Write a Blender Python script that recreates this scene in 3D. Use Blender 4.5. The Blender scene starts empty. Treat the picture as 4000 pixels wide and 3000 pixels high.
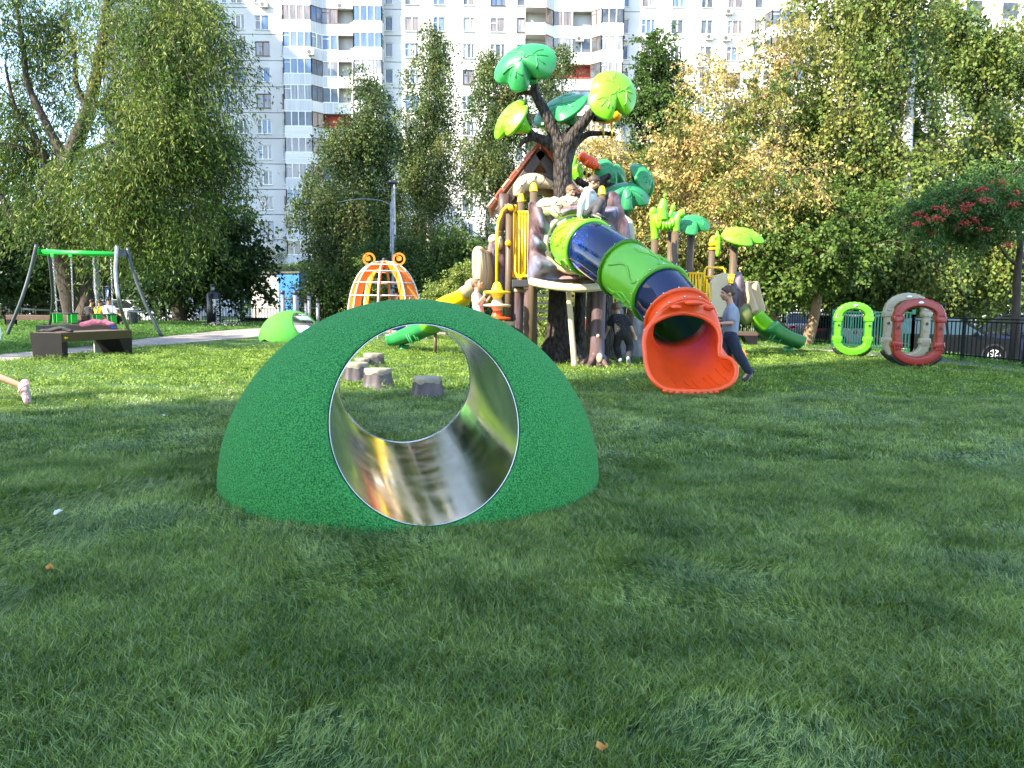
import bpy, bmesh, math, random
import numpy as np
from mathutils import Vector, Matrix, Euler, noise
from bpy_extras.object_utils import world_to_camera_view
R = math.radians
PI = math.pi
scene = bpy.context.scene
COL = scene.collection
random.seed(7)
rng = np.random.default_rng(11)

# ---------------------------------------------------------------- camera
F_PX, PITCH, ROLL, EYE = 2900.0, math.atan(300 / 2900), 0.0105, 1.1
cam_d = bpy.data.cameras.new('camera')
cam_d.sensor_fit = 'HORIZONTAL'
cam_d.sensor_width = 36.0
cam_d.lens = 36.0 * F_PX / 4000.0
cam_d.clip_start = 0.05
cam_d.clip_end = 3000
cam = bpy.data.objects.new('camera', cam_d)
COL.objects.link(cam)
_z = Vector((0, -math.cos(PITCH), math.sin(PITCH)))
_x0 = Vector((1, 0, 0))
_y0 = _z.cross(_x0)
_cr, _sr = math.cos(ROLL), math.sin(ROLL)
_x = _x0 * _cr + _y0 * _sr
_y = _y0 * _cr - _x0 * _sr
M4 = Matrix((_x, _y, _z)).transposed().to_4x4()
M4.translation = Vector((0, 0, EYE))
cam.matrix_world = M4
scene.camera = cam

def ray(px, py):
    x = (px - 2000) / F_PX
    y = (1500 - py) / F_PX
    return _x * x + _y * y - _z
def at(px, py, d):
    """world point seen at photo pixel (px,py), d metres ahead"""
    r = ray(px, py); k = d / r.y
    return Vector((r.x * k, d, EYE + r.z * k))
def sstep(a, b, x):
    t = np.clip((x - a) / (b - a), 0, 1); return t * t * (3 - 2 * t)
def gz(x, y):
    """height of the ground: flat turf, a low rise on the left, a lower road on the right"""
    left = sstep(-1.0, -7.0, x) if False else sstep(0, 1, (-1.5 - x) / 6.0)
    return left * (0.25 * sstep(17, 28, y) - 0.45 * sstep(33, 50, y)) - 0.55 * sstep(11.3, 13.8, x) * sstep(8, 12, y)
def G(px, py, z=None):
    """ground point under photo pixel (px,py)"""
    r = ray(px, py)
    if z is not None:
        k = (z - EYE) / r.z; return Vector((r.x * k, r.y * k, z))
    k = 1.0
    for i in range(4000):
        k *= 1.003
        p = Vector((r.x * k, r.y * k, EYE + r.z * k))
        if p.z < gz(p.x, p.y) or k > 300: break
    p.z = float(gz(p.x, p.y)); return p

# ---------------------------------------------------------------- light
SUN = Vector((-0.83, -0.56, 0.78)).normalized()      # towards the sun
w = bpy.data.worlds.new('World'); scene.world = w; w.use_nodes = True
nt = w.node_tree; nt.nodes.clear()
sky = nt.nodes.new('ShaderNodeTexSky'); sky.sky_type = 'NISHITA'
sky.sun_disc = False
sky.sun_elevation = math.asin(SUN.z)
sky.sun_rotation = math.atan2(SUN.x, SUN.y)
sky.air_density = 1.0; sky.dust_density = 0.5; sky.ozone_density = 1.3
bg = nt.nodes.new('ShaderNodeBackground'); bg.inputs['Strength'].default_value = 0.15
wo = nt.nodes.new('ShaderNodeOutputWorld')
nt.links.new(sky.outputs[0], bg.inputs['Color']); nt.links.new(bg.outputs[0], wo.inputs['Surface'])
sl = bpy.data.lights.new('sun', 'SUN'); sl.energy = 3.7; sl.angle = R(0.53); sl.color = (1.0, 0.90, 0.74)
so = bpy.data.objects.new('sun', sl); COL.objects.link(so)
so.rotation_euler = SUN.to_track_quat('Z', 'Y').to_euler()
so.location = (-30, -25, 40)
scene.view_settings.view_transform = 'Standard'
scene.view_settings.look = 'None'
scene.view_settings.exposure = 2.4
scene.view_settings.gamma = 1.0
scene.view_settings.use_curve_mapping = False
try:
    scene.cycles.max_bounces = 10; scene.cycles.transparent_max_bounces = 24
    scene.cycles.diffuse_bounces = 4; scene.cycles.glossy_bounces = 4; scene.cycles.transmission_bounces = 6
except Exception:
    pass

# ---------------------------------------------------------------- materials
MATS = {}
def _n(nt, t, **kw):
    n = nt.nodes.new(t)
    for k, v in kw.items():
        setattr(n, k, v)
    return n
def mat(name, col, rough=0.6, metal=0.0, col2=None, scale=6.0, bump=0.0, bscale=None, spec=0.5, coat=0.0,
        detail=4.0, stretch=None, trans=0.0, lo=0.35, hi=0.65, tex='noise', bdist=0.01, col3=None, sc3=1.2, rvar=0.0):
    """plain procedural material: two colours mixed by noise, fine bump, optional translucency"""
    if name in MATS: return MATS[name]
    m = bpy.data.materials.new(name); m.use_nodes = True
    nt = m.node_tree; nt.nodes.clear(); L = nt.links.new
    out = _n(nt, 'ShaderNodeOutputMaterial'); b = _n(nt, 'ShaderNodeBsdfPrincipled')
    b.inputs['Roughness'].default_value = rough; b.inputs['Metallic'].default_value = metal
    b.inputs['Specular IOR Level'].default_value = spec
    b.inputs['Coat Weight'].default_value = coat; b.inputs['Coat Roughness'].default_value = 0.12
    b.inputs['Base Color'].default_value = (*col, 1)
    tc = _n(nt, 'ShaderNodeTexCoord'); src = tc.outputs['Object']
    if stretch:
        mp = _n(nt, 'ShaderNodeMapping'); mp.inputs['Scale'].default_value = stretch
        L(src, mp.inputs['Vector']); src = mp.outputs[0]
    def tx(s, kind=tex, det=detail):
        if kind == 'voronoi':
            t = _n(nt, 'ShaderNodeTexVoronoi'); t.feature = 'F1'; t.inputs['Scale'].default_value = s
            L(src, t.inputs['Vector']); return t.outputs['Distance']
        t = _n(nt, 'ShaderNodeTexNoise'); t.inputs['Scale'].default_value = s; t.inputs['Detail'].default_value = det
        t.inputs['Roughness'].default_value = 0.6
        L(src, t.inputs['Vector']); return t.outputs['Fac']
    cur = None
    if col2 is not None:
        f = tx(scale)
        mr = _n(nt, 'ShaderNodeMapRange'); mr.inputs['From Min'].default_value = lo; mr.inputs['From Max'].default_value = hi
        L(f, mr.inputs['Value'])
        mx = _n(nt, 'ShaderNodeMix', data_type='RGBA')
        mx.inputs['A'].default_value = (*col, 1); mx.inputs['B'].default_value = (*col2, 1)
        L(mr.outputs[0], mx.inputs['Factor']); cur = mx.outputs['Result']
        if col3 is not None:
            f3 = tx(sc3, 'noise', 3)
            m3 = _n(nt, 'ShaderNodeMapRange'); m3.inputs['From Min'].default_value = 0.48; m3.inputs['From Max'].default_value = 0.68
            L(f3, m3.inputs['Value'])
            mx3 = _n(nt, 'ShaderNodeMix', data_type='RGBA'); L(cur, mx3.inputs['A']); mx3.inputs['B'].default_value = (*col3, 1)
            L(m3.outputs[0], mx3.inputs['Factor']); cur = mx3.outputs['Result']
        L(cur, b.inputs['Base Color'])
    if rvar:
        f = tx(3.0, 'noise', 5); mr = _n(nt, 'ShaderNodeMapRange')
        mr.inputs['To Min'].default_value = max(0.02, rough - rvar); mr.inputs['To Max'].default_value = rough + rvar
        L(f, mr.inputs['Value']); L(mr.outputs[0], b.inputs['Roughness'])
    if bump:
        bp = _n(nt, 'ShaderNodeBump'); bp.inputs['Strength'].default_value = bump; bp.inputs['Distance'].default_value = bdist
        L(tx(bscale or scale * 3), bp.inputs['Height']); L(bp.outputs[0], b.inputs['Normal'])
    if trans:
        tr = _n(nt, 'ShaderNodeBsdfTranslucent'); ms = _n(nt, 'ShaderNodeMixShader'); ms.inputs[0].default_value = trans
        if cur is not None: L(cur, tr.inputs['Color'])
        else: tr.inputs['Color'].default_value = (*col, 1)
        L(b.outputs[0], ms.inputs[1]); L(tr.outputs[0], ms.inputs[2]); L(ms.outputs[0], out.inputs['Surface'])
    else:
        L(b.outputs[0], out.inputs['Surface'])
    MATS[name] = m
    return m
def glass(name, tint, density=0.6, rough=0.03, diffuse=0.0, spec=1.0, gtint=(1, 1, 1)):
    """thin sheet: tinted see-through with fresnel gloss"""
    if name in MATS: return MATS[name]
    m = bpy.data.materials.new(name); m.use_nodes = True
    nt = m.node_tree; nt.nodes.clear(); L = nt.links.new
    out = _n(nt, 'ShaderNodeOutputMaterial')
    tr = _n(nt, 'ShaderNodeBsdfTransparent'); tr.inputs['Color'].default_value = (*tint, 1)
    df = _n(nt, 'ShaderNodeBsdfDiffuse'); df.inputs['Color'].default_value = (*[c * 0.8 for c in tint], 1)
    m1 = _n(nt, 'ShaderNodeMixShader'); m1.inputs[0].default_value = diffuse
    L(tr.outputs[0], m1.inputs[1]); L(df.outputs[0], m1.inputs[2])
    gl = _n(nt, 'ShaderNodeBsdfGlossy'); gl.inputs['Roughness'].default_value = rough; gl.inputs['Color'].default_value = (*gtint, 1)
    lw = _n(nt, 'ShaderNodeFresnel'); lw.inputs['IOR'].default_value = 1.5 * spec if spec > 1 else 1.5
    m2 = _n(nt, 'ShaderNodeMixShader'); L(lw.outputs[0], m2.inputs[0])
    L(m1.outputs[0], m2.inputs[1]); L(gl.outputs[0], m2.inputs[2]); L(m2.outputs[0], out.inputs['Surface'])
    MATS[name] = m
    return m
def leafmat(name, cols, rough=0.5, trans=0.35, spec=0.4):
    """leaf material: colour picked per leaf from a ramp by the face attribute 'tint'"""
    m = bpy.data.materials.new(name); m.use_nodes = True
    nt = m.node_tree; nt.nodes.clear(); L = nt.links.new
    out = _n(nt, 'ShaderNodeOutputMaterial'); b = _n(nt, 'ShaderNodeBsdfPrincipled')
    b.inputs['Roughness'].default_value = rough; b.inputs['Specular IOR Level'].default_value = 0.22
    a = _n(nt, 'ShaderNodeAttribute'); a.attribute_name = 'tint'
    cr = _n(nt, 'ShaderNodeValToRGB'); el = cr.color_ramp.elements
    el[0].position = 0; el[0].color = (*cols[0], 1); el[1].position = 1; el[1].color = (*cols[-1], 1)
    for i, c in enumerate(cols[1:-1]):
        e = el.new((i + 1) / (len(cols) - 1)); e.color = (*c, 1)
    L(a.outputs['Fac'], cr.inputs[0]); L(cr.outputs[0], b.inputs['Base Color'])
    tr = _n(nt, 'ShaderNodeBsdfTranslucent'); L(cr.outputs[0], tr.inputs['Color'])
    ms = _n(nt, 'ShaderNodeMixShader'); ms.inputs[0].default_value = trans
    L(b.outputs[0], ms.inputs[1]); L(tr.outputs[0], ms.inputs[2]); L(ms.outputs[0], out.inputs['Surface'])
    MATS[name] = m
    return m

# ---------------------------------------------------------------- mesh builder
class MB:
    def __init__(s): s.v = []; s.f = []; s.m = []; s.cur = 0
    def add(s, vs, fs):
        o = len(s.v); s.v.extend([tuple(p) for p in vs]); s.f.extend([tuple(i + o for i in f) for f in fs]); s.m.extend([s.cur] * len(fs)); return s
    def box(s, c, size, rot=None, taper=1.0):
        x, y, z = [k / 2 for k in size]
        vs = [Vector((a * x * (taper if d > 0 else 1), b_ * y * (taper if d > 0 else 1), d * z)) for d in (-1, 1) for b_ in (-1, 1) for a in (-1, 1)]
        if rot is not None:
            if not isinstance(rot, Matrix): rot = Euler(rot).to_matrix()
            vs = [rot @ v for v in vs]
        c = Vector(c)
        return s.add([v + c for v in vs], [(0, 2, 3, 1), (4, 5, 7, 6), (0, 1, 5, 4), (2, 6, 7, 3), (0, 4, 6, 2), (1, 3, 7, 5)])
    def bar(s, a, b, wd, th=None, up=(0, 0, 1)):
        a, b = Vector(a), Vector(b); d = b - a; l = d.length
        if l < 1e-6: return s
        y = d / l; upv = Vector(up)
        if abs(y.dot(upv)) > 0.98: upv = Vector((1, 0, 0))
        x = y.cross(upv).normalized(); z = x.cross(y)
        return s.box((a + b) / 2, (wd, l, th or wd), Matrix((x, y, z)).transposed())
    def tube(s, pts, r, n=8, cap=True, closed=False, ends='flat'):
        pts = [Vector(p) for p in pts]; N = len(pts)
        rs = list(r) if hasattr(r, '__len__') else [r] * N
        if ends == 'round':
            d0 = (pts[0] - pts[1]).normalized(); d1 = (pts[-1] - pts[-2]).normalized()
            P0 = [pts[0] + d0 * rs[0] * math.sin(a) for a in (R(88), R(60), R(30))]
            Q0 = [rs[0] * math.cos(a) for a in (R(88), R(60), R(30))]
            P1 = [pts[-1] + d1 * rs[-1] * math.sin(a) for a in (R(30), R(60), R(88))]
            Q1 = [rs[-1] * math.cos(a) for a in (R(30), R(60), R(88))]
            pts = P0 + pts + P1; rs = Q0 + rs + Q1; N = len(pts)
        vs = []; fs = []; up = None
        for i, p in enumerate(pts):
            if closed: t = (pts[(i + 1) % N] - pts[i - 1]).normalized()
            else:
                t = (pts[min(i + 1, N - 1)] - pts[max(i - 1, 0)])
                t = t.normalized() if t.length > 1e-9 else Vector((0, 0, 1))
            if up is None:
                up = Vector((0, 0, 1)) if abs(t.z) < 0.9 else Vector((0, 1, 0))
            x = up - t * up.dot(t)
            if x.length < 1e-5: x = t.orthogonal()
            x.normalize(); up = x; y = t.cross(x)
            for k in range(n):
                a = 2 * PI * k / n
                vs.append(p + (x * math.cos(a) + y * math.sin(a)) * rs[i])
        M_ = N if closed else N - 1
        for i in range(M_):
            for k in range(n):
                a = i * n + k; b = i * n + (k + 1) % n; c = ((i + 1) % N) * n + (k + 1) % n; d = ((i + 1) % N) * n + k
                fs.append((a, b, c, d))
        if cap and not closed:
            fs.append(tuple(range(n - 1, -1, -1))); fs.append(tuple((N - 1) * n + k for k in range(n)))
        return s.add(vs, fs)
    def cyl(s, a, b, r, n=12, r2=None): return s.tube([a, b], [r, r if r2 is None else r2], n)
    def cone(s, a, ra, b, rb, n=12): return s.tube([a, b], [ra, rb], n, ends='round')
    def ball(s, c, r, n=12, m=8, rot=None):
        rr = Vector(r) if hasattr(r, '__len__') else Vector((r, r, r)); c = Vector(c)
        vs = []; fs = []
        for i in range(m + 1):
            ph = PI * i / m
            for k in range(n):
                a = 2 * PI * k / n
                v = Vector((rr.x * math.sin(ph) * math.cos(a), rr.y * math.sin(ph) * math.sin(a), rr.z * math.cos(ph)))
                if i in (0, m): v = Vector((0.0003 * math.cos(a), 0.0003 * math.sin(a), v.z))
                if rot is not None: v = rot @ v
                vs.append(c + v)
        for i in range(m):
            for k in range(n):
                fs.append((i * n + k, (i + 1) * n + k, (i + 1) * n + (k + 1) % n, i * n + (k + 1) % n))
        fs.append(tuple(range(n))); fs.append(tuple(m * n + k for k in range(n - 1, -1, -1)))
        return s.add(vs, fs)
    def lathe(s, prof, c, axis=(0, 0, 1), n=24, cap=True):
        """prof: list of (radius, height)"""
        q = Vector((0, 0, 1)).rotation_difference(Vector(axis).normalized()).to_matrix(); c = Vector(c)
        vs = []; fs = []
        for r_, h in prof:
            for k in range(n):
                a = 2 * PI * k / n
                vs.append(c + q @ Vector((r_ * math.cos(a), r_ * math.sin(a), h)))
        for i in range(len(prof) - 1):
            for k in range(n):
                fs.append((i * n + k, i * n + (k + 1) % n, (i + 1) * n + (k + 1) % n, (i + 1) * n + k))
        if cap:
            if prof[0][0] > 1e-4: fs.append(tuple(range(n - 1, -1, -1)))
            if prof[-1][0] > 1e-4: fs.append(tuple((len(prof) - 1) * n + k for k in range(n)))
        return s.add(vs, fs)
    def prism(s, poly, off):
        """3D polygon extruded by vector off"""
        off = Vector(off); poly = [Vector(p) for p in poly]; n = len(poly)
        vs = poly + [p + off for p in poly]
        fs = [tuple(range(n - 1, -1, -1)), tuple(range(n, 2 * n))] + [(i, (i + 1) % n, n + (i + 1) % n, n + i) for i in range(n)]
        return s.add(vs, fs)
    def grid(s, rows, closed=False):
        n = len(rows[0]); vs = [p for r_ in rows for p in r_]; fs = []
        for i in range(len(rows) - 1):
            for k in range(n if closed else n - 1):
                k2 = (k + 1) % n
                fs.append((i * n + k, i * n + k2, (i + 1) * n + k2, (i + 1) * n + k))
        return s.add(vs, fs)

WL = {}
def wloc(p): return WL.get(p.name, Vector((0, 0, 0))) if p else Vector((0, 0, 0))
def obj(name, mb, m, parent=None, smooth=False, loc=None, bevel=0, solid=0, remesh=0, smooths=0, sub=0, fix=True, angle=None):
    """link the builder's mesh (given in world coordinates) as ONE object, optionally under a parent"""
    base = wloc(parent)
    L0 = Vector(loc) if loc is not None else (base if parent else Vector((0, 0, 0)))
    me = bpy.data.meshes.new(name)
    me.from_pydata([(v[0] - L0.x, v[1] - L0.y, v[2] - L0.z) for v in mb.v], [], mb.f)
    for mm in (m if isinstance(m, (list, tuple)) else [m]): me.materials.append(mm)
    if any(mb.m): me.polygons.foreach_set('material_index', mb.m)
    me.update()
    if fix:
        bm = bmesh.new(); bm.from_mesh(me); bmesh.ops.recalc_face_normals(bm, faces=bm.faces); bm.to_mesh(me); bm.free()
    if smooth: me.polygons.foreach_set('use_smooth', [True] * len(me.polygons))
    o = bpy.data.objects.new(name, me); COL.objects.link(o)
    o.location = L0 - base
    WL[o.name] = L0
    if parent: o.parent = parent
    if solid:
        md = o.modifiers.new('solid', 'SOLIDIFY'); md.thickness = solid; md.offset = 0
    if remesh:
        md = o.modifiers.new('remesh', 'REMESH'); md.mode = 'VOXEL'; md.voxel_size = remesh; md.use_smooth_shade = True
        if smooths:
            sm = o.modifiers.new('smooth', 'SMOOTH'); sm.factor = 0.5; sm.iterations = smooths
    if sub:
        md = o.modifiers.new('sub', 'SUBSURF'); md.levels = sub; md.render_levels = sub
    if bevel:
        md = o.modifiers.new('bevel', 'BEVEL'); md.width = bevel; md.segments = 2; md.limit_method = 'ANGLE'; md.angle_limit = R(40)
    if angle and smooth:
        try: me.set_sharp_from_angle(angle=R(angle))
        except Exception: pass
    return o
def tag(o, label=None, cat=None, group=None, kind=None):
    if label: o['label'] = label
    if cat: o['category'] = cat
    if group: o['group'] = group
    if kind: o['kind'] = kind
    return o
def thing(name, label, cat, loc=(0, 0, 0), group=None):
    o = bpy.data.objects.new(name, None); COL.objects.link(o); o.empty_display_size = 0.2
    o.location = loc; WL[o.name] = Vector(loc)
    return tag(o, label, cat, group)
def struct(name, mb, m, **kw):
    return tag(obj(name, mb, m, **kw), kind='structure')
def copy_tree(o, parent=None):
    c = o.copy(); COL.objects.link(c)
    c.parent = parent
    for ch in list(o.children): copy_tree(ch, c)
    return c
def npmesh(name, V, Fq, m, parent=None, tint=None, smooth=False):
    """fast mesh from numpy arrays; Fq (n,3) or (n,4)"""
    base = wloc(parent); me = bpy.data.meshes.new(name)
    V = (V - np.array(base)).astype(np.float32); n, k = Fq.shape
    me.vertices.add(len(V)); me.vertices.foreach_set('co', V.ravel())
    me.loops.add(n * k); me.loops.foreach_set('vertex_index', Fq.astype(np.int32).ravel())
    me.polygons.add(n); me.polygons.foreach_set('loop_start', np.arange(0, n * k, k, dtype=np.int32))
    try: me.polygons.foreach_set('loop_total', np.full(n, k, dtype=np.int32))
    except Exception: pass
    for mm in (m if isinstance(m, (list, tuple)) else [m]): me.materials.append(mm)
    if tint is not None:
        a = me.attributes.new('tint', 'FLOAT', 'FACE'); a.data.foreach_set('value', tint.astype(np.float32))
    me.update(calc_edges=True); me.validate()
    if smooth: me.polygons.foreach_set('use_smooth', [True] * n)
    o = bpy.data.objects.new(name, me); COL.objects.link(o); WL[o.name] = base
    if parent: o.parent = parent
    return o
def bez(p0, p1, p2, n=8, p3=None):
    out = []
    p0, p1, p2 = Vector(p0), Vector(p1), Vector(p2)
    for i in range(n + 1):
        t = i / n
        if p3 is None: out.append(p0 * (1 - t) ** 2 + p1 * 2 * t * (1 - t) + p2 * t * t)
        else:
            q = Vector(p3); out.append(p0 * (1 - t) ** 3 + p1 * 3 * t * (1 - t) ** 2 + p2 * 3 * t * t * (1 - t) + q * t ** 3)
    return out
def catmull(P, n=6):
    P = [Vector(p) for p in P]; Q = [P[0] * 2 - P[1]] + P + [P[-1] * 2 - P[-2]]; out = []
    for i in range(1, len(Q) - 2):
        for k in range(n):
            t = k / n
            out.append(0.5 * ((2 * Q[i]) + (Q[i + 1] - Q[i - 1]) * t + (2 * Q[i - 1] - 5 * Q[i] + 4 * Q[i + 1] - Q[i + 2]) * t * t
                              + (3 * Q[i] - Q[i - 1] - 3 * Q[i + 1] + Q[i + 2]) * t ** 3))
    out.append(P[-1]); return out
def lerp(a, b, t): return a + (b - a) * t
# ================================================================ GROUND
M_soil = mat('soil_lawn', (0.035, 0.07, 0.018), 0.9, col2=(0.06, 0.11, 0.025), scale=3, bump=0.5, bscale=40)
M_turfbase = mat('turf_base', (0.02, 0.06, 0.01), 0.95, col2=(0.05, 0.11, 0.02), scale=60, bump=0.6, bscale=150)
M_asph = mat('asphalt', (0.05, 0.05, 0.052), 0.9, col2=(0.075, 0.073, 0.07), scale=30, bump=0.3, bscale=200)
M_path = mat('path_surface', (0.24, 0.20, 0.17), 0.9, col2=(0.32, 0.27, 0.23), scale=12, bump=0.3, bscale=150, col3=(0.2, 0.18, 0.165), sc3=0.8)
M_kerb = mat('kerb_stone', (0.34, 0.33, 0.31), 0.85, col2=(0.25, 0.24, 0.22), scale=9, bump=0.2)
def sheet(name, poly, z, m, label=None, thick=None):
    mb = MB(); n = len(poly)
    mb.add([(p[0], p[1], z) for p in poly], [tuple(range(n))])
    return struct(name, mb, m)
def GP(*pts): return [tuple(G(a, b, 0.0))[:2] for a, b in pts]
# terrain sheet: fine near the playground, then out to the horizon
xs = np.concatenate([[-1500, -600, -200, -90], np.arange(-60, 61, 1.5), [90, 200, 600, 1500]]); ys = np.concatenate([[-1500, -600, -150, -60], np.arange(-30, 90, 1.5), [130, 300, 800, 2500]])
XX, YY = np.meshgrid(xs, ys, indexing='ij'); ZZ = gz(XX, YY) - 0.03
V = np.stack([XX, YY, ZZ], -1).reshape(-1, 3); ni, nj = len(xs), len(ys)
ii, jj = np.meshgrid(np.arange(ni - 1), np.arange(nj - 1), indexing='ij'); q = (ii * nj + jj).ravel()
tag(npmesh('ground', V, np.stack([q, q + nj, q + nj + 1, q + 1], 1), M_soil, smooth=True), kind='structure')
def drape(name, poly, dz, m, step=1.5):
    """flat sheet cut into a grid and laid on the terrain"""
    bm = bmesh.new(); f = bm.faces.new([bm.verts.new((p[0], p[1], 0)) for p in poly])
    x0, x1 = min(p[0] for p in poly), max(p[0] for p in poly); y0, y1 = min(p[1] for p in poly), max(p[1] for p in poly)
    for k in np.arange(math.floor(x0), x1, step):
        bmesh.ops.bisect_plane(bm, geom=bm.verts[:] + bm.edges[:] + bm.faces[:], plane_co=(k, 0, 0), plane_no=(1, 0, 0))
    for k in np.arange(math.floor(y0), y1, step):
        bmesh.ops.bisect_plane(bm, geom=bm.verts[:] + bm.edges[:] + bm.faces[:], plane_co=(0, k, 0), plane_no=(0, 1, 0))
    for v in bm.verts: v.co.z = float(gz(v.co.x, v.co.y)) + dz
    me = bpy.data.meshes.new(name); bm.to_mesh(me); bm.free(); me.materials.append(m)
    o = bpy.data.objects.new(name, me); COL.objects.link(o); return tag(o, kind='structure')
path_near = [(-40, 1.0)] + GP((-800, 1500), (0, 1413), (300, 1385), (560, 1357), (800, 1342), (975, 1333)) + [(-7.4, 25.4), (-4.5, 27.5), (0, 29)]
path_far = [(-40, 3.2)] + GP((-800, 1465), (0, 1383), (300, 1358), (560, 1335), (800, 1320), (975, 1310)) + [(-8.6, 28.2), (-5.5, 30.2), (0, 31.5)]
kr = [(31, -4.0), (14.5, 11.0), tuple(G(4000, 1452, 0.0))[:2], tuple(G(3620, 1412, 0.0))[:2], tuple(G(3260, 1372, 0.0))[:2], tuple(G(3100, 1362, 0.0))[:2], (6.0, 27.0)]
ko = [(32.5, -3.5), (15.4, 11.4), tuple(G(4000, 1437, 0.0))[:2], tuple(G(3640, 1400, 0.0))[:2], tuple(G(3280, 1363, 0.0))[:2], tuple(G(3120, 1355, 0.0))[:2], (6.6, 28.0)]
turf_poly = [(-40, -25), (31, -25)] + kr + [(3.0, 29)] + path_near[::-1]
drape('turf_ground', turf_poly, -0.004, M_turfbase)
drape('path', path_near + path_far[::-1], 0.0, M_path)
drape('paving_strip', kr + ko[::-1], -0.012, M_asph)
for i in range(len(kr) - 1):
    mb = MB(); mb.bar((kr[i][0], kr[i][1], -0.01), (kr[i + 1][0], kr[i + 1][1], -0.01), 0.08, 0.06)
    struct('kerb', mb, M_kerb)
road_r = [(13.6, 12.5), (60, -20), (90, 10), (60, 40), (16, 46), (12.6, 30), (13.4, 20)]
road_l = [(-90, 44.5), (-14, 44.5), (-12, 56), (-90, 56)]
drape('road_right', road_r, -0.02, M_asph)
drape('road_left', road_l, -0.02, M_asph)
M_lawn = mat('lawn_grass', (0.05, 0.12, 0.02), 0.9, col2=(0.085, 0.17, 0.03), scale=2.5, bump=0.9, bscale=60)
def outside(x, y, poly):
    inside = np.zeros(len(x), bool); n = len(poly)
    for i in range(n):
        x1, y1 = poly[i]; x2, y2 = poly[(i + 1) % n]
        c = ((y1 > y) != (y2 > y)) & (x < (x2 - x1) * (y - y1) / (y2 - y1 + 1e-12) + x1)
        inside ^= c
    return ~inside

# ---- grass: tuft meshes scattered by geometry nodes, one object per lawn
def fbm2(x, y, s, seed=0, octv=3):
    """cheap smooth value noise on numpy arrays"""
    r = np.random.default_rng(seed); T = r.random((64, 64)); out = 0; amp = 1; tot = 0
    for o in range(octv):
        u = x * s * 2 ** o + 17.3 * o; v = y * s * 2 ** o + 9.1 * o
        iu = np.floor(u).astype(int); iv = np.floor(v).astype(int); fu = u - iu; fv = v - iv
        fu = fu * fu * (3 - 2 * fu); fv = fv * fv * (3 - 2 * fv)
        a = T[iu % 64, iv % 64]; b = T[(iu + 1) % 64, iv % 64]; c = T[iu % 64, (iv + 1) % 64]; d = T[(iu + 1) % 64, (iv + 1) % 64]
        out = out + amp * ((a * (1 - fu) + b * fu) * (1 - fv) + (c * (1 - fu) + d * fu) * fv); tot += amp; amp *= 0.5
    return out / tot
def tuft_mesh(name, m, nb, spread, hgt, wid, seed, curl=0.6):
    r = np.random.default_rng(seed); V = []; Fc = []; T = []
    for b in range(nb):
        a = r.uniform(0, 2 * PI); rr = spread * math.sqrt(r.random()); bx, by = rr * math.cos(a), rr * math.sin(a)
        h = hgt * r.uniform(0.65, 1.15); w_ = wid * r.uniform(0.7, 1.2); d = r.uniform(0, 2 * PI); ln = r.uniform(0.15, curl) * h
        dx, dy = math.cos(d), math.sin(d); o = len(V); ph = PI / 2 + r.normal(0, 0.55); sx, sy = math.cos(ph), math.sin(ph)
        for k, (t, ww) in enumerate(((0, 1), (0.5, 0.85), (1, 0.12))):
            cx = bx + dx * ln * t ** 1.8; cy = by + dy * ln * t ** 1.8; cz = h * t * (1 - 0.18 * t)
            V.append((cx - sx * w_ * ww / 2, cy - sy * w_ * ww / 2, cz)); V.append((cx + sx * w_ * ww / 2, cy + sy * w_ * ww / 2, cz))
        tt = r.random()
        for k in range(2):
            Fc.append((o + 2 * k, o + 2 * k + 1, o + 2 * k + 3, o + 2 * k + 2)); T.append(tt)
    me = bpy.data.meshes.new(name); me.from_pydata(V, [], Fc); me.materials.append(m)
    at_ = me.attributes.new('tint', 'FLOAT', 'FACE'); at_.data.foreach_set('value', T)
    o = bpy.data.objects.new(name, me)      # not linked: only the scatter uses it
    return o
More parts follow.
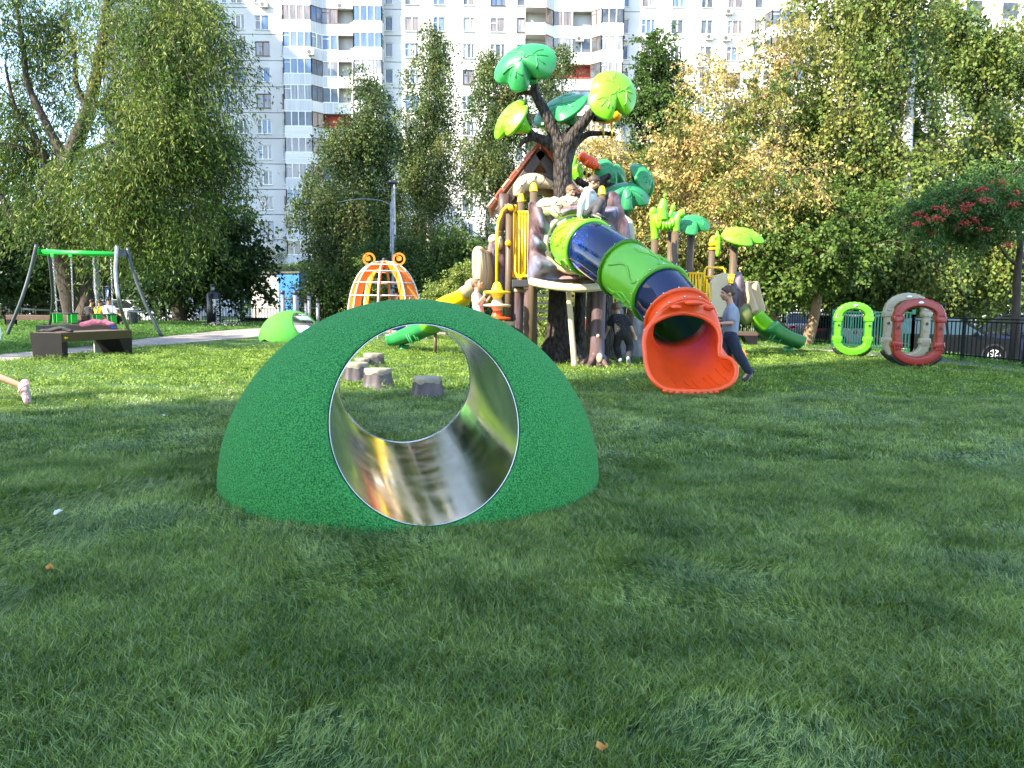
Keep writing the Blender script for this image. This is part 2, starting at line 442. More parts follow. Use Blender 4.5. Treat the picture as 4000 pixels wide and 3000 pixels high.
def scatter(name, P, rot, scl, sources, var, mat_, label, cat):
    me = bpy.data.meshes.new(name); me.vertices.add(len(P)); me.vertices.foreach_set('co', P.astype(np.float32).ravel())
    a = me.attributes.new('rot', 'FLOAT_VECTOR', 'POINT'); a.data.foreach_set('vector', rot.astype(np.float32).ravel())
    a = me.attributes.new('scl', 'FLOAT', 'POINT'); a.data.foreach_set('value', scl.astype(np.float32))
    a = me.attributes.new('var', 'INT', 'POINT'); a.data.foreach_set('value', var.astype(np.int32))
    me.materials.append(mat_)
    o = bpy.data.objects.new(name, me); COL.objects.link(o)
    ng = bpy.data.node_groups.new(name + '_scatter', 'GeometryNodeTree')
    ng.interface.new_socket('Geometry', in_out='INPUT', socket_type='NodeSocketGeometry')
    ng.interface.new_socket('Geometry', in_out='OUTPUT', socket_type='NodeSocketGeometry')
    N = ng.nodes; L = ng.links.new
    gi = N.new('NodeGroupInput'); go = N.new('NodeGroupOutput'); jn = N.new('GeometryNodeJoinGeometry')
    def attr(nm, ty):
        n = N.new('GeometryNodeInputNamedAttribute'); n.data_type = ty; n.inputs['Name'].default_value = nm; return n
    ar = attr('rot', 'FLOAT_VECTOR'); asc = attr('scl', 'FLOAT'); av = attr('var', 'INT')
    e2r = N.new('FunctionNodeEulerToRotation'); L(ar.outputs['Attribute'], e2r.inputs[0])
    for i, s_ in enumerate(sources):
        oi = N.new('GeometryNodeObjectInfo'); oi.inputs['Object'].default_value = s_; oi.inputs['As Instance'].default_value = True
        ip = N.new('GeometryNodeInstanceOnPoints')
        cm = N.new('FunctionNodeCompare'); cm.data_type = 'INT'; cm.operation = 'EQUAL'; cm.inputs[3].default_value = i
        L(av.outputs['Attribute'], cm.inputs[2]); L(cm.outputs[0], ip.inputs['Selection'])
        L(gi.outputs[0], ip.inputs['Points']); L(oi.outputs['Geometry'], ip.inputs['Instance'])
        L(e2r.outputs[0], ip.inputs['Rotation']); L(asc.outputs['Attribute'], ip.inputs['Scale']); L(ip.outputs[0], jn.inputs[0])
    L(jn.outputs[0], go.inputs[0])
    md = o.modifiers.new('scatter', 'NODES'); md.node_group = ng
    return tag(o, label, cat, kind='stuff')
def grassmat(name, dark, light, rough, trans, spec=0.8):
    """blade colour: fibres of several greens, wide drifts of painted silvery sheen, darker between"""
    m = bpy.data.materials.new(name); m.use_nodes = True; nt = m.node_tree; nt.nodes.clear(); L = nt.links.new
    out = _n(nt, 'ShaderNodeOutputMaterial'); b = _n(nt, 'ShaderNodeBsdfPrincipled'); b.inputs['Roughness'].default_value = rough
    b.inputs['Specular IOR Level'].default_value = spec
    a = _n(nt, 'ShaderNodeAttribute'); a.attribute_name = 'tint'
    cr = _n(nt, 'ShaderNodeValToRGB'); el = cr.color_ramp.elements
    el[0].color = (*dark, 1); el[1].color = (*light, 1)
    e = el.new(0.55); e.color = (*[lerp(x, y, 0.35) for x, y in zip(dark, light)], 1)
    L(a.outputs['Fac'], cr.inputs[0])
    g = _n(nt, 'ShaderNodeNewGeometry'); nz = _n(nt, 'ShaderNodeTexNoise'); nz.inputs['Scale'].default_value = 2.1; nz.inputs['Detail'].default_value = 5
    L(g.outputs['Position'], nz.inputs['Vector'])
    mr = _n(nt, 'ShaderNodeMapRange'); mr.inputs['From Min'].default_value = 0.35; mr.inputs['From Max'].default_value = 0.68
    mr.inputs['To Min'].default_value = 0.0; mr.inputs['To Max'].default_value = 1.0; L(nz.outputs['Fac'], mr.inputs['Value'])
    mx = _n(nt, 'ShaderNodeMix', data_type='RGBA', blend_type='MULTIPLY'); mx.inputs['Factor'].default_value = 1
    wr_ = _n(nt, 'ShaderNodeValToRGB'); wr_.color_ramp.elements[0].color = (0.55, 0.66, 0.5, 1); wr_.color_ramp.elements[1].color = (1.75, 1.55, 3.0, 1)  # silvery sheen of laid pile, painted into the fibre colour in noise drifts
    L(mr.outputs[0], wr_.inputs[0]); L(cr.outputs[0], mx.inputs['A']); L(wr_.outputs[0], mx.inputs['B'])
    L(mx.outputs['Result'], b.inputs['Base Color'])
    tr = _n(nt, 'ShaderNodeBsdfTranslucent'); L(mx.outputs['Result'], tr.inputs['Color'])
    ms = _n(nt, 'ShaderNodeMixShader'); ms.inputs[0].default_value = trans
    L(b.outputs[0], ms.inputs[1]); L(tr.outputs[0], ms.inputs[2]); L(ms.outputs[0], out.inputs['Surface'])
    return m
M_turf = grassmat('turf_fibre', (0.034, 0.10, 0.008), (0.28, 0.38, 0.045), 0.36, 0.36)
M_turff = grassmat('turf_fibre_far', (0.05, 0.13, 0.008), (0.30, 0.40, 0.045), 0.6, 0.4, spec=0.3)  # far copy of the turf, brighter yellow of the sunlit band put into its colour
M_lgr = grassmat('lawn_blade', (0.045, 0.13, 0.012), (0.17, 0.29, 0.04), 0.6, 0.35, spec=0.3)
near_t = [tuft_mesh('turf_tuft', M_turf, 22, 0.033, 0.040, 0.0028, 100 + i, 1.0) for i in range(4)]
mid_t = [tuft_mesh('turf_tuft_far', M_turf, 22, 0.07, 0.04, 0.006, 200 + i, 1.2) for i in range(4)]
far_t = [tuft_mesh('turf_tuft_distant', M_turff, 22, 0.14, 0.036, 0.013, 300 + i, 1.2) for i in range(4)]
def grass_points(dmin, dmax, dens, seed, side=0.74, ext=0.35):
    r = np.random.default_rng(seed)
    area = side * 2 * 0.5 * (dmax ** 2 - dmin ** 2) + 2 * ext * (dmax - dmin); n = int(area * dens)
    d = np.sqrt(r.uniform(dmin ** 2, dmax ** 2, int(n * 1.0))); x = r.uniform(-1, 1, len(d)) * (side * d + ext)
    return x, d, r
DOME_C, DOME_R = Vector((-0.625, 4.70, 0)), 1.185
def turf_layer(dmin, dmax, dens, seed, k, P, Rt, S, Vr, hs):
    x, y, r = grass_points(dmin, dmax, dens, seed)
    ok = ~outside(x, y, turf_poly)
    ok &= (((x - DOME_C.x) ** 2 + (y - DOME_C.y) ** 2) > (DOME_R - 0.02) ** 2)
    ok &= ((x - 2.34) / 0.52) ** 2 + ((y - 9.87) / 0.40) ** 2 > 1
    x, y = x[ok], y[ok]; n = len(x)
    # lie of the pile: a smooth field, laid flat in drifts and upright elsewhere
    ang = fbm2(x, y, 0.8, 3) * 4 * PI + fbm2(x, y, 2.6, 4, 2) * 2.2
    lay = np.clip((fbm2(x, y, 1.35, 5, 4) - 0.48) * 9, 0, 1)
    tilt = R(6) + lay * R(66) + r.normal(0, R(12), n)
    lx = np.cos(ang) * np.sin(tilt); ly = np.sin(ang) * np.sin(tilt); yaw = r.uniform(0, 2 * PI, n)
    # euler XYZ that tips +Z towards (lx,ly): rot = Rz(az) Ry(tilt) Rz(yaw) -> use yaw folded in source symmetry
    az = np.arctan2(ly, lx) + r.normal(0, 0.55, n)
    P.append(np.stack([x, y, np.zeros(n) - 0.003], 1)); Rt.append(np.stack([np.zeros(n) + r.normal(0, .12, n), np.abs(tilt), az], 1))
    S.append(r.uniform(0.8, 1.25, n) * hs * (1 - 0.15 * lay)); Vr.append(r.integers(0, 4, n) + 4 * k)
P, Rt, S, Vr = [], [], [], []
turf_layer(1.4, 3.4, 2600, 1, 0, P, Rt, S, Vr, 1.0)
turf_layer(3.4, 5.2, 1500, 2, 0, P, Rt, S, Vr, 1.12)
turf_layer(5.2, 9.5, 480, 3, 1, P, Rt, S, Vr, 1.0)
turf_layer(9.5, 29, 95, 4, 2, P, Rt, S, Vr, 1.05)
P, Rt, S, Vr = np.concatenate(P), np.concatenate(Rt), np.concatenate(S), np.concatenate(Vr)
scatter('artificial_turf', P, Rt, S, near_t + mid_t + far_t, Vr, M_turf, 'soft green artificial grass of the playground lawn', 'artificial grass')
# tall pile standing against the foot of the big dome
# rougher lawn beyond the path
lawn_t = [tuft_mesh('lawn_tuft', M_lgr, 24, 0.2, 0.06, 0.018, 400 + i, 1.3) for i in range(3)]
r_ = np.random.default_rng(31); n = 30000
y = r_.uniform(13, 44, n); x = r_.uniform(-0.8, 0.3, n) * y - 0.5
ok = outside(x, y, turf_poly) & outside(x, y, path_near + path_far[::-1])
x, y = x[ok], y[ok]; n = len(x)
lawn1 = (x, y)
x2 = r_.uniform(4, 16, 9000); y2 = r_.uniform(11, 40, 9000)
ok = outside(x2, y2, turf_poly) & outside(x2, y2, kr + ko[::-1]) & outside(x2, y2, road_r)
x = np.concatenate([x, x2[ok]]); y = np.concatenate([y, y2[ok]]); n = len(x)
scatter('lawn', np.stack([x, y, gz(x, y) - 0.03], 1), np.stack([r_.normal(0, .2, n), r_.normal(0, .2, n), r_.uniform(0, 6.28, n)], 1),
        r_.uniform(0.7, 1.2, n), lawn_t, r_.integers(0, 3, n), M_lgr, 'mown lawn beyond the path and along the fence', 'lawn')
# ================================================================ DOMES WITH A METAL TUNNEL
M_epdm = mat('green_rubber', (0.008, 0.095, 0.022), 0.9, col2=(0.06, 0.31, 0.075), scale=120, bump=1.0, bscale=130, lo=0.36, hi=0.64, spec=0.18, tex='noise', detail=2, bdist=0.006, rvar=0.08)
M_epdm2 = mat('light_green_rubber', (0.04, 0.20, 0.022), 0.85, col2=(0.08, 0.29, 0.035), scale=80, bump=0.6, bscale=110, spec=0.3, col3=(0.05, 0.27, 0.045), sc3=1.6)
def steel(name, tang=None):
    m = bpy.data.materials.new(name); m.use_nodes = True; nt = m.node_tree; b = nt.nodes['Principled BSDF']; L = nt.links.new
    b.inputs['Metallic'].default_value = 1; b.inputs['Base Color'].default_value = (0.72, 0.72, 0.71, 1)
    tc = _n(nt, 'ShaderNodeTexCoord'); mp = _n(nt, 'ShaderNodeMapping'); mp.inputs['Scale'].default_value = (60, 2.0, 60)
    nz = _n(nt, 'ShaderNodeTexNoise'); nz.inputs['Scale'].default_value = 2.0; nz.inputs['Detail'].default_value = 6
    L(tc.outputs['Object'], mp.inputs[0]); L(mp.outputs[0], nz.inputs['Vector'])
    n2 = _n(nt, 'ShaderNodeTexNoise'); n2.inputs['Scale'].default_value = 5; n2.inputs['Detail'].default_value = 5; L(tc.outputs['Object'], n2.inputs['Vector'])
    mr = _n(nt, 'ShaderNodeMapRange'); mr.inputs['From Min'].default_value = 0.3; mr.inputs['From Max'].default_value = 0.7
    mr.inputs['To Min'].default_value = 0.07; mr.inputs['To Max'].default_value = 0.2; L(n2.outputs['Fac'], mr.inputs['Value']); L(mr.outputs[0], b.inputs['Roughness'])
    bp = _n(nt, 'ShaderNodeBump'); bp.inputs['Strength'].default_value = 0.05; bp.inputs['Distance'].default_value = 0.002
    L(nz.outputs['Fac'], bp.inputs['Height'])
    n3 = _n(nt, 'ShaderNodeTexNoise'); n3.inputs['Scale'].default_value = 2.6; n3.inputs['Detail'].default_value = 1; L(tc.outputs['Object'], n3.inputs['Vector'])
    bp2 = _n(nt, 'ShaderNodeBump'); bp2.inputs['Strength'].default_value = 0.10; bp2.inputs['Distance'].default_value = 0.012
    L(n3.outputs['Fac'], bp2.inputs['Height']); L(bp.outputs[0], bp2.inputs['Normal']); L(bp2.outputs[0], b.inputs['Normal'])
    return m
M_steel = steel('brushed_steel')
def dome(name, label, cen, Rr, H_, yaw, tr, tz, mrub, lean=0.0, N=96):
    """half ball of rubber pierced by a horizontal steel tube of radius tr at height tz, axis turned by yaw"""
    root = thing(name, label, 'play dome', cen)
    ax = Vector((-math.sin(yaw), math.cos(yaw), 0)); sx = Vector((ax.y, -ax.x, 0)); up = Vector((0, 0, 1))
    def surf(x, z):     # half depth of the shell at lateral x, height z
        q = 1 - (x / Rr) ** 2 - (z / H_) ** 2
        return Rr * math.sqrt(max(q, 0.0))
    mb = MB()
    for sgn in (-1, 1):
        rows = []
        rim = 0.075
        # radial grid in the (x,z) plane from the hole edge out to the silhouette and the ground line
        ring0 = []
        for k in range(N):
            a = 2 * PI * k / N; cx, cz = math.cos(a), math.sin(a)
            # distance from hole centre to the outline (ellipse or ground z=-0.03)
            t = 5.0
            A = (cx / Rr) ** 2 + (cz / H_) ** 2; B = 2 * tz * cz / H_ ** 2; C = (tz / H_) ** 2 - 1
            t = (-B + math.sqrt(B * B - 4 * A * C)) / (2 * A)
            if cz < -1e-6: t = min(t, (tz + 0.03) / -cz)
            ring0.append((cx, cz, t))
        # rounded lip then outward
        prof = [(0.0, -0.012), (0.004, -0.004), (0.012, 0.0)]
        steps = [0, 0.008, 0.018, 0.03, 0.045, 0.07, 0.1, 0.14, 0.2, 0.3, 0.4, 0.5, 0.6, 0.7, 0.78, 0.85, 0.9, 0.94, 0.97, 0.985, 0.995, 1.0]
        for si, s_ in enumerate(steps):
            row = []
            for cx, cz, t in ring0:
                r0 = tr + 0.004
                rr = lerp(r0, max(t, r0 + 0.002), s_)
                x = cx * rr; z = tz + cz * rr
                dep = surf(x, z)
                lip = 0
                if rr < r0 + rim:   # fillet: pull the edge inwards along the axis
                    u = 1 - (rr - r0) / rim; lip = 0.042 * (1 - math.sqrt(max(0, 1 - u * u)))
                dep = max(dep - lip, 0)
                row.append(cen + sx * x + ax * (sgn * dep) + up * z)
            rows.append(row)
        mb.grid(rows, closed=True)
    sh = obj('rubber_shell', mb, mrub, root, smooth=True)
    # steel tube trimmed to the shell
    mb = MB(); rows = []
    for j in range(25):
        s_ = j / 24; row = []
        for k in range(N):
            a = 2 * PI * k / N; x = math.cos(a) * tr; z = tz + math.sin(a) * tr
            dep = max(surf(x, z) - 0.038, 0.05)
            row.append(cen + sx * x + ax * lerp(-dep, dep, s_) + up * z)
        rows.append(row)
    mb.grid(rows, closed=True)
    obj('steel_tunnel', mb, M_steel, root, smooth=True)
    for sgn in (-1, 1):
        mb = MB(); pts = []
        for k in range(N):
            a = 2 * PI * k / N; x = math.cos(a) * (tr - 0.002); z = tz + math.sin(a) * (tr - 0.002)
            pts.append(cen + sx * x + ax * (sgn * (surf(x, z) - 0.036)) + up * z)
        mb.tube(pts, 0.0025, 6, closed=True)
        obj('tunnel_rim', mb, M_steel, root, smooth=True)
    return root
dome('rubber_dome', 'large dark green rubber dome with a round steel tunnel through it, nearest the camera', DOME_C, DOME_R, 1.145, R(11.5), 0.49, 0.512, M_epdm)
c2 = G(1104, 1338); c2 = Vector((c2.x, c2.y + 0.8, float(gz(c2.x, c2.y + 0.8))))
dome('rubber_dome', 'small light green rubber dome with a steel tunnel, beside the path', c2, 0.90, 0.86, R(53), 0.36, 0.43, M_epdm2, N=64)
# ================================================================ STUMPS
M_stump = mat('stump_bark', (0.028, 0.025, 0.03), 0.6, col2=(0.12, 0.09, 0.09), scale=5, bump=0.8, bscale=14, stretch=(1, 1, 0.25), spec=0.4)
M_stumptop = mat('stump_top', (0.20, 0.175, 0.12), 0.6, col2=(0.28, 0.245, 0.175), scale=7, bump=0.2, bscale=30)
def stump(px, py, wpx, hpx, label, seed):
    g = G(px, py); d = g.y; g = Vector((g.x, g.y + 0.17, 0)); r = wpx / 2 / F_PX * g.y; h = hpx / F_PX * g.y * 0.86
    t = thing('stepping_stump', label, 'stepping stump', g, 'stepping stumps of moulded plastic on the turf')
    rn = random.Random(seed); mb = MB(); N = 36; ph = [rn.uniform(0, 6.28) for _ in range(4)]
    rows = []
    for z, k in ((-.02, 1.12), (0.0, 1.08), (.06, 1.0), (.3, .93), (.6, .87), (.82, .84), (.94, .82), (1.0, .76)):
        row = []
        for i in range(N):
            a = 2 * PI * i / N
            f = 1 + 0.05 * math.sin(3 * a + ph[0]) + 0.035 * math.sin(7 * a + ph[1]) + 0.02 * math.sin(13 * a + ph[2])
            if z < 0.1: f += 0.06 * max(0, math.sin(4 * a + ph[3]))
            row.append(g + Vector((math.cos(a) * r * k * f, math.sin(a) * r * k * f, h * z)))
        rows.append(row)
    mb.grid(rows, closed=True); mb.f.append(tuple((len(rows) - 1) * N + i for i in range(N))); mb.m.append(0)
    obj('stump_side', mb, M_stump, t, smooth=True)
    mb = MB(); rows = []
    for z, k in ((.80, .868), (.86, .875), (.97, .865), (1.02, .82), (1.035, .7), (1.03, .45), (1.035, .2), (1.035, .02)):
        row = []
        for i in range(N):
            a = 2 * PI * i / N
            f = 1 + 0.05 * math.sin(3 * a + ph[0]) + 0.035 * math.sin(7 * a + ph[1])
            zz = h * z - (0.05 * h * (1 + math.sin(5 * a + ph[2]) + 0.6 * math.sin(9 * a)) if z < .83 else 0)
            row.append(g + Vector((math.cos(a) * r * k * f, math.sin(a) * r * k * f, zz)))
        rows.append(row)
    mb.grid(rows, closed=True)
    obj('stump_cap', mb, M_stumptop, t, smooth=True)
stump(1662, 1558, 130, 92, 'grey stepping stump in the shade, rightmost of the five', 1)
stump(1467, 1518, 122, 84, 'grey stepping stump at the edge of the shade, second from the right', 2)
stump(1383, 1492, 108, 82, 'sunlit brown stepping stump half hidden behind the left side of the dome tunnel', 3)
stump(1452, 1436, 88, 60, 'sunlit pinkish stepping stump, farthest back of the five', 4)
stump(1410, 1440, 66, 44, 'small low sunlit stump peeping between two taller stumps', 5)
# ================================================================ APARTMENT BLOCKS
M_wall = mat('white_panel', (0.52, 0.505, 0.48), 0.85, col2=(0.60, 0.585, 0.56), scale=0.35, bump=0.08, bscale=4, col3=(0.46, 0.445, 0.42), sc3=0.12)
M_wallg = mat('grey_panel', (0.42, 0.41, 0.40), 0.85, col2=(0.48, 0.47, 0.45), scale=0.3)
M_corr = mat('balcony_cladding', (0.40, 0.405, 0.41), 0.55, col2=(0.54, 0.54, 0.53), scale=7, stretch=(1, 1, 0.03), bump=0.4, bscale=9)
M_corr2 = mat('balcony_siding', (0.68, 0.66, 0.60), 0.6, col2=(0.55, 0.54, 0.5), scale=8, stretch=(0.03, 1, 1), bump=0.3)
M_frame = mat('white_frame', (0.78, 0.78, 0.76), 0.5)
M_brown = mat('brown_frame', (0.12, 0.055, 0.03), 0.5)
M_redin = mat('red_loggia', (0.36, 0.05, 0.035), 0.8)
M_dark = mat('dark_gap', (0.03, 0.03, 0.032), 0.7)
M_pane = [mat('pane_dark', (0.035, 0.042, 0.05), 0.08, spec=.6, col2=(0.10, 0.11, 0.12), scale=1.2),
          mat('pane_curtain', (0.30, 0.30, 0.29), 0.12, spec=0.6, col2=(0.13, 0.13, 0.14), scale=5, stretch=(1, 1, 0.1)),
          mat('pane_blue', (0.05, 0.09, 0.20), 0.08, spec=.7, col2=(0.12, 0.18, 0.28), scale=2, stretch=(1, 1, .2)),
          mat('pane_warm', (0.22, 0.17, 0.14), 0.12, spec=0.9, col2=(0.07, 0.06, 0.06), scale=4, stretch=(1, 1, .15))]
FY = 84.0
Z0 = at(1078, 1085, FY).z; FH = (at(1025, 86, FY).z - Z0) / 10; Z0 -= FH   # facade distance, storey height, centre of the lowest window row
brn = random.Random(5)
def wall_panel(root, x0, x1, z0, z1, y, holes, m=None):
    """one storey-high slab with window holes; holes = [(xa,xb,za,zb)]"""
    g = 0.035
    xs = sorted({x0 + g, x1 - g} | {h[0] for h in holes} | {h[1] for h in holes}); zs = sorted({z0 + g, z1 - g} | {h[2] for h in holes} | {h[3] for h in holes})
    vi = {}; V = []; Fs = []
    def vid(i, k, j):
        if (i, k, j) not in vi:
            vi[(i, k, j)] = len(V); V.append((xs[i], y + 0.25 * j, zs[k]))
        return vi[(i, k, j)]
    def solid_(i, k):
        if i < 0 or k < 0 or i >= len(xs) - 1 or k >= len(zs) - 1: return False
        cx, cz = (xs[i] + xs[i + 1]) / 2, (zs[k] + zs[k + 1]) / 2
        return not any(h[0] < cx < h[1] and h[2] < cz < h[3] for h in holes)
    for i in range(len(xs) - 1):
        for k in range(len(zs) - 1):
            if not solid_(i, k): continue
            Fs.append((vid(i, k, 0), vid(i + 1, k, 0), vid(i + 1, k + 1, 0), vid(i, k + 1, 0)))
            for di, dk, a, b in ((-1, 0, (i, k), (i, k + 1)), (1, 0, (i + 1, k + 1), (i + 1, k)), (0, -1, (i + 1, k), (i, k)), (0, 1, (i, k + 1), (i + 1, k + 1))):
                if not solid_(i + di, k + dk):
                    Fs.append((vid(a[0], a[1], 0), vid(b[0], b[1], 0), vid(b[0], b[1], 1), vid(a[0], a[1], 1)))
    mb = MB(); mb.add(V, Fs)
    return obj('wall_panel', mb, m or M_wall, root, fix=False)
def window(root, x0, x1, z0, z1, y, style, fm, pm):
    """frame with mullions, sill; panes hang under the frame"""
    t = 0.07; mb = MB(); w_ = x1 - x0
    if w_ < 0.9: cuts = [1.0]
    else: cuts = {0: [0.42, 1.0], 1: [0.62, 1.0], 2: [0.33, 0.72, 1.0], 3: [0.5, 1.0]}[style]
    yy = y + 0.12
    mb.box(((x0 + x1) / 2, yy, z0 + t / 2), (w_, 0.07, t)); mb.box(((x0 + x1) / 2, yy, z1 - t / 2), (w_, 0.07, t))
    xa = x0
    for c in [0] + cuts:
        xx = min(max(x0 + w_ * c, x0 + t / 2), x1 - t / 2); mb.box((xx, yy, (z0 + z1) / 2), (t * (1.5 if 0 < c < 1 else 1), 0.068, z1 - z0 - 2 * t))
    if style in (0, 2) and w_ > 0.9:
        xx = x0 + w_ * (cuts[0] if style == 0 else cuts[0]) / 2; mb.box((xx, yy, z0 + (z1 - z0) * 0.62), (w_ * cuts[0] - 2 * t, 0.064, 0.05))
    mb.box(((x0 + x1) / 2, y - 0.03, z0 - 0.03), (w_ + 0.12, 0.2, 0.035))
    f = obj('window', mb, fm, root, fix=False)
    mb = MB(); xa = x0 + t / 2
    for c in cuts:
        xb = x0 + w_ * c; mb = MB(); mb.add([(xa, yy + 0.02, z0 + t / 2), (xb, yy + 0.02, z0 + t / 2), (xb, yy + 0.02, z1 - t / 2), (xa, yy + 0.02, z1 - t / 2)], [(0, 1, 2, 3)])
        obj('pane', mb, pm if brn.random() < 0.7 else brn.choice(M_pane), f, fix=False); xa = xb
    return f
def row_windows(px_list, y_ref):
    return [(at(a, y_ref, FY).x, at(b, y_ref, FY).x) for a, b in px_list]
main = thing('apartment_building', 'tall white panel apartment block with stacked balcony bays, filling the background', 'apartment building', (0, FY, 0))
NROW = 14
SEG = [  # wall segments between bays: pixel edges and windows at photo row y=200
    (395, 1121, [(430, 486), (560, 582), (640, 662), (760, 815), (868, 890), (905, 957), (997, 1053), (1099, 1119)]),
    (1500, 1902, [(1504, 1535), (1581, 1637), (1692, 1739), (1808, 1853)]),
    (1902, 2052, [(1915, 1972), (2018, 2049)]),
    (2428, 2828, [(2429, 2454), (2504, 2556), (2620, 2667), (2735, 2781)]),
    (2828, 2985, [(2839, 2897), (2943, 2974)])]
for a, b, wins in SEG:
    xa, xb = at(a, 200, FY).x, at(b, 200, FY).x; W = row_windows(wins, 200)
    for r_i in range(NROW):
        zc = Z0 + FH * r_i; z0 = zc - 1.28; z1 = z0 + FH
        if r_i == 0: z0 = -0.4
        holes = [(p, q, zc - 0.78 + (0 if q - p > .9 else 0), zc + 0.74) for p, q in W]
        wall_panel(main, xa, xb, z0, z1, FY, holes)
        if r_i < 13:
            for p, q in W:
                fm = M_brown if brn.random() < 0.13 else M_frame
                window(main, p, q, zc - 0.78, zc + 0.74, FY, brn.choice((0, 0, 1, 2, 2, 3)), fm, brn.choice(M_pane))
# core behind everything, roof slab and plinth
X0b, X1b = at(395, 200, FY).x, at(3158, 200, FY).x
mb = MB(); mb.box(((X0b + X1b) / 2, FY + 6.8, 21), (X1b - X0b - 0.02, 12.6, 42)); obj('wall', mb, M_wallg, main)
mb = MB(); mb.box(((X0b + X1b) / 2, FY + 6.4, 42.3), (X1b - X0b + 0.6, 13.6, 0.6)); obj('roof', mb, M_wallg, main)
mb = MB(); mb.box(((X0b + X1b) / 2, FY + 0.16, 38.5), (X1b - X0b - 0.1, 0.32, 6.4)); obj('top_wall', mb, M_wall, main)
for px in (1902, 2828):
    mb = MB(); x = at(px, 200, FY).x; mb.box((x, FY - 0.02, 21), (0.3, 0.1, 42)); obj('joint_strip', mb, M_wallg, main)
def bay(plan, glaz, first=0):
    """plan = [(px, depth)] left to right; per storey: parapet band, slab and glazing in front of a recess"""
    P = [(at(p, 200, FY).x, FY - d) for p, d in plan]
    xa, xb = P[0][0], P[-1][0]
    for r_i in range(NROW):
        zc = Z0 + FH * r_i; zf = zc - 1.28          # floor of this storey
        # back wall of the loggia
        mb = MB(); mb.add([(xa, FY + 0.45, zf), (xb, FY + 0.45, zf), (xb, FY + 0.45, zf + FH), (xa, FY + 0.45, zf + FH)], [(0, 1, 2, 3)])
        obj('loggia_wall', mb, M_redin if brn.random() < 0.15 else M_wallg, main, fix=False)
        # slab + parapet as one balcony part
        slab = MB(); poly = [(x, y, zf - 0.12) for x, y in P] + [(xb, FY + 0.5, zf - 0.12), (xa, FY + 0.5, zf - 0.12)]
        slab.prism(poly, (0, 0, 0.14))
        bal = obj('balcony', slab, M_wallg, main)
        for i in range(len(P) - 1):
            (x0, y0), (x1, y1) = P[i], P[i + 1]
            ln = math.hypot(x1 - x0, y1 - y0)
            if ln < 0.15: continue
            pr = MB(); pr.bar((x0, y0, zf + 0.45), (x1, y1, zf + 0.45), 0.06, 1.18)
            obj('parapet', pr, M_corr if brn.random() < 0.8 else M_corr2, bal)
            kind = glaz[i % len(glaz)]
            if kind == 'open' and brn.random() < 0.72: continue
            if brn.random() < 0.08: continue
            fm = M_brown if (kind == 'brown' or (kind == 'open') or brn.random() < 0.12) and brn.random() < 0.8 else M_frame
            za, zb = zf + 1.06, zf + FH - 0.14; n = max(1, int(round(ln / 0.85)))
            fr = MB(); d = Vector((x1 - x0, y1 - y0, 0)) / ln; a = Vector((x0, y0, 0)); bb = Vector((x1, y1, 0))
            fr.bar(a + Vector((0, 0, za)), bb + Vector((0, 0, za)), 0.07, 0.08); fr.bar(a + Vector((0, 0, zb)), bb + Vector((0, 0, zb)), 0.07, 0.08)
            for k in range(n + 1):
                p = a + d * (ln * k / n); fr.box((p.x, p.y, (za + zb) / 2), (0.08, 0.08, zb - za))
            if brn.random() < .5: fr.bar(a + d * 0.05 + Vector((0, 0, zb - .4)), a + d * (ln / n) + Vector((0, 0, zb - .4)), 0.05, 0.05)
            obj('glazing_frame', fr, fm, bal, fix=False)
            pn = MB(); o = Vector((0, 0.015, 0)); pn.add([a + o + Vector((0, 0, za)), bb + o + Vector((0, 0, za)), bb + o + Vector((0, 0, zb)), a + o + Vector((0, 0, zb))], [(0, 1, 2, 3)])
            obj('pane', pn, brn.choice(M_pane), bal, fix=False)
    mb = MB()
bay([(1121, 0.0), (1121, 1.3), (1228, 1.3), (1262, 0.35), (1322, 0.3), (1389, 0.3), (1391, 1.25), (1499, 1.25), (1500, 0.0)], ['white', 'white', 'brown', 'white', 'open', 'white', 'white', 'white'])
bay([(2052, 0.0), (2053, 1.25), (2129, 1.25), (2160, 0.35), (2233, 0.3), (2307, 0.35), (2343, 1.25), (2427, 1.25), (2428, 0.0)], ['open', 'open', 'brown', 'white', 'open', 'brown', 'white', 'white'])
bay([(2985, 0.0), (2997, 1.2), (3066, 1.2), (3072, 0.7), (3146, 0.7), (3157, 0.0)], ['white', 'white', 'white', 'brown', 'white'])
# ---- air conditioners
M_ac = mat('ac_casing', (0.55, 0.53, 0.48), 0.5); M_acd = mat('ac_fan', (0.08, 0.08, 0.08), 0.5)
AC = [(1030, 18, 0, 'on the wall above the topmost left window'), (1332, 24, .95, 'on the balcony front near the top left'), (1213, 204, 1.35, 'on the corner of the left balcony stack'),
      (1052, 930, 0, 'low on the wall above the shed roof, left of a pair'), (1120, 930, 0, 'low on the wall above the shed roof, right of a pair'), (1513, 645, 0, 'beside the left balcony stack among birch leaves'),
      (2265, 152, .4, 'under the middle balcony glazing'), (2438, 148, 0, 'beside the middle balcony stack under a turquoise window'), (2508, 150, 0, 'behind the tip of the dark green tree'),
      (2771, 145, 0, 'under a window left of the drainpipe, upper one of two'), (2838, 150, 0, 'just right of the drainpipe, lower one'), (2848, 46, 0, 'just right of the drainpipe, near the top'),
      (2945, 155, 0, 'beside the right-hand balcony stack, upper one'), (2940, 253, 0, 'beside the right-hand balcony stack, lower one'), (2736, 252, 0, 'under a window left of the drainpipe, lower one of two')]
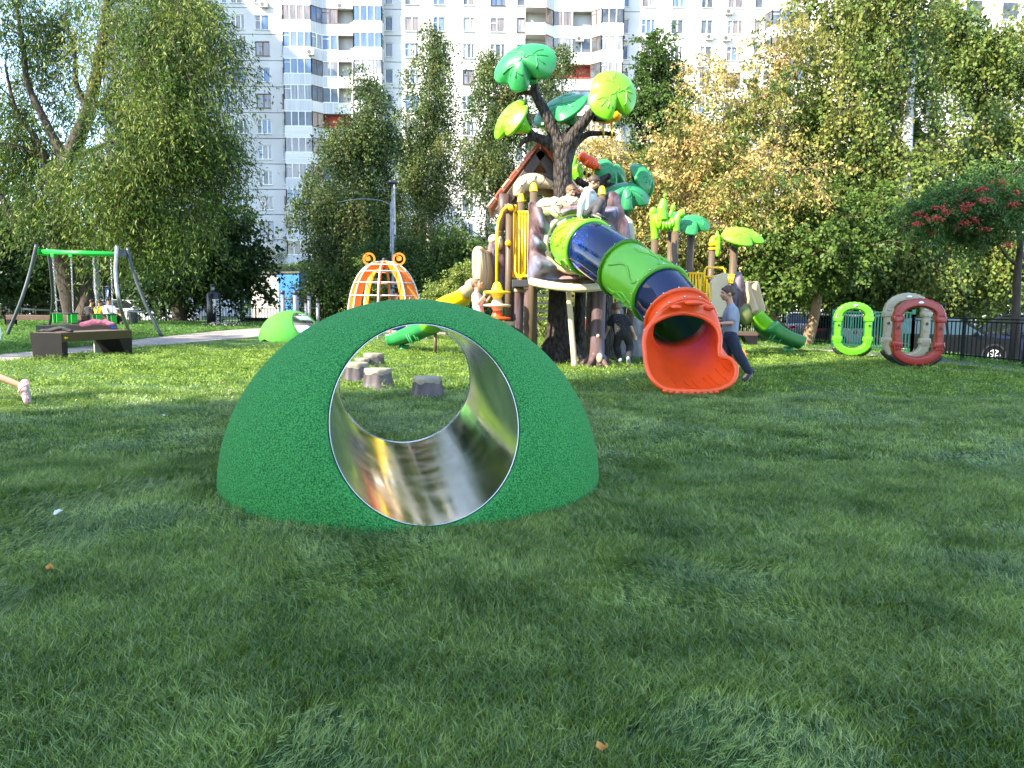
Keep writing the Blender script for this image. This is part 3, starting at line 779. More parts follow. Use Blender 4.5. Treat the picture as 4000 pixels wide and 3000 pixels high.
for px, py, dep, lab in AC:
    c = at(px, py, FY - 0.25 - dep)
    t = thing('air_conditioner', 'pale air conditioner ' + lab, 'air conditioner', c, 'air conditioners on the apartment block')
    mb = MB(); mb.box(c, (0.82, 0.34, 0.58)); obj('casing', mb, M_ac, t, bevel=0.03)
    mb = MB(); mb.lathe([(0.02, 0), (0.21, 0), (0.21, 0.02), (0.02, 0.02)], c + Vector((-0.12, -0.175, 0)), (0, -1, 0), 16); obj('fan_grille', mb, M_acd, t)
    mb = MB()
    for s_ in (-.3, .3):
        mb.bar(c + Vector((s_, 0.24, -0.31)), c + Vector((s_, -0.15, -0.31)), 0.03, 0.03)
    obj('bracket', mb, M_acd, t)
# ---- neighbouring blocks
def plain_block(label, org, ex, length, depth, H_, m, first=0, win=True, wcol=3.2):
    """long block: org = left front corner, ex = unit direction of the front (front faces to the right-hand side of ex)"""
    ex = Vector(ex).normalized(); ey = Vector((-ex.y, ex.x, 0)); org = Vector(org)
    t = thing('apartment_building', label, 'apartment building', org)
    mb = MB(); c = org + ex * length / 2 + ey * depth / 2 + Vector((0, 0, H_ / 2))
    rot = Matrix((ex, ey, Vector((0, 0, 1)))).transposed()
    mb.box(c, (length, depth, H_), rot); obj('wall', mb, m, t)
    mb = MB(); mb.box(c + Vector((0, 0, H_ / 2 + 0.4)), (length + 0.8, depth + 0.8, 0.8), rot); obj('roof', mb, M_wallg, t)
    if win:
        tpl = None; n = int(length / wcol); k = int(H_ / 2.8)
        for i in range(n):
            for j in range(k):
                p = org + ex * ((i + 0.5) * length / n) + Vector((0, 0, 1.9 + j * 2.8))
                if tpl is None:
                    f = MB(); f.box((0, -0.02, 0), (1.6, 0.08, 1.5)); f0 = obj('window', f, M_frame, None); f0.parent = t
                    g = MB(); g.box((0, -0.075, 0), (1.42, 0.02, 1.34)); g0 = obj('pane', g, M_pane[0], None); g0.parent = f0; tpl = f0; o = f0
                    o.rotation_euler = (0, 0, math.atan2(ex.y, ex.x))
                else:
                    o = copy_tree(tpl, t)
                    o.children[0].data = tpl.children[0].data
                o.location = p - org
    return t
plain_block('white apartment block glimpsed through the birches at the right edge', (31, 66, 0), (1, 0.12, 0), 34, 12, 36, M_wall)
plain_block('beige tower block off to the left whose shade falls across the white facade', (-75, 40, 0), (1, 0, 0), 15, 35, 61, M_wallg, win=False)
# tower behind the photographer: its shade lies over the near turf
uu = Vector((0.56, -0.83, 0)).normalized()
plain_block('tall block behind the photographer shading the near lawn', Vector((1.13, 11.4, 0)) - Vector((0.83, 0.56, 0)).normalized() * 46 + uu * 42, -uu, 42, 12, 46, M_wallg, wcol=4.0)
# low shop seen under the left trees and a small red-trimmed kiosk
M_white = mat('shop_plaster', (0.6, 0.58, 0.54), 0.85, col2=(0.5, 0.47, 0.45), scale=0.6)
M_redp = mat('red_paint', (0.5, 0.03, 0.02), 0.5); M_yelp = mat('sign_yellow', (0.7, 0.45, 0.05), 0.5); M_pinkw = mat('pink_wall', (0.42, 0.25, 0.24), 0.85, col2=(0.5, 0.36, 0.33), scale=1)
a = at(-260, 1255, 52); t = thing('shop_building', 'low white and pink shop building seen under the left trees', 'shop', (a.x, 52, 0))
mb = MB(); x0, x1 = at(-260, 1200, 52).x, at(62, 1200, 52).x; mb.box(((x0 + x1) / 2, 55, 3.2), (x1 - x0, 6, 6.4)); obj('wall', mb, M_white, t)
mb = MB(); xx = at(104, 1200, 52).x; mb.box(((x1 + xx) / 2, 55.2, 2.6), (xx - x1, 6, 5.2)); obj('side_wall', mb, M_pinkw, t)
mb = MB(); mb.box(((x0 + xx) / 2, 54.8, 6.5), (xx - x0 + 0.6, 7, 0.3)); obj('roof', mb, M_white, t)
mb = MB(); mb.box(((x0 + xx) / 2 + 2, 51.85, 4.6), (7, 0.2, 0.25)); obj('canopy', mb, M_white, t)
mb = MB(); c = at(45, 968, 51.7); mb.box(c, (1.4, 0.15, 0.5)); obj('sign', mb, M_redp, t)
mb = MB(); c = at(78, 974, 51.7); mb.box(c, (0.8, 0.15, 0.4)); obj('sign_board', mb, M_yelp, t)
mb = MB(); c = at(20, 1150, 51.9); mb.box((c.x, 51.93, 1.6), (2.6, 0.1, 2.2)); obj('shop_window', mb, M_pane[1], t)
a = at(515, 1165, 62); t = thing('kiosk', 'small kiosk with a red roof band behind the parked cars', 'kiosk', (a.x, 62, 0))
mb = MB(); mb.box((a.x, 63.5, 1.3), (2.6, 3, 2.6)); obj('wall', mb, M_white, t)
mb = MB(); mb.box((a.x + 0.1, 63.45, 2.4), (3.0, 3.3, 1.0)); obj('roof_band', mb, M_redp, t)
# ---- utility shed with blue corner
M_shed = mat('shed_grey', (0.36, 0.35, 0.33), 0.8, col2=(0.30, 0.29, 0.27), scale=1.1, col3=(0.24, 0.22, 0.2), sc3=2.2, bump=0.15)
M_shedb = mat('shed_beige', (0.42, 0.38, 0.32), 0.8, col2=(0.30, 0.26, 0.22), scale=3, lo=.5, hi=.75, stretch=(1, 1, .2), bump=0.2)
M_blue = mat('shed_blue', (0.012, 0.12, 0.34), 0.6, col2=(0.02, 0.18, 0.42), scale=4, lo=.5, hi=.8, bump=0.1)
M_tar = mat('tar_roof', (0.05, 0.05, 0.05), 0.9, col2=(0.1, 0.1, 0.09), scale=4)
SD = 46.0
xL, xc, xr = at(945, 1200, SD + .3).x, at(1172, 1200, SD).x, at(1230, 1200, SD).x
t = thing('utility_shed', 'flat roofed grey shed with blue painted corner behind the fence', 'shed', (xc, SD, 0))
zt = at(1172, 1068, SD).z; zr = at(1230, 1078, SD).z
P0, P1, P2 = Vector((xL, SD + 2.0, 0)), Vector((xc, SD, 0)), Vector((xr + 1.2, SD + 4.6, 0)); P3 = P0 + (P2 - P1)
mb = MB(); mb.prism([P0, P1, P2, P3], (0, 0, zt)); obj('wall', mb, M_shed, t)
mb = MB(); e = (P1 - P0).normalized(); nrm = Vector((e.y, -e.x, 0))
mb.bar(P1 - e * 1.75 + nrm * 0.02 + Vector((0, 0, zt / 2)), P1 + nrm * 0.02 + Vector((0, 0, zt / 2)), 0.05, zt - 0.02); obj('blue_panel', mb, M_blue, t)
e2 = (P2 - P1).normalized(); n2 = Vector((e2.y, -e2.x, 0)); L2 = (P2 - P1).length
for nm, s0, s1, m in (('blue_panel', 0.0, .17, M_blue), ('beige_panel', .17, .82, M_shedb), ('blue_panel', .82, 1.0, M_blue)):
    mb = MB(); mb.bar(P1 + e2 * L2 * s0 + n2 * 0.03 + Vector((0, 0, zt / 2)), P1 + e2 * L2 * s1 + n2 * 0.03 + Vector((0, 0, zt / 2)), 0.05, zt - 0.02); obj(nm, mb, m, t)
mb = MB(); o = (P0 + P2) / 2
mb.prism([o + (p - o) * 1.05 + Vector((0, 0, zt + 0.004)) for p in (P0, P1, P2, P3)], (0, 0, 0.12)); obj('roof', mb, M_tar, t)
# ================================================================ TREES
M_bark = mat('bark_brown', (0.028, 0.021, 0.015), 0.9, col2=(0.065, 0.048, 0.034), scale=7, bump=0.9, bscale=14, stretch=(1, 1, 0.22), bdist=0.03)
M_barkg = mat('bark_ochre', (0.13, 0.085, 0.045), 0.9, col2=(0.22, 0.15, 0.08), scale=6, bump=0.7, bscale=16, stretch=(1, 1, 0.3), bdist=0.02)
def birchbark():
    m = mat('birch_bark', (0.55, 0.52, 0.46), 0.8, col2=(0.035, 0.03, 0.028), scale=4.5, lo=0.56, hi=0.64, stretch=(1, 1, 1.6), bump=0.3, detail=5)
    return m
M_birch = birchbark()
M_twig = mat('twig_brown', (0.05, 0.035, 0.025), 0.8)
LM_willow = leafmat('willow_leaf', [(0.022, 0.055, 0.012), (0.045, 0.095, 0.015), (0.09, 0.15, 0.022), (0.19, 0.22, 0.04)])
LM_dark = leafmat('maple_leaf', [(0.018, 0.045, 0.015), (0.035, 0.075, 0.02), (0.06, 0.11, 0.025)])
LM_birch = leafmat('birch_leaf', [(0.03, 0.06, 0.02), (0.055, 0.10, 0.028), (0.11, 0.155, 0.035), (0.17, 0.17, 0.05)])
LM_birchr = leafmat('birch_leaf_right', [(0.035, 0.075, 0.02), (0.09, 0.15, 0.03), (0.15, 0.20, 0.04), (0.21, 0.21, 0.05)])
LM_gold = leafmat('golden_leaf', [(0.07, 0.13, 0.025), (0.21, 0.22, 0.05), (0.40, 0.30, 0.095), (0.54, 0.38, 0.15)])
LM_green = leafmat('deep_green_leaf', [(0.025, 0.06, 0.015), (0.06, 0.11, 0.02), (0.10, 0.16, 0.025)])
LM_shrub = leafmat('shrub_leaf', [(0.09, 0.16, 0.03), (0.18, 0.24, 0.05), (0.30, 0.27, 0.08)])
LM_rowan = leafmat('rowan_leaf', [(0.03, 0.08, 0.02), (0.06, 0.14, 0.03), (0.15, 0.22, 0.045)])
LM_pine = leafmat('pine_needle', [(0.02, 0.05, 0.02), (0.045, 0.085, 0.035)])
M_berry = mat('rowan_berry', (0.24, 0.010, 0.005), 0.45, col2=(0.32, 0.025, 0.008), scale=20)
def leaves(P, D, size, asp, r, curl=0.35):
    """P points (n,3), D main directions (n,3); returns rhombus leaves"""
    n = len(P); D = D + r.normal(0, 0.35, (n, 3)); D /= np.linalg.norm(D, axis=1, keepdims=True) + 1e-9
    W = np.cross(D, r.normal(0, 1, (n, 3))); W /= np.linalg.norm(W, axis=1, keepdims=True) + 1e-9
    L = size * r.uniform(0.65, 1.3, (n, 1)); w_ = L * asp * 0.5
    V = np.stack([P, P + D * L * 0.45 + W * w_, P + D * L, P + D * L * 0.45 - W * w_], 1).reshape(-1, 3)
    return V
def tree(name, label, trunk, tr, crowns, leafm, barkm, nleaf, lsize, asp=0.55, droop=0.0, crad=1.1, strand=1.2, seed=1, group=None, cat='tree', tilt_up=0.4, extra=(), limb=0.35,
         shade_tint=0.0, clump=0.35, bias=0.0, berries=0, second=None, vis=None):
    """trunk: world points; tr: radii; crowns: [(centre, radii, n clusters)]; leaves sit on twigs of each cluster"""
    r = np.random.default_rng(seed); rn = random.Random(seed)
    t = thing(name, label, cat, Vector(trunk[0]), group)
    TP = catmull(trunk, 5); n = len(TP)
    RR = [np.interp(i / (n - 1), np.linspace(0, 1, len(tr)), tr) for i in range(n)]
    mb = MB(); mb.tube([TP[0] - Vector((0, 0, .15))] + TP, [RR[0] * 1.35] + RR, 12)
    lines = [(TP, RR)]
    for ex_p, ex_r in extra:
        q = catmull(ex_p, 5); rr = [np.interp(i / (len(q) - 1), np.linspace(0, 1, len(ex_r)), ex_r) for i in range(len(q))]
        mb.tube(q, rr, 9); lines.append((q, rr))
    allp = [(p, rr_) for q, rr in lines for p, rr_ in zip(q, rr)]
    C = []; 
    for c, rad, nc in crowns:
        c = Vector(c); k = 0
        while k < nc:
            v = Vector((rn.gauss(0, 1), rn.gauss(0, 1), rn.gauss(0, 1))).normalized() * (rn.random() ** 0.42)
            p = c + Vector((v.x * rad[0], v.y * rad[1], v.z * rad[2]))
            C.append(p); k += 1
    br = MB()
    LP, LD, LT = [], [], []
    wts = np.array([rn.uniform(0.5, 1.5) for _ in C]); cnt = (wts / wts.sum() * nleaf).astype(int)
    ends = []
    tips = [p for p, _ in allp]
    order = sorted(range(len(C)), key=lambda i: min((C[i] - p).length for p in tips))
    for ci in order:
        c = C[ci]; best = None
        for p, rr_ in allp:
            d = (c - p).length; s_ = d + max(0, (p.z - c.z) + 0.15 * d) * 1.5 - min(rr_, 0.12) * 8
            if best is None or s_ < best[0]: best = (s_, p, rr_)
        p = best[1]; d = (c - p).length
        mid = lerp(p, c, 0.5) + Vector((rn.uniform(-.12, .12) * d, rn.uniform(-.12, .12) * d, 0.14 * d * (1 + tilt_up)))
        q = bez(p, mid, c, 5); r0 = min(best[2] * 0.62, 0.02 + d * 0.014 * limb / .35, 0.085)
        br.tube(q, [lerp(r0, 0.012, k / 5) for k in range(6)], 5, cap=False)
        allp.extend((q[k], lerp(r0, 0.012, k / 5)) for k in (2, 3, 4))
        m_ = cnt[ci]
        if m_ < 3: continue
        nst = max(3, m_ // 26); base_t = rn.gauss(0.45 + bias, clump * 0.45)
        outv = Vector((c.x - TP[-1].x, c.y - TP[-1].y, 0)); outv = outv.normalized() if outv.length > 0.1 else Vector((1, 0, 0))
        for s_ in range(nst):
            v = r.normal(0, 1, 3); v /= np.linalg.norm(v) + 1e-9
            ln = strand * rn.uniform(0.5, 1.3)
            st = np.array(c) + v * crad * rn.uniform(0.05, 0.9) * np.array([1, 1, 0.8])
            dirn = v * (1 - droop) + np.array([outv.x * 0.25, outv.y * 0.25, 0.1]) * (1 - droop) + np.array([0.12 * v[0], 0.12 * v[1], -1.0]) * droop
            dirn /= np.linalg.norm(dirn) + 1e-9
            k = m_ // nst; tt = np.sort(r.random(k))[:, None]
            sag = np.array([0, 0, -1.0]) * (tt ** 2) * ln * 0.35
            pts = st + dirn * tt * ln + sag + r.normal(0, 0.05 * ln + lsize * 0.35, (k, 3)) * np.array([1, 1, 0.7])
            LP.append(pts); LD.append(np.tile(dirn * 0.5 + np.array([0, 0, -0.45]), (k, 1)) + r.normal(0, .5, (k, 3)))
            LT.append(np.clip(base_t + r.normal(0, 0.10, k), 0, 1))
            if s_ % 3 == 0:
                e = st + dirn * ln + np.array([0, 0, -0.35 * ln])
                br.tube([c, Vector(st), Vector(e)], [0.010, 0.007, 0.003], 3, cap=False)
            ends.append(st)
    tr_o = obj('trunk', mb, barkm, t, smooth=True)
    b_o = obj('branches', br, M_twig if barkm is M_birch else barkm, t, smooth=True, fix=False); b_o['kind'] = 'stuff'
    LP, LD, LT = np.concatenate(LP), np.concatenate(LD), np.concatenate(LT)
    if second is None:
        V = leaves(LP, LD, lsize, asp, r)
        cr = npmesh('crown', V, np.arange(len(V)).reshape(-1, 4), leafm, t, LT)
    else:
        V = leaves(LP, LD, lsize, asp, r)
        cr = npmesh('crown', V, np.arange(len(V)).reshape(-1, 4), leafm, t, LT)
    if berries:
        for k in range(berries):
            e = Vector(ends[rn.randrange(len(ends))]) + Vector((rn.uniform(-.5, .1), -0.4, -0.15)); bb = MB()
            for q in range(20):
                p = e + Vector((rn.gauss(0, .06), rn.gauss(0, .05), rn.gauss(0, .028))); bb.ball(p, 0.022, 5, 3)
            o = obj('berry_cluster', bb, M_berry, t); o['kind'] = 'stuff'
    return t
def ell(px, py, d, rx_px, rz_px, ry, n):
    """crown ellipsoid from photo pixels at distance d"""
    c = at(px, py, d); return (c, (rx_px * d / F_PX, ry, rz_px * d / F_PX), n)
# --- big willow on the left
wd = G(330, 1265).y
tree('willow_tree', 'big old willow with a leaning trunk behind the swing', [G(330, 1262), at(285, 1130, wd), at(235, 950, wd - .2), at(228, 830, wd - .3), at(262, 640, wd), at(345, 430, wd), at(400, 150, wd), at(430, -100, wd)],
     [0.72, 0.52, 0.48, 0.4, 0.32, 0.26, 0.18, 0.08],
     [ell(670, 150, wd - 0.9, 270, 200, 2.6, 60), ell(640, 440, wd - 1.6, 290, 190, 2.4, 62), ell(500, 690, wd - 2, 230, 150, 2.0, 40), ell(560, 860, wd - 2, 230, 70, 1.2, 22), ell(760, 620, wd - 0.9, 150, 120, 1.6, 16),
      ell(130, 60, wd + 0.6, 190, 120, 2.5, 26), ell(60, 560, wd + 0.6, 120, 260, 2.2, 40), ell(200, 330, wd + 1.5, 60, 90, 2, 5), ell(560, -60, wd, 300, 120, 3, 24), ell(250, 760, wd - 1.2, 120, 120, 1.6, 14)],
     LM_willow, M_bark, 130000, 0.185, asp=0.26, droop=0.62, crad=0.95, strand=1.7, seed=3, bias=0.12, clump=0.5,
     extra=[([at(232, 900, wd), at(150, 905, wd - .5), at(50, 850, wd - 1), at(0, 760, wd - 1), at(-60, 700, wd - 1)], [0.22, 0.17, 0.14, 0.1, 0.06]),
            ([at(262, 950, wd), at(330, 900, wd), at(420, 820, wd - .3), at(520, 640, wd - .8), at(640, 480, wd - 1)], [0.2, 0.16, 0.13, 0.1, 0.05]),
            ([at(262, 640, wd), at(180, 480, wd), at(110, 330, wd), at(90, 180, wd), at(60, 0, wd)], [0.2, 0.15, 0.12, 0.09, 0.05]),
            ([at(345, 430, wd), at(430, 380, wd - .4), at(540, 250, wd - .8)], [0.12, 0.08, 0.04]),
            ([at(228, 830, wd), at(190, 700, wd), at(150, 560, wd), at(60, 420, wd), at(20, 250, wd)], [0.2, 0.16, 0.12, 0.08, 0.04]),
            ([at(345, 430, wd), at(300, 330, wd), at(290, 200, wd), at(250, 60, wd)], [0.14, 0.1, 0.08, 0.04]),
            ([at(262, 640, wd), at(330, 600, wd), at(420, 560, wd - .5), at(520, 540, wd - 1)], [0.13, 0.1, 0.07, 0.03]),
            ([at(325, 1240, wd), at(340, 1160, wd), at(300, 1000, wd), at(262, 880, wd)], [0.34, 0.3, 0.24, 0.2])])
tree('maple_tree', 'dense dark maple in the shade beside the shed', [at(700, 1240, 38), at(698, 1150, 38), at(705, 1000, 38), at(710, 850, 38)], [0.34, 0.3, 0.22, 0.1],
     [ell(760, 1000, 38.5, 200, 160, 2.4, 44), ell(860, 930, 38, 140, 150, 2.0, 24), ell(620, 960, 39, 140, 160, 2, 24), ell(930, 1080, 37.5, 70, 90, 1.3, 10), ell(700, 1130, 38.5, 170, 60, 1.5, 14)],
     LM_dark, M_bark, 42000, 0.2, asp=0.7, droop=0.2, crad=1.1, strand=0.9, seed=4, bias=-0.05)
# --- left background greenery, in light beyond the cars
for i, (px, py, d, rx, rz, n, lm, lab) in enumerate([(470, 1080, 62, 150, 130, 26, LM_shrub, 'sunlit light green tree far behind the willow trunk'), (160, 980, 42, 110, 170, 24, LM_green, 'dark leafy tree at the left behind the swing legs'),
                                           (-60, 1000, 40, 130, 190, 22, LM_dark, 'dark spruce-like tree at the left edge'), (330, 1000, 60, 120, 110, 18, LM_green, 'green tree glimpsed left of the willow trunk')]):
    b = at(px, 1250, d); tree('background_tree', lab, [(b.x, d, 0), at(px, 1150, d), at(px, py, d)], [0.25, 0.2, 0.1], [ell(px, py, d, rx, rz, 3, n)], lm, M_bark, 13000, 0.24, asp=0.7, droop=0.2, crad=1.3, strand=1.2, seed=20 + i, group='trees beyond the left fence')
# --- birches
def birch(label, px0, pyb, d, top, crown, nleaf, seed, lm=LM_birch, lean=0, tr0=0.17, ls=0.13, droop=0.75, extra=(), strand=1.5, cr=0.7, lowpx=None):
    b = at(px0, pyb, d); b.z = 0
    P_ = [b, at(px0 + lean * 0.3, lerp(pyb, top, .3), d), at(px0 + lean * 0.6, lerp(pyb, top, .6), d), at(px0 + lean, top, d)]
    return tree('birch_tree', label, P_, [tr0, tr0 * .75, tr0 * .5, 0.03], crown, lm, M_birch, nleaf, ls, asp=0.75, droop=droop, crad=cr, strand=strand, seed=seed, group='birch trees', tilt_up=1.2, limb=0.22, bias=0.0, extra=extra, clump=0.45)
birch('drooping birch in front of the left balcony stack', 1378, 1190, 39, 240, [ell(1370, 1000, 39, 200, 170, 2.4, 44), ell(1330, 760, 39, 170, 150, 2.2, 36), ell(1400, 560, 39, 130, 140, 1.9, 28), ell(1450, 850, 39, 130, 200, 2, 26), ell(1460, 430, 39, 60, 110, 1.0, 9), ell(1420, 300, 39, 40, 60, .6, 4)], 60000, 31)
birch('tall thin birch in front of the white facade, between the two balcony stacks', 1675, 1190, 44, 70, [ell(1670, 930, 44, 150, 240, 2.4, 36), ell(1690, 620, 44, 120, 150, 2.0, 22), ell(1660, 360, 44, 110, 150, 1.8, 20), ell(1680, 180, 44, 70, 90, 1.1, 9), ell(1590, 520, 44, 90, 110, 1.4, 10), ell(1560, 760, 44, 90, 110, 1.4, 10)], 44000, 32,
      extra=[([at(1675, 800, 44), at(1640, 640, 44), at(1590, 480, 44)], [0.08, 0.05, 0.02]), ([at(1675, 900, 44), at(1720, 700, 44), at(1740, 500, 44)], [0.07, 0.05, 0.02])])
birch('birch behind the left side of the climbing tower', 1905, 1190, 42, 170, [ell(1900, 950, 42, 130, 230, 2.2, 36), ell(1910, 620, 42, 120, 170, 2.0, 26), ell(1920, 350, 42, 90, 140, 1.5, 14), ell(1990, 430, 42, 60, 100, 1.2, 8), ell(2060, 800, 42, 80, 170, 1.6, 14)], 50000, 33)
birch('slender birch behind the plastic tree top', 2195, 1190, 47, 150, [ell(2190, 420, 47, 90, 170, 1.6, 12), ell(2180, 250, 47, 60, 110, 1.1, 7), ell(2200, 750, 47, 110, 200, 1.8, 14)], 16000, 34)
birch('lower birch between the facade and the frog climber', 1540, 1195, 36, 700, [ell(1540, 1010, 36, 110, 130, 1.9, 24), ell(1590, 1090, 36, 150, 80, 2.0, 20), ell(1760, 1020, 36, 110, 140, 2.0, 26), ell(1270, 1120, 36, 70, 90, 1.3, 10)], 40000, 35, lm=LM_green, droop=0.5)
# --- the green and golden trees behind the tower
tree('poplar_tree', 'dark green tree with a pointed top beside the lime plastic leaf', [at(2550, 1190, 46), at(2552, 900, 46), at(2560, 500, 46), at(2570, 130, 46)], [0.3, 0.24, 0.14, 0.03],
     [ell(2565, 420, 46, 130, 110, 1.9, 30), ell(2560, 290, 46, 85, 90, 1.3, 15), ell(2570, 180, 46, 40, 60, .7, 5), ell(2540, 620, 46, 170, 150, 2, 20)], LM_green, M_bark, 26000, 0.17, asp=0.7, droop=0.1, crad=0.8, strand=0.8, seed=41)
gb = G(3112, 1338)
tree('golden_tree', 'wide leaning tree with golden leaves behind the climbing tower', [gb, at(3040, 1270, gb.y + .2), at(2950, 1150, gb.y + .8), at(2850, 950, gb.y + 1), at(2760, 700, gb.y + 2)], [0.22, 0.17, 0.15, 0.12, 0.05],
     [ell(2600, 700, 27, 260, 170, 2.6, 60), ell(2450, 900, 27, 230, 200, 2.4, 52), ell(2800, 560, 27, 220, 190, 2.6, 48), ell(2750, 900, 26, 250, 170, 2.4, 52), ell(2980, 760, 25, 170, 190, 2.2, 34), ell(2380, 620, 27, 100, 90, 1.6, 10), ell(2950, 420, 27, 150, 120, 2, 16), ell(2830, 300, 27, 110, 60, 1.4, 6), ell(3060, 200, 27, 40, 170, 1, 8)],
     LM_gold, M_barkg, 92000, 0.125, asp=0.5, droop=0.35, crad=0.72, strand=0.85, seed=42, clump=0.62, extra=[([at(2950, 1150, gb.y + .8), at(3000, 900, gb.y + 1), at(3040, 500, gb.y + 1.5), at(3080, 150, gb.y + 2)], [0.1, 0.09, 0.06, 0.02])])
g2 = G(3150, 1345)
tree('linden_tree', 'leafy green tree with an upright ochre trunk right of the curved slide', [g2, at(3180, 1240, g2.y), at(3195, 1120, g2.y), at(3200, 900, g2.y + .5), at(3190, 700, g2.y + 1)], [0.2, 0.165, 0.15, 0.1, 0.05],
     [ell(3080, 1010, 24, 190, 100, 1.6, 34), ell(3250, 980, 24, 150, 100, 1.5, 24), ell(2960, 1090, 25, 160, 70, 1.4, 18), ell(3150, 820, 25, 170, 130, 1.8, 30), ell(3330, 850, 25, 120, 150, 1.5, 18)],
     LM_green, M_barkg, 46000, 0.115, asp=0.8, droop=0.25, crad=0.65, strand=0.6, seed=43, bias=0.2)
# --- right-hand birches
rb1 = G(3500, 1330)
tree('birch_tree', 'tall birch with a pale thick trunk behind the beige ring', [rb1, at(3500, 1180, rb1.y + 1), at(3520, 900, 27), at(3545, 500, 27), at(3560, 150, 28), at(3540, -150, 28)], [0.32, 0.3, 0.25, 0.18, 0.12, 0.05],
     [ell(3330, 250, 28, 220, 200, 2.6, 38), ell(3250, 520, 28, 200, 170, 2.4, 32), ell(3560, 300, 28, 110, 300, 1.5, 16), ell(3440, 660, 27, 220, 120, 1.6, 34), ell(3620, 560, 28, 120, 170, 1.6, 18), ell(3450, 860, 27, 200, 110, 1.5, 30), ell(3620, 950, 27, 150, 120, 1.5, 22), ell(3400, -60, 28, 280, 130, 2, 34)],
     LM_birchr, M_birch, 72000, 0.13, asp=0.8, droop=0.68, crad=0.75, strand=1.35, seed=51, group='birch trees', tilt_up=1.0, bias=0.12, clump=0.5)
rb2 = G(3790, 1310)
tree('birch_tree', 'second tall birch further right, beyond the parked cars', [at(3790, 1280, 33), at(3785, 1100, 33), at(3790, 700, 33), at(3830, 300, 33), at(3850, -100, 33)], [0.2, 0.18, 0.15, 0.11, 0.05],
     [ell(3850, 200, 32, 160, 240, 2.0, 36), ell(3900, 560, 31, 130, 130, 1.7, 24), ell(3760, 760, 31, 160, 120, 1.7, 26), ell(3860, 1000, 29, 170, 110, 1.6, 30), ell(3700, 1080, 31, 120, 80, 1.6, 16), ell(3720, 60, 32, 90, 120, 1.2, 10)],
     LM_birchr, M_birch, 56000, 0.15, asp=0.8, droop=0.6, crad=0.8, strand=1.3, seed=52, group='birch trees', tilt_up=1.0, bias=0.1, clump=0.5)
tree('birch_tree', 'thin pale trunked birch between the lime ring and the linden', [at(3275, 1330, 28), at(3280, 1200, 28), at(3300, 1000, 28), at(3320, 700, 28)], [0.15, 0.14, 0.12, 0.05],
     [ell(3300, 1080, 28, 120, 60, 1.2, 12), ell(3420, 1100, 29, 130, 60, 1.2, 14)], LM_birchr, M_birch, 12000, 0.13, asp=0.8, droop=0.5, crad=0.5, strand=0.7, seed=53, group='birch trees')
rw = at(3965, 1415, 16.5); rw.z = -0.03
tree('rowan_tree', 'rowan with red berry clusters at the right edge, behind the fence', [rw, at(3968, 1250, 16.5), at(3975, 1060, 16.5), at(3985, 950, 16.5), at(3960, 820, 16.5), at(3900, 700, 16.5)], [0.10, 0.085, 0.075, 0.06, 0.04, 0.02],
     [ell(3780, 800, 16, 200, 120, 1.0, 40), ell(3920, 860, 16.2, 130, 130, 1.0, 26), ell(3650, 860, 16, 110, 80, .7, 16.5), ell(3900, 720, 16.2, 120, 70, .8, 12)],
     LM_rowan, M_bark, 26000, 0.085, asp=0.34, droop=0.2, crad=0.34, strand=0.4, seed=54, berries=48, limb=0.2,
     extra=[([at(3985, 950, 16.5), at(4040, 850, 16.5), at(4080, 700, 16.5)], [0.05, 0.03, 0.02]), ([at(3978, 1040, 16.5), at(3930, 1000, 16.5), at(3880, 930, 16.2), at(3780, 860, 16)], [0.035, 0.03, 0.02, 0.01])])
# --- shrubs
def shrub(name, label, px, pyb, d, rx, h_px, n, lm, nleaf, ls, seed, droop=0.0, asp=0.6):
    b = at(px, pyb, d); b.z = float(gz(b.x, b.y)); c = at(px, pyb - h_px * .5, d)
    return tree(name, label, [b, lerp(b, c, .5), c], [0.05, 0.04, 0.02], [ell(px, pyb - h_px * .5, d, rx, h_px * .5, rx * d / F_PX, n)], lm, M_bark, nleaf, ls * 1.15, asp=asp, droop=droop, crad=0.35, strand=0.5, seed=seed, cat='shrub', limb=.15)
shrub('garden_shrub', 'sunlit yellow-green shrub behind the yellow slide', 1745, 1215, 28, 60, 110, 22, LM_shrub, 9000, 0.08, 61)
shrub('garden_shrub', 'taller sunlit shrub against the beige slide', 1820, 1200, 28, 48, 160, 18, LM_shrub, 8000, 0.09, 62)
shrub('garden_shrub', 'lit shrubs seen between the legs of the play tower', 2160, 1280, 27, 150, 130, 40, LM_shrub, 13000, 0.08, 63)
shrub('thuja_shrub', 'upright thuja behind the frog climber', 1425, 1235, 30, 34, 210, 22, LM_shrub, 9000, 0.06, 64)
shrub('thuja_shrub', 'small thuja bushes inside the view of the frog climber', 1480, 1250, 30, 60, 100, 20, LM_green, 8000, 0.06, 65)
shrub('pine_tree', 'young pine rising behind the shed roof on the right', 1222, 1190, 50, 50, 220, 26, LM_pine, 14000, 0.2, 66, asp=0.06)
shrub('pine_tree', 'young pine and bushes rising over the shed roof', 1090, 1190, 50, 70, 190, 30, LM_pine, 14000, 0.2, 67, asp=0.07)
shrub('garden_shrub', 'dark bushes under the birches beyond the exercise bars', 1340, 1250, 38, 100, 150, 40, LM_dark, 14000, 0.1, 68)
# off to the left: the tree whose shade dapples the swing
tree('willow_tree', 'leafy tree left of the view whose shade dapples the swing lawn', [(-20.5, 12.5, 0), (-20.3, 12.5, 3), (-20, 12.6, 6), (-19.8, 12.8, 10)], [0.4, 0.3, 0.25, 0.1],
     [(Vector((-20.5, 12.2, 8.5)), (4.0, 4.2, 3.2), 60), (Vector((-24, 9, 9)), (3.0, 3.2, 2.8), 24)], LM_green, M_bark, 22000, 0.22, asp=0.5, droop=0.3, crad=1.1, strand=1.0, seed=71)
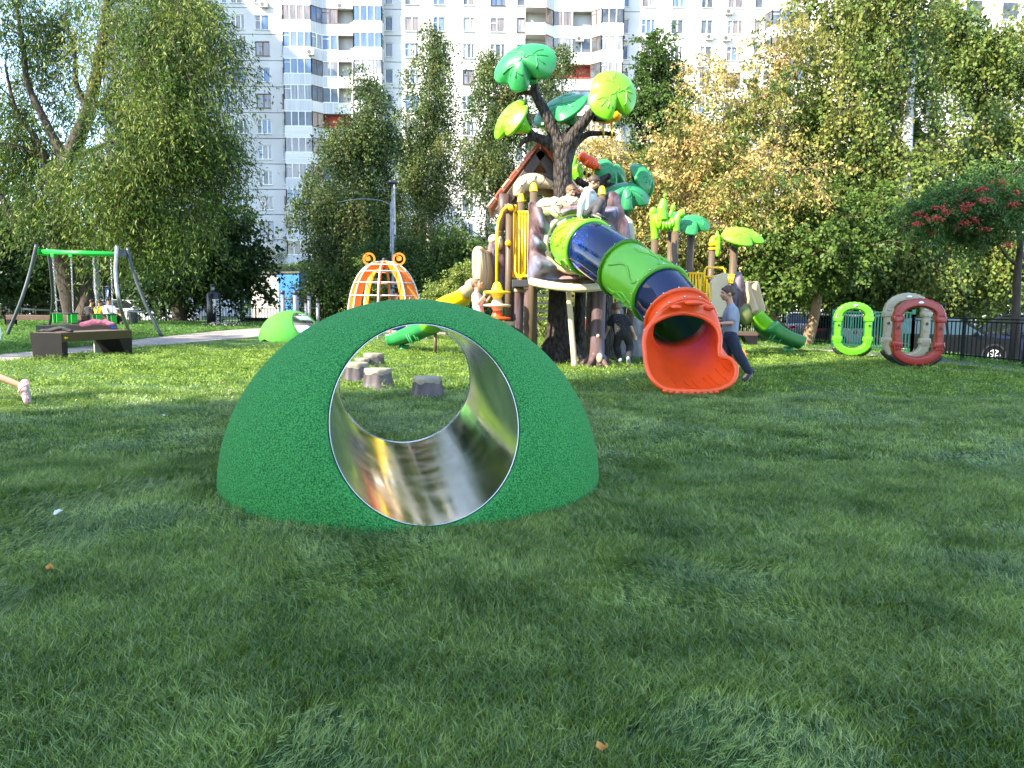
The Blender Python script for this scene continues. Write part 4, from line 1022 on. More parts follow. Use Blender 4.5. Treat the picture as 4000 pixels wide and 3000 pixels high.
# far belt of greenery closing the gaps at the horizon
r_b = np.random.default_rng(77); n = 60000
xx = r_b.uniform(-75, 60, n); hh = 3.2 + 2.2 * fbm2(xx, xx * 0, 0.12, 9); zz = hh * r_b.random(n) ** 0.7
yy = np.where(xx > 4, 42, 62) + r_b.uniform(-2, 2, n) + np.abs(xx) * 0.05
keep = ~((xx > -37) & (xx < -22)); P_ = np.stack([xx, yy, zz], 1)[keep]
V = leaves(P_, np.tile([0, 0, -0.3], (len(P_), 1)) + r_b.normal(0, .6, (len(P_), 3)), 0.42, 0.7, r_b)
o = npmesh('hedge', V, np.arange(len(V)).reshape(-1, 4), LM_green, None, r_b.random(len(P_)))
tag(o, 'belt of distant bushes closing the view along the ground', 'bushes', kind='stuff')
# ================================================================ THE PLAY TOWER
def plastic(name, c, rough=0.32, **k):
    d = [min(1, x * 0.82) for x in c]
    return mat(name, c, rough, col2=tuple(d), scale=1.7, bump=0.04, bscale=60, spec=0.5, rvar=0.08, **k)
PL_lime = plastic('lime_plastic', (0.16, 0.50, 0.012)); PL_grn = plastic('green_plastic', (0.028, 0.25, 0.07)); PL_dgrn = plastic('deep_green_plastic', (0.025, 0.22, 0.08))
PL_mid = plastic('midgreen_plastic', (0.12, 0.42, 0.02)); PL_or = plastic('orange_red_plastic', (0.85, 0.09, 0.012)); PL_org = plastic('orange_plastic', (0.90, 0.30, 0.01)); PL_yel = plastic('yellow_plastic', (0.90, 0.56, 0.005))
PL_red = plastic('dull_red_plastic', (0.30, 0.03, 0.022)); PL_bei = plastic('beige_plastic', (0.60, 0.47, 0.29), 0.4); PL_sand = plastic('sand_plastic', (0.36, 0.32, 0.22), 0.4)
PL_amb = plastic('amber_plastic', (0.90, 0.42, 0.01)); PL_pole = mat('brown_post_paint', (0.095, 0.066, 0.04), 0.45, spec=.25, col2=(0.095, 0.068, 0.043), scale=3)
PL_yst = mat('yellow_steel_paint', (0.88, 0.52, 0.004), 0.3, col2=(0.8, 0.45, 0.004), scale=4)
M_log = mat('log_plastic', (0.036, 0.02, 0.02), 0.55, spec=.25, col2=(0.15, 0.09, 0.09), scale=4.5, bump=0.9, bscale=18, stretch=(1, 1, 0.22), col3=(0.16, 0.17, 0.24), sc3=2.5)
M_rock = mat('trunk_panel_plastic', (0.045, 0.025, 0.027), 0.55, spec=.25, col2=(0.19, 0.12, 0.12), scale=4.5, bump=0.9, bscale=22, stretch=(1, 1, 0.35), col3=(0.17, 0.19, 0.29), sc3=2.6, lo=.4, hi=.6)
M_tree = mat('moulded_bark', (0.05, 0.036, 0.028), 0.6, spec=.25, col2=(0.010, 0.008, 0.007), scale=15, bump=1.0, bscale=15, stretch=(1.5, 1.5, 0.55), tex='voronoi', lo=.3, hi=.75, bdist=-0.03)
M_wood = mat('moulded_wood', (0.025, 0.014, 0.012), 0.55, col2=(0.08, 0.045, 0.04), scale=9, bump=0.5, bscale=24, stretch=(1, 1, 0.12))
M_black = mat('black_metal', (0.02, 0.02, 0.022), 0.45); M_roof = plastic('terracotta_plastic', (0.62, 0.13, 0.06)); M_bolt = mat('bolt_steel', (0.6, 0.6, 0.6), 0.25, metal=1)
M_deck = mat('deck_coat', (0.035, 0.035, 0.04), 0.6)
GL_blue = glass('blue_acrylic', (0.012, 0.075, 0.62), rough=0.02, diffuse=0.07, spec=1.0)
tower = thing('play_tower', 'big tree-themed climbing tower with a lime and blue tube slide and plastic leaves', 'play tower', (1.6, 14.5, 0))
def part(name, mb, m, smooth=True, parent=None, **k): return obj(name, mb, m, parent or tower, smooth=smooth, **k)

# ---- plastic leaf canopies
def leafcap(c, nrm, spin, r, m, stem=None, h=0.22, notch=((0.35, .5), (-1.9, .35)), asp=1.0, nm='leaf_canopy'):
    c = Vector(c); n = Vector(nrm).normalized()
    u = Vector((0, 0, 1)).cross(n)
    if u.length < 0.05: u = Vector((1, 0, 0))
    u.normalize(); v = n.cross(u); cs, sn = math.cos(spin), math.sin(spin); u, v = u * cs + v * sn, v * cs - u * sn
    def Rad(a):
        f = 1.0 + 0.04 * math.cos(2 * a)
        for t0, dpt in notch:
            d = (a - t0 + PI) % (2 * PI) - PI; f -= dpt * math.exp(-(d / 0.26) ** 2)
        return r * f
    N = 72
    def P(a, s, z): q = Rad(a) * s; return c + u * (q * math.cos(a) * asp) + v * (q * math.sin(a)) + n * z
    H = h * r * 2
    def top(s): return H * (1 - s ** 2.6)
    rows = [[P(2 * PI * k / N, s, top(s)) for k in range(N)] for s in (0.02, .15, .3, .45, .6, .72, .82, .9, .95, .985, 1.0)]
    rows += [[P(2 * PI * k / N, s, z * r) for k in range(N)] for s, z in ((1.0, -0.05), (0.985, -0.10), (.93, -.13), (.8, -.15), (.6, -.2), (.42, -.3))]
    if stem is not None:
        st = Vector(stem); ax = (st - c)
        for t, rr in ((0.35, .50), (0.6, .34), (.8, .22), (1.0, .15)):
            q = c + ax * t
            rows.append([q + u * (rr * r * math.cos(2 * PI * k / N)) + v * (rr * r * math.sin(2 * PI * k / N)) for k in range(N)])
    mb = MB(); mb.grid(rows, closed=True); mb.f.append(tuple(range(N))); mb.m.append(0); L_ = (len(rows) - 1) * N; mb.f.append(tuple(L_ + k for k in range(N))); mb.m.append(0)
    o = part(nm, mb, m)
    def vein(pts, rad=0.013):
        vb = MB(); q = [P(lerp(pts[i][0], pts[i + 1][0], f), lerp(pts[i][1], pts[i + 1][1], f), top(lerp(pts[i][1], pts[i + 1][1], f)) - 0.003) for i in range(len(pts) - 1) for f in (0, .25, .5, .75)]; vb.tube(q, [rad * r / .45] * len(q), 6); vo = part('leaf_vein', vb, m, parent=o)
    a0 = notch[0][0] if notch else 0.0; a1 = a0 + PI * .75; a2 = a0 - PI * .75
    for a in (a0 + PI, a0 + 1.15, a0 - 1.15):
        vein([(a0, .05), (a, .25), (a, .55), (a + .03, .85)])
        vein([(a, .3), (a + .35, .5), (a + .42, .78)]); vein([(a, .42), (a - .32, .58), (a - .42, .82)])
    vein([(a0 + .35, .7), (a0 + .8, .5), (a0 + 1.15, .45)]); vein([(a0 - .35, .7), (a0 - .8, .5), (a0 - 1.15, .45)])
    return o
D = 14.6     # distance of the plastic tree
# ---- plastic tree: one moulded trunk with its branches
TT = lambda px, py, dd=0.0: at(px, py, D + dd)
def limb(pts, rad, n=10): mbt.tube(catmull(pts, 5), [np.interp(i / (5 * (len(pts) - 1)), np.linspace(0, 1, len(rad)), rad) for i in range(5 * (len(pts) - 1) + 1)], n)
k_ = D / F_PX
mbt = MB()
base = at(2185, 1420, D); base.z = 0
limb([base - Vector((0, 0, .1)), base + Vector((0, 0, .25)), TT(2186, 1250), TT(2192, 1000), TT(2196, 800), TT(2198, 650), TT(2196, 560)], [92 * k_, 68 * k_, 48 * k_, 40 * k_, 35 * k_, 37 * k_, 42 * k_], 16)
for k in range(6):
    a = k * 1.05 + .3; mbt.cone(base + Vector((0, 0, .45)), .26, base + Vector((math.cos(a) * .58, math.sin(a) * .5, -.04)), .1, 8)
limb([TT(2192, 600), TT(2160, 510), TT(2125, 430), TT(2095, 375), TT(2085, 320, -.05)], [34 * k_, 25 * k_, 21 * k_, 18 * k_, 15 * k_])
limb([TT(2092, 366), TT(2050, 362), TT(2016, 372)], [10 * k_, 9 * k_, 7 * k_], 8)
limb([TT(2180, 590), TT(2130, 552), TT(2085, 532), TT(2068, 510)], [24 * k_, 20 * k_, 17 * k_, 14 * k_])
limb([TT(2088, 538), TT(2050, 548), TT(2024, 578)], [14 * k_, 11 * k_, 8 * k_], 8)
limb([TT(2198, 570), TT(2215, 530, .15), TT(2238, 500, .2), TT(2242, 480, .2)], [36 * k_, 20 * k_, 14 * k_, 13 * k_])
limb([TT(2205, 600), TT(2240, 530, -.1), TT(2290, 465, -.2), TT(2330, 415, -.25)], [34 * k_, 26 * k_, 20 * k_, 15 * k_])
limb([TT(2318, 462, -.1), TT(2345, 463, 0), TT(2371, 464, 0.05)], [12 * k_, 12 * k_, 12 * k_], 8)
limb([TT(2212, 640), TT(2240, 570, .3), TT(2290, 527, .4), TT(2345, 521, .4), TT(2404, 524, .4)], [26 * k_, 18 * k_, 13 * k_, 10 * k_, 9 * k_], 8)
part('tree_trunk', mbt, M_tree, remesh=0.022, smooths=3)
leafcap(TT(2050, 262, -.15), (-.28, -.88, .40), 0.35, .53, PL_grn, TT(2084, 322, -.05), h=.26, notch=((-1.35, .5), (-2.6, .25)), asp=1.1)
leafcap(TT(1994, 466, -.1), (-.74, -.50, .45), 0.2, .45, PL_lime, TT(2068, 512), h=.16, notch=((-1.8, .4), (.6, .25)))
leafcap(TT(2188, 424, .2), (-.42, -.55, .70), 0.9, .54, PL_grn, TT(2242, 484, .2), h=.12, notch=((-2.4, .4), (.2, .2)))
leafcap(TT(2392, 372, -.3), (.22, -.90, .32), -.5, .57, PL_lime, TT(2326, 420, -.25), h=.16, notch=((-.75, .5), (-2.9, .12)), asp=.78)
# ---- small second tree behind
D2 = 15.6
T2 = lambda px, py, dd=0.0: at(px, py, D2 + dd)
k2 = D2 / F_PX; mbt = MB(); b2 = at(2345, 1375, D2); b2.z = 0
def limb2(pts, rad, n=8): mbt.tube(catmull(pts, 4), [np.interp(i / (4 * (len(pts) - 1)), np.linspace(0, 1, len(rad)), rad) for i in range(4 * (len(pts) - 1) + 1)], n)
limb2([b2, T2(2342, 1100), T2(2335, 850), T2(2332, 740)], [.34, .26, .2, .16], 14)
limb2([T2(2332, 760), T2(2300, 732), T2(2248, 701)], [20 * k2, 16 * k2, 13 * k2])
limb2([T2(2334, 740), T2(2352, 705), T2(2386, 684)], [20 * k2, 16 * k2, 13 * k2])
limb2([T2(2334, 760), T2(2375, 720, .1), T2(2425, 735, .1), T2(2470, 745)], [14 * k2, 9 * k2, 8 * k2, 8 * k2])
limb2([T2(2334, 760), T2(2315, 700, .3), T2(2278, 672, .3)], [12 * k2, 10 * k2, 9 * k2])
part('small_tree_trunk', mbt, M_tree, remesh=0.028, smooths=2)
leafcap(T2(2240, 662, .3), (-.55, -.8, -.05), .3, .33, PL_lime, T2(2258, 690, .2), h=.1, asp=.6)
leafcap(T2(2384, 676, .5), (.35, -.75, .5), .8, .38, PL_grn, T2(2350, 720, .3), h=.2)
leafcap(T2(2506, 702, -.1), (.72, -.42, .5), -.3, .44, PL_grn, T2(2462, 742, 0), h=.24, asp=.72, notch=((-1.2, .5), (2.2, .1)))
leafcap(T2(2442, 772, -.4), (.0, -.66, .72), 0.0, .43, PL_dgrn, T2(2445, 842, -.2), h=.3, notch=((-2.05, .4), (-1.0, .4)), asp=1.1)
mb = MB(); mb.cyl(T2(2445, 840, -.2), T2(2448, 1000, -.2), .085, 14); part('post', mb, PL_pole)
# ---- plastic birds on the branches
def bird(c, sx, m, m2, foot, flip=1, tilt=0):
    c = Vector(c); mb = MB()
    rt = Euler((0, tilt, 0)).to_matrix()
    mb.ball(c + Vector((.02 * flip, 0, 0)), (sx * .55, sx * .36, sx * .34), 16, 10, rt); mb.ball(c + rt @ Vector((-.42 * sx * flip, -.02, .05 * sx)), sx * .30, 14, 8)
    for k in range(4): mb.ball(c + rt @ Vector((flip * sx * (.0 + .17 * k), -.18 * sx, -.02)), (sx * .12, sx * .22, sx * .30), 10, 6, rt @ Euler((0, .35, 0)).to_matrix())
    mb.cone(c + rt @ Vector((.5 * sx * flip, 0, .0)), sx * .14, c + rt @ Vector((.78 * sx * flip, 0, -.05 * sx)), sx * .05, 8)
    b = part('plastic_bird', mb, m, remesh=.012, smooths=2)
    for s_ in (-.1, .22):
        lb = MB(); p = c + Vector((s_ * sx * 1.2, 0, -sx * .25)); f = Vector((p.x, foot.y, foot.z)); lb.tube([p, lerp(p, f, .6), f], [.018, .018, .02], 8)
        lb.tube([f + Vector((0, .06 * math.cos(a), .06 * math.sin(a))) for a in np.linspace(0, 2 * PI, 10)[:-1]], .022, 6, closed=True)
        part('bird_leg', lb, m2, parent=b)
bird(TT(2368, 455, .4), .42, PL_amb, PL_yel, TT(2385, 524, .4), -1)
bird(T2(2300, 632, .3), .36, PL_or, PL_yel, T2(2290, 676, .3), 1, tilt=.5)

# ---- posts with caps
def post(px, ptop, d, zb=0.0, r=.068, cap=True, m=None, lean=0):
    p = at(px, ptop, d); q = Vector((p.x + lean, p.y, zb)); mb = MB(); mb.cyl(q, p - Vector((0, 0, .13 if cap else 0)), r, 16); o = part('post', mb, m or PL_pole)
    if cap:
        cb = MB(); z = p - Vector((0, 0, .16)); cb.lathe([(r + .006, 0), (r + .012, .02), (r + .004, .03), (r, .08), (r * .8, .13), (r * .45, .16), (.001, .165)], z, n=16); part('post_cap', cb, PL_yel, parent=o)
    return o
post(2085, 714, 13.75); post(2036, 757, 14.6); post(2352, 727, 13.9); post(2471, 885, 15.2)
post(1990, 812, 14.3, cap=False); post(1953, 850, 15.4, cap=False, r=.062)
cb = MB(); cb.lathe([(.085, 0), (.085, .1), (.1, .12), (.095, .16)], at(1989, 832, 14.3)); part('post_collar', cb, M_log)
# ---- log legs with flared roots
def log_leg(px, ptop, pbase, d, r, flare=1.0, m=M_log, seed=0, topcap=True):
    rn = random.Random(seed); t = at(px, ptop, d); b = Vector((t.x + rn.uniform(-.02, .02), d, 0)); mb = MB(); pts = [b - Vector((0, 0, .05)), b + Vector((0, 0, .12)), b + Vector((0, 0, .35)), lerp(b, t, .5), lerp(b, t, .8), t]
    mb.tube(catmull(pts, 3), [r * np.interp(i / 15, [0, .2, .4, 1], [1.35, 1.12, 1.0, .95]) for i in range(16)], 14)
    for k in range(int(5 * flare)):
        a = k * 1.27 + seed; mb.cone(b + Vector((0, 0, .3)), r * .6, b + Vector((math.cos(a) * r * (1.5 + flare), math.sin(a) * r * (1.5 + flare), -.02)), r * .25, 8)
    mb.cone(lerp(b, t, .35), r * .5, lerp(b, t, .35) + Vector((r * .8, -r * .5, .05)), r * .3, 8)
    o = part('log_leg', mb, m, remesh=.02, smooths=2)
    if topcap:
        cb = MB(); cb.lathe([(r * .98, -.05), (r * 1.05, 0.0), (r * .9, .03), (.02, .035)], t - Vector((0, 0, .02)), n=14); part('leg_collar', cb, PL_bei, parent=o)
log_leg(2023, 1128, 1380, 14.4, .125, .6, seed=1); log_leg(2073, 1115, 1390, 13.9, .13, .8, seed=2)
log_leg(2268, 1120, 1410, 14.9, .12, .8, M_tree, 3, False); log_leg(2340, 1125, 1425, 13.75, .135, 1.2, seed=4, topcap=False)
log_leg(1984, 1258, 1390, 14.0, .13, .4, seed=5)
for px, py, rx, rz in ((2342, 1398, .055, .09), (2336, 1312, .03, .035)):
    mb = MB(); mb.ball(at(px, py, 13.55), (rx, .03, rz), 14, 8); part('knot_relief', mb, PL_bei)
# rock-like root under the rear deck
mb = MB(); c = at(2450, 1370, 16.3); c.z = 0
for k, (dx, dy, h, r) in enumerate(((-.3, 0, 1.0, .22), (.2, .1, 1.15, .26), (.55, -.1, .7, .2), (-.7, .1, .55, .16))):
    mb.cone(c + Vector((dx * 1.25, dy, 0)), r * 1.3, c + Vector((dx * .8, dy, h)), r * .7, 12)
part('rock_base', mb, mat('grey_rock_plastic', (0.10, 0.10, 0.10), 0.5, col2=(0.24, 0.23, 0.22), scale=5, bump=.7, bscale=14), remesh=.035, smooths=2)
# ---- deck
dz = at(2240, 1100, 13.6).z
x0, x1 = at(2000, 1100, 13.7).x, at(2425, 1100, 13.7).x
mb = MB(); mb.prism([(x0, 13.75, dz - .1), (x1, 13.75, dz - .1), (x1 - .15, 15.5, dz - .1), (x0 + .1, 15.5, dz - .1)], (0, 0, .13)); part('deck', mb, M_deck, smooth=False, bevel=.01)
# dark stair/deck under and behind
for i in range(5):
    mb = MB(); p = at(2140, 1125 + i * 30, 16.8 - i * .12); mb.box(p, (1.15, .3, .05)); part('step', mb, M_deck, smooth=False)
for px in (2085, 2255):
    mb = MB(); mb.bar(at(px - 5, 1110, 16.9), at(px, 1300, 16.2), .04, .2); part('stair_string', mb, M_deck, smooth=False)
mb = MB(); mb.box(at(2330, 1208, 17.0), (1.6, .9, .12)); part('lower_deck', mb, M_deck, smooth=False)

# ---- front panel with round opening (radial sheet with moulded roots)
PD = 13.4; hc = at(2244, 952, PD); HR = .50
cx0, cx1 = at(2062, 950, PD).x, at(2412, 950, PD).x; zt_, zb_ = at(2240, 786, PD).z, at(2240, 1103, PD).z
N = 144; rows = []
for j, s_ in enumerate(np.linspace(0, 1, 30)):
    row = []
    for k in range(N):
        a = 2 * PI * k / N; ca, sa = math.cos(a), math.sin(a)
        tx = ((cx1 if ca > 0 else cx0) - hc.x) / ca if abs(ca) > 1e-6 else 1e9
        top = zt_ - .10 * max(0, ca) * 1.0 + .03 * math.sin(5 * a)
        tz = ((top if sa > 0 else zb_) - hc.z) / sa if abs(sa) > 1e-6 else 1e9
        t = min(tx, tz); rr = lerp(HR, max(t, HR + .01), s_)
        x, z = hc.x + ca * rr, hc.z + sa * rr
        rdg = abs(math.sin(3.5 * a + 1.3 * math.sin(2 * a) + 2.0 * s_ + .6)) ** 2.2
        n_ = noise.noise(Vector((x * 2.3, z * 1.3, 1.7)))
        y = PD - (.03 + (.24 * (1 - rdg) + .10 * n_) * math.sin(min(1, s_ * 1.15) * PI) ** .7) - .05 * max(0, 1 - s_ * 6)
        row.append((x, y, z))
    rows.append(row)
rows.append([(p[0], p[1] + .12, p[2]) for p in rows[-1]])
mb = MB(); mb.grid(rows, closed=True); part('trunk_panel', mb, M_rock)
mb = MB(); mb.tube([hc + Vector((math.cos(a) * (HR + .01), -.07, math.sin(a) * (HR + .01))) for a in np.linspace(0, 2 * PI, 73)[:-1]], .042, 10, closed=True); part('opening_rim', mb, PL_bei)
mb = MB(); q = [at(2070, 1104, PD - .15), at(2150, 1120, PD - .35), at(2240, 1130, PD - .42), at(2330, 1127, PD - .3), at(2412, 1108, PD - .1)]
mb.tube(catmull(q, 5), .055, 10); mb.tube([p + Vector((0, .15, .03)) for p in catmull(q, 5)], .075, 8); part('ledge', mb, PL_bei, remesh=.025, smooths=2)
def flatleaf(c, u, v, l, w_, m, nm='leaf_relief'):
    c, u, v = Vector(c), Vector(u).normalized(), Vector(v).normalized(); n = u.cross(v); n = n if n.y < 0 else -n
    rows = []; N = 28
    for s_, h in ((0.02, .05), (.4, .048), (.75, .035), (.95, .012), (1.0, -.02)):
        rows.append([c + u * (l * s_ * math.cos(2 * PI * k / N)) + v * (w_ * s_ * math.sin(2 * PI * k / N) * (1 - .25 * math.cos(2 * PI * k / N))) + n * h for k in range(N)])
    mb = MB(); mb.grid(rows, closed=True); mb.f.append(tuple(range(N))); mb.m.append(0); o = part(nm, mb, m)
    vb = MB(); vb.tube([c + u * l * t + n * (.05 - .03 * t * t) for t in np.linspace(-.8, .8, 8)], .008, 5)
    part('leaf_vein', vb, M_wood, parent=o)
    for t in (-.4, 0, .35):
        for s2 in (-1, 1):
            vb = MB(); vb.tube([c + u * l * t + n * .048, c + u * l * (t + .25) + v * w_ * .55 * s2 + n * .038], .006, 4); part('leaf_vein', vb, M_wood, parent=o)
flatleaf(at(2145, 806, PD - .1), (1, 0, .1), (0, 0, 1), .24, .15, PL_bei); flatleaf(at(2172, 828, PD - .13), (.7, 0, -.7), (.6, 0, .8), .15, .09, PL_bei)
flatleaf(at(2228, 790, PD - .06), (1, 0, 0), (0, 0, 1), .22, .11, PL_bei)
# badge (plain oval)
mb = MB(); mb.lathe([(.045, 0), (.045, .008), (.001, .01)], at(2228, 790, PD - .135), (0, -1, 0), 16); part('badge', mb, M_frame)
# right-hand rock panel and pale panel behind the first lime section
mb = MB()
for px, py, r in ((2392, 800, .17), (2400, 850, .2), (2415, 905, .22), (2385, 960, .25), (2430, 930, .16)): mb.ball(at(px, py, PD + .55), (r, r * .5, r * 1.5), 14, 10)
part('rock_panel', mb, M_rock, remesh=.025, smooths=2)
mb = MB()
for i, px in enumerate((2438, 2450, 2460)): mb.ball(at(px, 905 + i * 8, PD + 1.2), (.075, .3, .33), 14, 10)
mb.box(at(2452, 950, PD + 1.25), (.22, .4, .5)); part('slide_hood', mb, PL_sand, remesh=.02, smooths=3)

# ---- tube slide
SP = [at(2244, 952, 13.35), at(2262, 957, 12.95), at(2306, 968, 12.45), at(2370, 1005, 12.1), at(2436, 1049, 11.75), at(2515, 1100, 11.3), at(2580, 1150, 10.92), at(2622, 1200, 10.62), at(2647, 1240, 10.4)]
SPc = catmull(SP, 8)
TR = .43
def frame(i):
    t = (SPc[min(i + 1, len(SPc) - 1)] - SPc[max(i - 1, 0)]).normalized(); x = Vector((0, 0, 1)).cross(t).normalized(); y = t.cross(x); return t, x, y
def ring(i, r, N=40, off=0):
    t, x, y = frame(i); return [SPc[i] + t * off + x * (r * math.cos(2 * PI * k / N)) + y * (r * math.sin(2 * PI * k / N)) for k in range(N)]
def surf_pt(i, a, r):
    i0 = int(i); i1 = min(i0 + 1, len(SPc) - 1); f = i - i0
    def pp(ii):
        t, x, y = frame(ii); return SPc[ii] + x * (r * math.cos(a)) + y * (r * math.sin(a))
    return lerp(pp(i0), pp(i1), f)
secs = [(0, 16, PL_lime, 'tube_section'), (16, 32, GL_blue, 'blue_tube_section'), (32, 48, PL_mid, 'tube_section'), (48, 64, GL_blue, 'blue_tube_section')]
def vines(i0, i1, par, m, seed):
    rn = random.Random(seed)
    for k in range(20):
        a = rn.uniform(-PI, PI); i = rn.uniform(i0 + 2, i0 + 5); pts = []; a2 = a; w_ = rn.choice((-1, 1)) * rn.uniform(.5, .9)
        for s_ in range(9):
            pts.append(surf_pt(min(i, i1 - 2), a2, TR + .012)); i += (i1 - i0) * .1; a2 += w_ * .22 * math.cos(s_ * .9 + k)
        vb = MB(); vb.tube(catmull(pts, 3), .015, 5); part('vine_relief', vb, m, parent=par)
        if k % 2 == 0:
            c = surf_pt(min(i, i1 - 3), a2, TR + .01); q = [surf_pt(min(max(i0 + 1, i + 1.8 * math.cos(b)), i1 - 1), a2 + .22 * math.sin(b), TR + .012) for b in np.linspace(0, 2 * PI, 11)[:-1]]
            vb = MB(); vb.tube(q, .010, 5, closed=True); part('vine_relief', vb, m, parent=par)
for si, (i0, i1, m, nm) in enumerate(secs):
    mb = MB(); mb.grid([ring(i, TR) for i in range(i0, i1 + 1)], closed=True)
    s_o = part(nm, mb, m, solid=0 if m is GL_blue else .014)
    if m is not GL_blue: vines(i0, i1, s_o, m, 5 + si)
    else:
        sb = MB(); a = R(205); sb.tube([surf_pt(i, a, TR + .008) for i in range(i0, i1 + 1)], .012, 6); part('seam', sb, M_black, parent=s_o)
        sb = MB(); a = R(-12); sb.tube([surf_pt(i, a, TR + .008) for i in range(i0, i1 + 1)], .010, 6); part('seam', sb, M_black, parent=s_o)
    # flange and bolts at the far and near edges
    for e, sgn in ((i0, 1), (i1, -1)):
        if si == 0 and e == 0: continue
        if m is GL_blue: fm = secs[si - 1][2] if sgn > 0 else (secs[si + 1][2] if si < 3 else PL_or)
        else: fm = m
        if m is GL_blue and sgn > 0: continue
        if m is GL_blue and si == 3 and sgn < 0: fm = PL_or
        fb = MB(); fb.grid([ring(e, TR + .001, 48, -.022), ring(e, TR + .045, 48, -.022), ring(e, TR + .052, 48, 0), ring(e, TR + .045, 48, .022), ring(e, TR + .001, 48, .022)], closed=True)
        fo = part('flange', fb, fm, parent=s_o)
        bb = MB(); rr = ring(e, TR + .062, 14)
        for p in rr: bb.ball(p, .012, 6, 4)
        bo = part('bolts', bb, M_bolt, parent=s_o); bo['kind'] = 'stuff'
# ---- orange exit
e0 = len(SPc) - 1; N = 72
rimpx = [(2665, 1222, 10.02), (2742, 1236, 9.98), (2792, 1270, 9.92), (2812, 1312, 9.85), (2810, 1362, 9.75), (2816, 1392, 9.7), (2850, 1402, 9.66), (2876, 1438, 9.6), (2862, 1492, 9.5), (2795, 1524, 9.46), (2700, 1537, 9.42), (2600, 1520, 9.46), (2548, 1482, 9.54), (2526, 1432, 9.66), (2519, 1380, 9.76), (2516, 1328, 9.86), (2534, 1276, 9.94), (2592, 1238, 10.0)]
rim = [at(*p) for p in rimpx]
for p in rim: p.z = max(p.z, .055)
rc = []; n = len(rim)
for i in range(n):
    for k in range(4):
        t = k / 4; a_, b_, c_, d_ = rim[i - 1], rim[i], rim[(i + 1) % n], rim[(i + 2) % n]
        rc.append(0.5 * ((2 * b_) + (c_ - a_) * t + (2 * a_ - 5 * b_ + 4 * c_ - d_) * t * t + (3 * b_ - a_ - 3 * c_ + d_) * t ** 3))
t, x, y = frame(e0); fc = SPc[e0]
# circle points ordered like the rim (clockwise seen by the camera, starting on top)
cen = sum(rc, Vector()) / len(rc)
def circ_at(r, off, frac):
    a = R(90) - 2 * PI * frac
    u_ = x if x.x > 0 else -x; w_ = y if y.z > 0 else -y
    return fc + t * off + u_ * (r * math.cos(a)) + w_ * (r * math.sin(a))
fr = []
for i in range(len(rc)):       # angular position of each rim point round the tube
    v = rc[i] - (fc + t * .25); u_ = x if x.x > 0 else -x; w_ = y if y.z > 0 else -y
    fr.append(((R(90) - math.atan2(v.dot(w_), v.dot(u_))) / (2 * PI)) % 1)
fr2 = [i / len(rc) for i in range(len(rc))]
fr = [lerp(a if abs(a - b) < .5 else (a - 1 if a > b else a + 1), b, .45) for a, b in zip(fr, fr2)]
rows = [[circ_at(TR + .001, 0.0, f) for f in fr], [circ_at(TR + .004, .16, f) for f in fr], [circ_at(TR + .012, .22, f) for f in fr]]
for s_ in np.linspace(.1, 1, 14):
    row = []
    for i, f in enumerate(fr):
        a = circ_at(TR + .02, .24, f); b = rc[i]
        p = lerp(a, b, s_)
        low = max(0, -math.cos(2 * PI * f)); p = p + Vector((0, 0, -1)) * low * math.sin(PI * s_) * .16 - Vector((0, 0, .02)) * low
        side = 1 - low
        p = p + (Vector((p.x - fc.x, 0, 0)).normalized() if abs(p.x - fc.x) > .05 else Vector()) * math.sin(PI * s_) * .03
        p.z = max(p.z, .035); row.append(p)
    rows.append(row)
mb = MB(); mb.grid(rows, closed=True); ex = part('slide_exit', mb, PL_or, solid=.022)
mb = MB(); mb.tube(rc, .032, 10, closed=True); part('exit_lip', mb, PL_or, parent=ex)
fb = MB()
for off, r1 in ((.0, .05), (.225, .045)):
    fb = MB(); fb.grid([[circ_at(TR + q, off + o2, k / 60) for k in range(60)] for q, o2 in ((.001, -.02), (r1, -.02), (r1 + .008, 0), (r1, .02), (.001, .02))], closed=True); part('flange', fb, PL_or, parent=ex)
    bb = MB()
    for k in range(14): bb.ball(circ_at(TR + r1 + .012, off, (k + .5) / 14), .014, 6, 4)
    bo = part('bolts', bb, M_bolt, parent=ex); bo['kind'] = 'stuff'
for f_, w_ in ((-.09, .05), (0.0, .09), (.09, .05)):    # moulded pads on the hood
    mb = MB(); mb.ball(circ_at(TR + .012, .33, f_), (w_ * 1.5, .07, .035), 14, 8); part('hood_relief', mb, PL_or, parent=ex)
for k in range(7):                                   # grip ribs across the chute floor
    mb = MB(); f_ = .43 + k * .022; i = int(f_ * len(rc)); q = [rows[j][i] + Vector((0, -.005, .018)) for j in range(8, 15)]; mb.tube(q, .009, 5); part('floor_rib', mb, PL_or, parent=ex)
for k in range(9):
    mb = MB(); i = 36 + k; mb.ball(rc[i] - Vector((0, 0, .02)), (.05, .04, .035), 8, 6); part('lip_knob', mb, PL_or, parent=ex)

# ---- talk tube (bent sand pole)
mb = MB(); g = G(2245, 1438); q = [g, lerp(g, at(2226, 1200, g.y), .5), at(2224, 1180, g.y), at(2222, 1120, g.y), at(2232, 1095, g.y + .05), at(2255, 1098, g.y + .25)]
mb.tube(catmull(q, 6), .052, 14); part('talk_tube', mb, PL_bei)

